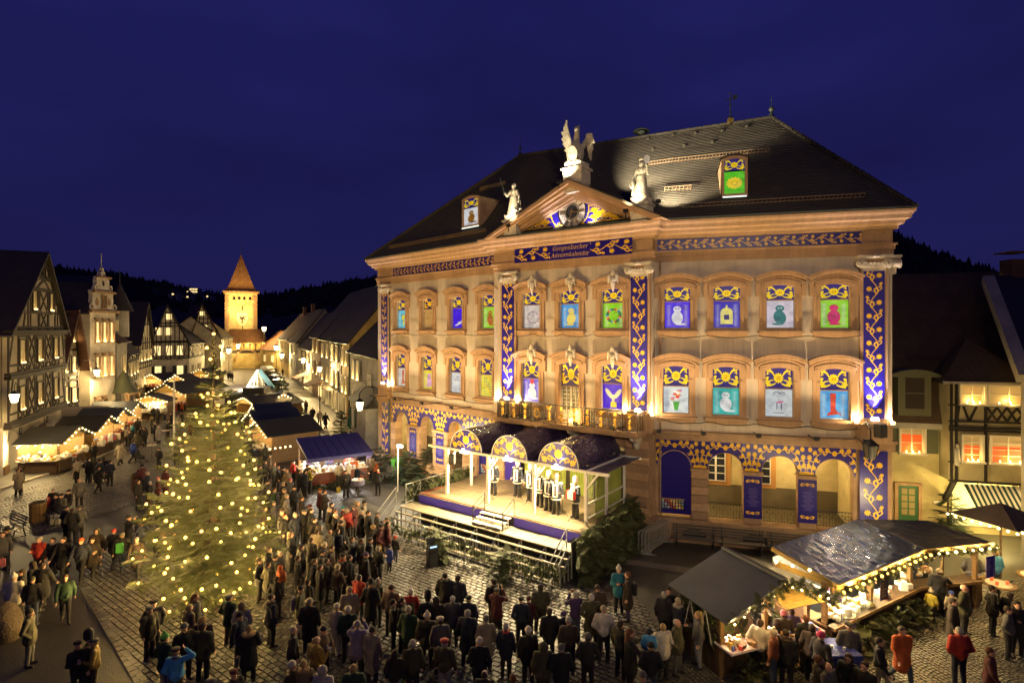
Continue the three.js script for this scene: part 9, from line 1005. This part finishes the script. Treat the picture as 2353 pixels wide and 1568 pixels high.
crowd(`
A 18 185|50 c M|grey hair bhair dark||person in a speckled grey coat with a pale bag at the left edge below the bench
A 60 160|-70 p M|black brim black black
A 350 240|-15 c S|red hair ghair black||grey-haired person in a red jacket left of the dark walking group
A 470 237|0 w S|black hair bhair dark|scarf=lgrey
A 565 245|-10 w L|black hair bhair dark
A 725 255|5 w S|navy beanie orange black||person in navy jacket and orange-striped beanie walking towards the camera
A 825 232|10 w L|dbrown hair bhair dark
A 845 350|10 w S|brown hair blond dark|kid||child in brown walking hand in hand before a woman in dark brown
A 865 160|0 c S|brown hood olive dark
A 1020 165|180 w M|black beanie red black||person in black coat and red beanie walking away up the square
A 1095 197|185 w S|dark beanie grey jeans|pack=green|person with a bright green backpack and grey beanie, seen from behind
A 1225 230|5 w L|brown hair ghair dark|scarf=beige|grey-haired person in a long brown coat with pale scarf walking to the camera
A 1155 50|80 f S|black beanie black black|phone|person with black beanie raising both hands to take a picture
A 1265 82|70 f S|navy beanie grey black|scarf=orange phone|person with an orange scarf raising a camera left of the tree
A 1420 165|120 s M|dark beanie white dark
A 1470 205|100 s L|brown beanie pink dark
A 285 450|-60 s M|black long bhair black
A 190 525|-40 c S|black hair bhair dark|cup
A 120 582|175 s M|white bobble white black||person in a white padded jacket and white bobble hat, seen from behind
A 285 602|190 s S|dark beanie olive jeans
A 380 470|170 w L|black hair bhair black
A 585 570|30 w S|dgreen hair rhair black|pack=green|person in dark green hurrying past with a green bag
A 262 897|100 p M|olive beanie olive grey||person in olive coat and olive beanie alone above the dark bottom left
A 695 1152|75 c S|black cap black dark|pack=grey
A 795 1072|110 s L|black tall black black||person in a tall black hat behind the one in the ochre jacket
A 842 1135|-80 d S|ochre cap grey brown||person in ochre jacket and grey cap, bottom left
A 1378 795|60 p M|dark beret black black
A 1342 850|60 s M|olive cap grey dark||person in olive coat and cap left of the dark gap below the tree
A 1755 756|80 s M|dark long rhair dark
A 1702 830|150 s M|tan hair blond dark
A 1825 936|170 s M|black long blond dark
A 1655 1010|60 s M|black beanie grey black
A 1822 1012|180 s M|olive hair bhair dark||person in a pale olive jacket below the tree, seen from behind
A 2060 750|160 p M|dgreen cap grey dark
A 2175 815|175 s M|lilac hood tan dark||person in a lilac-grey coat with fur hood below the tree
A 2155 910|70 s M|navy beanie black jeans
A 2235 1020|190 c L|black fur blond black
A 1480 1115|170 p M|dgreen bobble green lgrey||person in dark green jacket with bright green bobble hat, bottom left
A 1582 1222|185 h S|lblue beret brown tan|scarf=tan|person in a bright blue jacket with a hand at the brown beret
A 2100 1432|60 p S|black cap dred dark
A 1890 1512|90 p S|tan cap grey dark
B 300 2|90 s L|grey hair ghair dark
B 335 32|80 p M|dark beret dark black
B 415 20|75 p S|navy hair ghair dark
B 500 -8|80 p S|black cap grey dark
B 560 -15|85 p M|black hair bhair dark
B 380 195|90 p L|dark hood olive dark
B 612 165|160 s S|beige hair bhair dark||person in a beige jacket with a strap across the back, right of the tree
B 640 130|110 p M|olive hood brown dark
B 730 165|150 p S|grey thin rhair dark
B 800 150|150 p S|navy hair bhair dark
B 680 275|120 s S|brown beanie cream dark
B 745 315|100 p M|brown fur brown dark
B 660 345|110 c M|black cap black black
B 280 350|110 s M|dark hair whair dark
B 235 395|120 s M|dark beanie olive dark
B 180 330|110 p M|black hair bhair black
B 440 395|120 s L|black hair bhair black
B 290 478|150 s S|orange hood orange dark|kid lev=0.75|small child in an orange snowsuit and hood carried above the crowd by the tree
B 250 590|150 p M|black hair bhair black|h=0.9
B 482 542|130 s S|dark hair bhair dark|kid
B 800 487|130 x S|brown beanie beige dark||person in brown and white jacket with arms folded and a beige hat
B 845 387|110 c M|black beanie black black|scarf=red
B 782 30|110 s M|black beanie white dark||person with a white beanie and hooded black coat left of the tiers
B 835 37|90 s M|tan hair bhair lgrey
B 885 -10|80 s S|red hair ghair dark
B 940 -42|85 c M|dred beanie grey dark
B 1012 0|100 p L|black hair ghair black
B 1075 5|100 p M|dark hair bhair dark
B 1155 5|95 d S|dark cap grey dark
B 1245 52|90 p M|olive cap olive beige
B 1250 105|95 s M|dred hair bhair grey
B 1190 120|100 p M|dred beanie dark dark
B 1120 130|100 p S|dbrown hair blond dark
B 830 90|110 s M|black beanie black black
B 1170 237|140 s S|yellow beanie lblue dark|kid|child in yellow jacket with a blue hat at the front of the crowd
B 1320 228|140 s S|black beanie red jeans|kid|child in black with a red hat at the left end of the barriers
B 1266 305|160 s M|blue beanie black black|kid|child in a blue snowsuit beside the empty cobbles
B 1165 315|130 d M|black hair ghair black
B 1055 365|110 s L|black beanie purple black
B 1130 452|120 s M|dark hair bhair dark|kid
B 1100 640|150 p L|black brim dark black
B 996 572|160 s M|red hair dark dark||tall person in a big red coat in the middle of the crowd
B 1165 602|130 c M|dark hair ghair dark
B 1282 676|175 s S|tan beanie brown dark
B 905 682|170 s M|beige beanie beige dark||person in a beige-pink coat and beige hat in front of the red coat
B 1455 712|180 s S|red beanie white dark|pack=black|person in a red jacket with white hat and black rucksack
B 1300 780|120 c M|black hair bhair black
B 1380 786|100 s M|black hair bhair black
B 1612 716|170 p M|black tall black black
B 1692 766|180 s M|dbrown hood brown dark
B 1767 566|185 s M|dark fur dark black||person in a dark coat and fur collar, left of the pair on the bright cobbles
B 1885 580|180 p S|navy hair bhair navy||person in a navy coat, right of the pair on the bright cobbles
B 1835 750|180 s M|grey hair whair dark
B 1980 766|190 p M|navy cap black dark
B 2205 606|200 p S|dbrown cap dbrown dark
B 2232 690|175 f M|dred cap grey dark|phone|person in a dark red jacket raising a camera at the stage
B 1437 866|175 s M|dgreen beanie cream black
B 1605 906|170 s M|olive bobble white dark
B 1725 956|180 s M|grey beret cream dark
B 1970 896|180 s L|navy hair ghair black
B 2135 941|175 s L|beige beanie grey dark||person in a long beige coat and grey beanie, seen from behind
B 795 822|175 s M|cream beanie white cream||person dressed all in cream with a white hat
B 895 866|175 s S|dgreen beanie white dark
B 975 1006|170 f M|lilac beanie lgrey dark|phone|person in padded lilac-grey jacket taking a picture, white bag at the side
B 1112 1046|175 s L|beige beanie brown black||person in a long beige coat and brown hat, bottom middle
B 200 750|140 s M|navy fur brown dark|scarf=olive
B 465 682|110 s M|olive beanie brown dark|pack=lilac|person with a lilac rucksack and brown hat below the tree
B 545 802|170 s L|black beanie beige black
B 400 1026|110 s M|dark hair ghair dark
B 672 1031|60 d S|tan beanie black dark|cup
B 605 1136|150 c M|ochre thin blond dark|cup|balding person in a long ochre coat holding a cup
B 390 1351|60 p M|brown beanie white dark
B 492 1336|180 p M|tan fur blond dark
B 672 1376|178 s M|white hood cream dark||person in a cream padded jacket and hood at the bottom edge
B 942 1376|175 p M|dgreen hair blond dark
B 1315 1231|160 s S|dbrown long bhair lgrey
B 1475 1161|180 s S|olive beanie cream black||person in a quilted olive jacket and cream hat, bottom middle
B 1765 1146|185 s S|olive beret red lgrey||person with a red beret and pale trousers, bottom middle
B 2076 1156|180 p M|black beanie white black
B 2122 1416|175 p M|dark thin bhair dark
C 80 1002|180 s M|navy hair ghair dark|scarf=red
C 390 662|190 w M|olive hair bhair dark
C 215 762|185 p S|navy cap black black
C 285 772|160 s S|dred beanie dred dark|h=0.85
C 470 877|185 s M|black hair bhair black
C 600 907|170 s S|navy beanie purple dark|h=0.85
C 645 957|170 s S|brown beanie lgrey dark||person in a quilted brown jacket and pale hat, middle of the front crowd
C 705 722|180 f S|purple hair ghair jeans|phone|person in a purple jacket taking a picture, seen from behind
C 905 662|175 s M|brown beanie brown dark
C 850 752|180 p L|olive hair whair dark
C 960 862|185 p S|white beanie beige black||person in a short white jacket and beige hat, right front of the crowd
C 1095 512|10 d M|turquoise bobble white black||person in turquoise jacket and white bobble hat reading beside the fir hedge
C 1175 557|-110 c L|dbrown hair rhair purple|pack=black|person in long brown coat with black rucksack facing the turquoise jacket
C 1112 987|150 r S|olive hair bhair black||person in olive leaning to the right with legs apart
C 1197 1072|90 r L|black long rhair black|scarf=tan
C 815 1102|180 p S|dark beanie grey black
C 280 1057|185 s M|dbrown beanie white dark
C 412 1177|175 s M|olive hood olive dark
C 577 1202|180 p M|black beanie grey grey
C 1505 732|150 s M|black hair ghair black
C 1542 682|10 s M|black hair bhair black
C 1630 777|110 r M|navy fur cream navy||person in a navy jacket with white hat reaching towards the chalet garland
C 1620 962|60 p M|olive thin whair grey||white-haired person in an olive coat with hands in pockets near the chalet
C 1490 997|175 s M|white hair blond black||blond person in a white quilted jacket behind the pushchair
C 1367 1052|150 s S|lblue beanie navy dark|kid lev=0.62|child in blue with a striped hat lifted up in the crowd
C 1382 1182|180 p S|black beanie black jeans
C 1310 1452|30 p S|grey beanie grey dark
C 1812 912|-100 c S|grey long blond ljeans||blond long-haired person in grey with pale jeans beside the chalet wall
C 140 1462|180 p S|dred hair rhair dark
D 725 985|140 p S|white hair bhair black||boy in a black and white jacket before the chalet counter
D 842 1057|-150 s S|rust bobble cream jeans||person in a rust-orange jacket and cream hat in front of the chalet
D 955 1062|150 s M|black fur bhair black
D 930 892|175 s M|brown beanie pink dark
D 1002 872|170 s M|purple hair bhair dark||person in a purple jacket at the chalet counter
D 1130 942|175 s M|dark hair rhair dark
D 1190 1010|160 s M|brown hair bhair dark
D 1270 1102|90 s S|dark beanie magenta dred||person with a magenta hat between the chalet and the blue table
D 1520 992|0 s M|grey cap dark dark||person in grey coat and dark cap behind the blue table
D 1255 1312|60 t S|dark hair rhair dark
D 1330 1376|30 t S|grey thin bhair dark
D 1515 1287|-20 t S|black long bhair black
D 1660 1362|-40 t S|black hair bhair black
D 1800 1132|40 w S|black hair bhair beige||person in black jacket walking beside the orange-red coat
D 2000 1037|10 w L|orange hair bhair jeans||person in a long orange-red coat walking towards the camera
D 2260 702|150 s S|yellow bobble cream dark|kid|child in a yellow jacket and pale bobble hat at the snack stall
E 962 640|160 s M|lgrey beanie dark lgrey|kid|child in a grey snowsuit beside the snack stall counter
E 1042 735|170 s S|beige beanie blue dark|kid
E 930 527|170 r S|black beanie beige dark||customer with a beige hat leaning on the snack stall counter
E 1112 1062|185 p S|red hair ghair navy||person in a red jacket seen from behind, bottom right
E 1062 802|60 s L|dbrown hair bhair black
E 1160 672|20 p M|olive thin whair dark||balding person in olive beside the wooden pedestal
E 1415 672|70 p M|black hair bhair dark|scarf=lgrey|dark-haired person in black coat facing right near the right edge
E 1580 742|120 s M|black hair bhair black|h=0.9
E 1640 832|-30 d M|dark long bhair dark
E 1560 857|60 p S|grey hair bhair dark
E 1440 362|180 s S|lblue hair blond grey||blond person in a pale blue jacket before the parasol cafe
E 1232 382|175 p M|grey hair bhair dark
E 1400 1255|30 w M|dred hair rhair dark
F 362 522|175 p S|dark hair ghair dark||grey-haired customer at the crockery stall, seen from behind
F 190 660|-60 c M|dark hair bhair brown
F 160 687|60 c L|beige hair bhair navy||person in a long pale coat before the bank archway
F 675 562|120 c S|dark cap red dark
F 695 600|-70 c S|cream hair bhair black||person in a cream jacket on the wet cobbles
F 795 592|170 p M|black hair bhair dark
F 840 587|165 p M|olive hood olive grey
F 905 600|175 s S|navy beanie black dark|pack=dark
F 940 582|175 s S|black hair bhair dark
F 995 617|170 c S|navy cap black dark
F 890 667|150 w M|black hair bhair black
F 845 447|170 s M|black fur blond dark
F 1090 452|150 w L|beige hair bhair dark||person in a beige coat walking along the stalls
F 1205 437|160 w M|blue hair bhair dark||person in a bright blue jacket pushing a pram past the stalls
F 1440 492|0 c S|black hair bhair dark||dark-haired person in a black jacket standing alone left of the flagpole
F 715 777|60 s M|grey thin bhair dark
F 480 872|10 t S|dark bobble lgrey dark
F 430 950|20 t S|red hood red dark|h=0.85
F 507 925|-10 t S|black hair bhair dark
F 552 920|0 t S|grey beanie black dark
F 620 882|-20 t S|dark beanie dark dark
F 595 1027|150 p M|black cap black black
F 650 1047|185 p M|black hair bhair black
F 715 1020|-140 c M|grey beanie grey dark
F 1285 657|-100 c S|dred beanie dark dark
F 1335 717|120 s M|navy beanie lgrey dark
F 1432 757|140 s M|dred beanie pink dark
F 1500 690|140 s L|dred hair bhair dark
F 1362 812|120 s S|dark bobble white dark|kid
F 1350 927|150 s L|brown hair blond dark
F 1440 937|160 s L|dark beanie dark dark
F 1252 792|90 s M|dark hair bhair dark
F 1145 312|110 c S|cream hair bhair dark||person in cream jacket at the red stall counter
F 1178 342|-60 d S|dark hair bhair dark
F 1242 362|170 w M|olive hair bhair dark
F 1277 307|-90 p M|black hair bhair black
F 1312 317|-100 s M|black long bhair black
F 1375 217|120 s S|olive long blond dark
F 1400 272|140 c S|navy beanie beige dark
F 1437 297|-90 c L|lgrey beanie lgrey dark
F 1492 177|100 s S|navy hair bhair ljeans
F 1522 247|170 s M|black hair bhair dark|scarf=yellow
F 1553 180|-90 s M|black hair bhair black
F 1615 200|170 s L|lgrey hair ghair beige
F 1645 172|170 s M|dark beanie black dark
F 1648 85|170 s S|orange hair bhair dark||person with an orange rucksack far up the market lane
F 1725 260|150 s M|dred hair bhair dark
F 1700 180|170 s M|grey hair bhair dark
F 1640 460|-20 t S|dark long blond dark
F 1610 500|20 t S|dark hair bhair dark
F 1140 262|120 p S|brown beanie dark dark
F 1200 272|150 p S|turquoise hair bhair dark
F 1250 235|170 p S|dark hair bhair dark
F 1390 130|170 p M|black hair bhair dark
F 1430 140|160 p M|dark hair bhair dark
F 1540 80|170 p M|dark hair bhair dark
F 1590 90|150 p M|red hair bhair dark
G 172 490|20 p S|black hair bhair lgrey|scarf=lblue
G 140 405|60 p M|navy hair bhair dark
G 265 472|-90 c S|olive hair bhair dark
G 310 560|150 p M|tan beanie olive dark
G 350 627|60 c S|olive hair bhair dark
G 268 612|90 s M|dark long bhair dark
G 220 667|100 p M|black hair bhair black
G 525 610|150 p S|red cap black dark||person in red jacket and cap at the left counter of the blue stall
G 385 660|90 s M|dark hair rhair dark
G 432 668|100 p M|dark beanie dark dark
G 467 690|80 p S|tan hair blond dark
G 580 700|100 w M|dark hair bhair dark
G 630 705|150 p M|navy hair bhair dark
G 650 652|160 p S|olive beanie grey dark
G 672 672|150 c S|yellow beanie brown dark||person in a yellow-green jacket at the corner of the blue stall
G 497 770|90 p M|grey beanie pink dark||person with a pink beanie behind the dark row beside the tree
G 432 808|90 p M|dark beanie lgrey dark
G 530 838|95 p M|black cap black black
G 440 870|85 p M|olive beanie tan dark
G 462 922|90 p M|lgrey beanie lgrey dark
G 285 800|80 p M|dark beanie black dark
G 350 865|90 p M|dgreen hair bhair dark
G 345 972|90 p M|grey beanie grey dark
G 270 1037|80 s L|dbrown hood brown dark
G 420 1052|90 s L|brown beanie brown dark
G 447 1105|95 s M|dark hair rhair dark
G 542 1090|80 p M|navy hair ghair jeans
G 612 1050|85 d S|black cap black dark
G 675 1020|85 p S|black beanie dred dark
G 600 945|85 c S|dbrown hair bhair dark
G 500 1270|90 s M|dark hood tan dark
G 935 630|-120 p S|beige cap olive dark||person in a beige jacket and cap at the right counter of the blue stall
G 1020 627|-100 p S|cream hair whair dark||white-haired person in a cream jacket right of the blue stall
G 1072 587|0 c S|orange beanie grey dark|scarf=white|person in an orange-red jacket and white scarf right of the blue stall
G 1108 652|150 r S|navy hair blond black
G 1002 700|40 c M|black hair bhair dark||person in a black coat with a yellow bag beside the high table
G 1224 560|0 c M|tan hair whair brown
G 1270 612|-30 t S|orange brim dark dark||person in an orange jacket seated on the grey bench
G 1294 680|10 p M|black hair bhair black|scarf=red|person in black coat with red scarf standing near the grey bench
G 765 867|120 s M|dred beanie rust black
G 806 887|120 x M|dbrown hair bhair black
G 872 992|100 p S|dark hair bhair dark
G 852 1042|110 p M|dark hair ghair dark
G 906 1047|100 p S|dbrown hair rhair dark
G 977 1030|100 s S|dred beanie turquoise dark||person with a turquoise hat near the left end of the tiers
G 1108 985|100 c S|tan hair blond dark
G 1168 970|110 s S|beige beanie dark beige
B 95 420|120 p M|dark hair bhair dark
B 170 465|120 p M|olive hair bhair dark
B 560 250|150 p M|dark hair bhair dark
B 470 300|110 p M|dark hair bhair dark
B 590 420|120 p M|black hair bhair dark
B 905 400|120 s M|black hair bhair black
B 930 240|110 p M|navy hair bhair dark
B 1010 250|110 p M|black hair bhair dark
B 1090 240|110 p M|dark beanie dark dark
B 590 60|90 p L|dbrown hair bhair dark
B 640 480|130 p L|black hair bhair black
B 700 430|120 p M|dark hair bhair dark
B 530 610|140 p L|dark hair bhair dark
H 195 130|170 s L|black hair bhair dark
H 220 140|170 s L|black hair bhair dark
H 168 135|170 s L|black hair bhair dark
H 760 80|0 w M|dark hair bhair dark
H 848 90|170 w L|dark hair bhair dark
H 1220 572|10 p M|dark hair ghair dark
H 1310 605|10 s M|cream hair blond dark
H 1385 640|150 w L|black hair bhair black
H 1140 480|170 s L|dark hair bhair dark
H 350 655|170 p M|dark hair bhair dark
H 240 640|150 p S|dark hair bhair dark
H 410 1000|170 p M|navy hair bhair dark
`, 'people on the square');
const vendor = (S, x, z, yaw, coat, hat, hc, lab) => { const p = V(x, 0, z).applyMatrix4(S.m); roster.push({ p, yaw: yaw + Math.atan2(S.n.x, S.n.z) * 180 / PI, pose: 'd', len: 'S', coat, hat, hc, tr: 'dark', o: {}, lab, group: 'stall keepers', X: 1957 + p.x / -p.z * 2163, Y: 0 }); };
{
const sA = seg(V(10.2, 0, -17.66), V(15.04, 0, -20.55)), sB = seg(V(-13.2, 0, -36.4), V(-9.6, 0, -38.7)), sC = seg(V(-32.9, 0, -41.2), V(-33.4, 0, -44.8)), sD = seg(V(6.34, 0, -16.2), V(10.06, 0, -17.6));
vendor(sA, 1.9, -1.3, 20, 'purple', 'hair', 'bhair', 'stall keeper in a purple top bending over the snack stall counter'); vendor(sA, 4.4, -1.3, -10, 'navy', 'hair', 'bhair', 'stall keeper in navy behind the menu board of the snack stall'); vendor(sA, 6.6, -1.4, 10, 'olive', 'cap', 'beige', 'stall keeper at the right end of the snack stall');
vendor(sB, 1.8, -1.6, 0, 'navy', 'hair', 'bhair', 'stall keeper in navy under the blue awning'); vendor(sB, 3.2, -1.7, 10, 'red', 'hair', 'bhair', 'stall keeper in red under the blue awning'); vendor(sB, 1.0, -2.1, -60, 'grey', 'hair', 'blond', 'stall keeper in grey at the left side of the blue stall'); vendor(sC, 0.9, -2.0, -70, 'cream', 'hair', 'rhair', 'stall keeper in cream behind the crockery counter'); vendor(sD, 2.6, -1.7, 0, 'dark', 'hair', 'bhair', 'stall keeper inside the small chalet');
}
{
const attr = (r) => { const kid = r.o.kid ? 'child' : 'person', t = { S: 'jacket', M: 'coat', L: 'long coat' }[r.len], hw = r.hat === 'hood' ? `${word(r.hc)} hood` : r.hat === 'fur' ? `fur collar` : `${word(r.hc)} ${HEADW[r.hat]}`; return `${kid} in ${word(r.coat)} ${t} with ${hw}`; };
const pw = { w: 'walking', f: 'raising a camera', t: 'sitting', x: 'arms folded', d: 'hands together', c: 'one arm bent' }, short = (r) => r.lab ? r.lab.replace(/^(tall |small |blond |grey-haired |white-haired |dark-haired |balding )*(person|child|boy|customer|stall keeper)/, (m) => m).split(' ').slice(0, 7).join(' ') : null;
const marks = roster.filter((r) => r.lab && /^(person|child|boy)/.test(r.lab) && /(in|with|dressed) /.test(r.lab)).map((r) => ({ r, t: 'the ' + (/^(?:person|child|boy) (?:in|with) (?:an? |the )?((?:[\w-]+ ){0,3}?(?:jacket|coat|hat|beanie|bobble hat|backpack|rucksack|scarf|beret|snowsuit|suit|cap))/.exec(r.lab) || [])[1] })).filter((m) => !/undefined|the (long |short )?(dark|black|navy|long|short)( coat| jacket)?$|the (dark|black|navy) /.test(m.t));
const cnt = {}; marks.forEach((m) => cnt[m.t] = (cnt[m.t] || 0) + 1); const uniq = marks.filter((m) => cnt[m.t] === 1);
const extra = [['the Christmas tree', G(490, 1362)], ['the flagpole', PX(664, 1762)], ['the high table', PX(1367, 1900)], ['the red awning', PX(1374, 1640)], ['the blue table', PX(3200, 2600)], ['the wooden pedestal', PX(3722, 2296)], ['the stage barriers', PX(1500, 2060)], ['the orange chalet', PX(1090, 1600)], ['the bench by the bin', PX(200, 2000)], ['the trailer', PX(880, 1600)]];
const seen = {}; roster.forEach((r) => { const base = r.lab || attr(r); (seen[base] ||= []).push(r); });
for (const base in seen) { const L = seen[base]; if (L.length === 1 && L[0].lab) { L[0].label = base; continue; }
L.forEach((r) => { const near = [...uniq.filter((m) => m.r !== r).map((m) => [m.t, m.r.p]), ...extra].map(([t, p]) => [Math.hypot(p.x - r.p.x, (p.z - r.p.z) * 0.8), t, p]).sort((a, b) => a[0] - b[0]); r.near = near; r.k = 0; r.base = base; }); }
const rel = (r) => { const [dd, t, p] = r.near[r.k], u = r.p.x / -r.p.z - p.x / -p.z, dz = -r.p.z + p.z, side = Math.abs(u * -r.p.z) > Math.abs(dz) * 0.7; const how = side ? (u < 0 ? 'left of' : 'right of') : dz > 0 ? 'behind' : 'in front of'; return `${r.base}${pw[r.pose] && r.base.split(' ').length < 9 ? ' ' + pw[r.pose] : ''}, ${how} ${t}`; };
for (let it = 0; it < 8; it++) { const m = {}; roster.forEach((r) => { if (r.near) r.label = rel(r); (m[r.label] ||= []).push(r); }); let bad = 0; for (const k in m) if (m[k].length > 1) m[k].slice(1).forEach((r) => { if (r.near) { r.k = Math.min(r.near.length - 1, r.k + 1); bad++; } }); if (!bad) break; }
roster.forEach((r) => { const g = person(r.p, r.yaw + rr(-22, 22), r.pose, r.len, r.coat, r.hat, r.hc, r.tr, { ...r.o, h: (r.o.h || 1) * (r.o.h ? 1 : rr(0.97, 1.03)) }); const w = r.label.split(' '); tag(g, w.slice(0, 16).join(' ').replace(/,$/, ''), 'person', r.group); });
}
{
const spots = [[3.35, -2.2, 0], [4.55, -2.75, 0], [5.6, -2.45, 0], [6.45, -2.0, 0.1], [7.15, -1.75, 0.1], [7.75, -1.5, 0.2], [8.75, -1.6, -0.3]], w = ['leftmost singer on stage in fur-trimmed navy tunic and white fur hat', 'second singer from the left in navy tunic and tall white fur hat', 'third singer from the left in navy tunic, hands at the sides', 'fourth singer from the left in fur-trimmed navy tunic', 'third singer from the right in fur-trimmed navy tunic', 'singer with a red-topped white hat left of the accordion player', 'accordion player on stage in dark tunic and white fur hat'];
const trim = boxUV(join([new THREE.TorusGeometry(0.2, 0.035, 6, 18).rotateX(PI / 2).scale(1.12, 1, 0.95).translate(0, 0.72, 0), bx(0.07, 0.55, 0.03, 0.085, 1.12, 0.155), bx(0.07, 0.55, 0.03, -0.085, 1.12, 0.155), bx(0.24, 0.07, 0.03, 0, 1.38, 0.14), bx(0.2, 0.07, 0.03, 0, 0.86, 0.19), rbx(0.16, 0.05, 0.14, 0.2, 1.475, 0, 0.02), rbx(0.16, 0.05, 0.14, -0.2, 1.475, 0, 0.02)])), belt = boxUV(new THREE.TorusGeometry(0.175, 0.03, 6, 18).rotateX(PI / 2).scale(1.08, 1, 0.85).translate(0, 1.02, 0)), cuff = boxUV(join([new THREE.TorusGeometry(0.05, 0.022, 5, 10).rotateX(PI / 2).translate(0.325, 0.92, 0.05), new THREE.TorusGeometry(0.05, 0.022, 5, 10).rotateX(PI / 2).translate(-0.325, 0.92, 0.05)])), boot = boxUV(join([cy(0.075, 0.09, 0.42, 0.118, 0.03, 0, 10), cy(0.075, 0.09, 0.42, -0.118, 0.03, 0, 10)]));
spots.forEach(([x, z, a], i) => { const acc = i === 6, p = stW(x, 1.6, z), g = person(p, stTurn * 180 / PI + a * 57, acc ? 'd' : 'u', 'M', 'navy', 'tall', i === 5 ? 'red' : 'white', 'navy', { h: 1.03, w: 1.04 }); const add = (n, geo, m) => { const q = shade(new THREE.Mesh(geo, m)); q.name = n; g.add(q); }; add('fur_trim', trim, clothM('white')); add('belt', belt, clothM('tan')); if (!acc) add('cuffs', cuff, clothM('white')); add('boots', boot, shoeM); tag(g, w[i], 'person', 'singers on the stage'); });
const q = stW(8.75, 1.6, -1.6), ac = thing('accordion', 'red accordion held by the rightmost musician on stage', 'accordion', q.clone().add(V(sin(stTurn - 0.3) * 0.3, 1.12, cos(stTurn - 0.3) * 0.3)), stTurn - 0.3); part(ac, 'case', [rbx(0.1, 0.4, 0.18, -0.2, 0, 0, 0.02), rbx(0.1, 0.4, 0.18, 0.2, 0, 0, 0.02)], mat([0.45, 0.03, 0.02], 0.25)); part(ac, 'bellows', [0, 1, 2, 3, 4, 5].map((k) => bx(0.03, 0.36, 0.16, -0.13 + k * 0.052, 0, 0)), M.white); part(ac, 'keys', bx(0.06, 0.36, 0.02, 0.22, 0, 0.1), M.white);
}
{
const bag = (a, c, lab) => { const [cr, x, y] = a, [ox, oy, s] = CROPS[cr], p = PX(ox + x * s, oy + y * s, 0.55), t = thing('shopping_bag', lab, 'bag', p.setY(0.38), 0.4); part(t, 'bag', rbx(0.26, 0.34, 0.1, 0, 0.17, 0, 0.02), clothM(c)); part(t, 'handle', [new THREE.TorusGeometry(0.08, 0.008, 4, 10, PI).translate(0, 0.34, 0.03)], clothM(c)); };
bag(['A', 2325, 1160], 'white', 'white paper bag held by the blond person in black'); bag(['B', 460, 1050], 'white', 'pale flat bag against a dark coat, lower left crowd'); bag(['B', 920, 1250], 'lgrey', 'white plastic bag at the side of the lilac-grey jacket'); bag(['B', 1390, 1500], 'green', 'pale green carrier bag at the bottom edge'); bag(['G', 935, 885], 'yellow', 'yellow carrier bag held beside the high table'); bag(['A', 12, 470], 'pink', 'pale pink bag at the left edge');
const w = thing('paper_bag', 'large white paper bag standing before the bench by the bin', 'bag', PX(210, 2005), 0.2); part(w, 'bag', bx(0.42, 0.5, 0.2, 0, 0.25, 0), clothM('white')); part(w, 'handle', new THREE.TorusGeometry(0.1, 0.008, 4, 10, PI).translate(0, 0.5, 0.1), clothM('white'));
const pram = (p, turn, c, lab) => { const t = thing('pram', lab, 'pram', p, turn); part(t, 'seat', blob([cap([0, 0.55, -0.15], [0, 0.5, 0.25], 0.19, 0.15), cap([0, 0.55, -0.2], [0, 0.9, -0.25], 0.17, 0.16)], 0.04, 0.05), clothM(c)); part(t, 'frame', [rod(V(0.22, 0.1, 0.35), V(0.22, 1.0, -0.5), 0.015), rod(V(-0.22, 0.1, 0.35), V(-0.22, 1.0, -0.5), 0.015), rod(V(0.22, 0.1, -0.35), V(0.22, 0.6, 0.1), 0.015), rod(V(-0.22, 0.1, -0.35), V(-0.22, 0.6, 0.1), 0.015), rod(V(-0.22, 1.0, -0.5), V(0.22, 1.0, -0.5), 0.018)], M.lead); for (const x of [-0.24, 0.24]) for (const z of [-0.35, 0.35]) part(t, 'wheel', new THREE.TorusGeometry(0.11, 0.025, 6, 14).rotateY(PI / 2).translate(x, 0.13, z), M.blackP); };
pram(PX(2500, 2540), 2.6, 'cream', 'pushchair with a pale hood at the bottom right of the crowd'); pram(PX(535, 1772), 1.4, 'dark', 'dark pram pushed by the person in the bright blue jacket'); pram(PX(1340, 2130), 2, 'dark', 'dark pram in the crowd near the left barrier');
}
renderer.render(scene, camera);
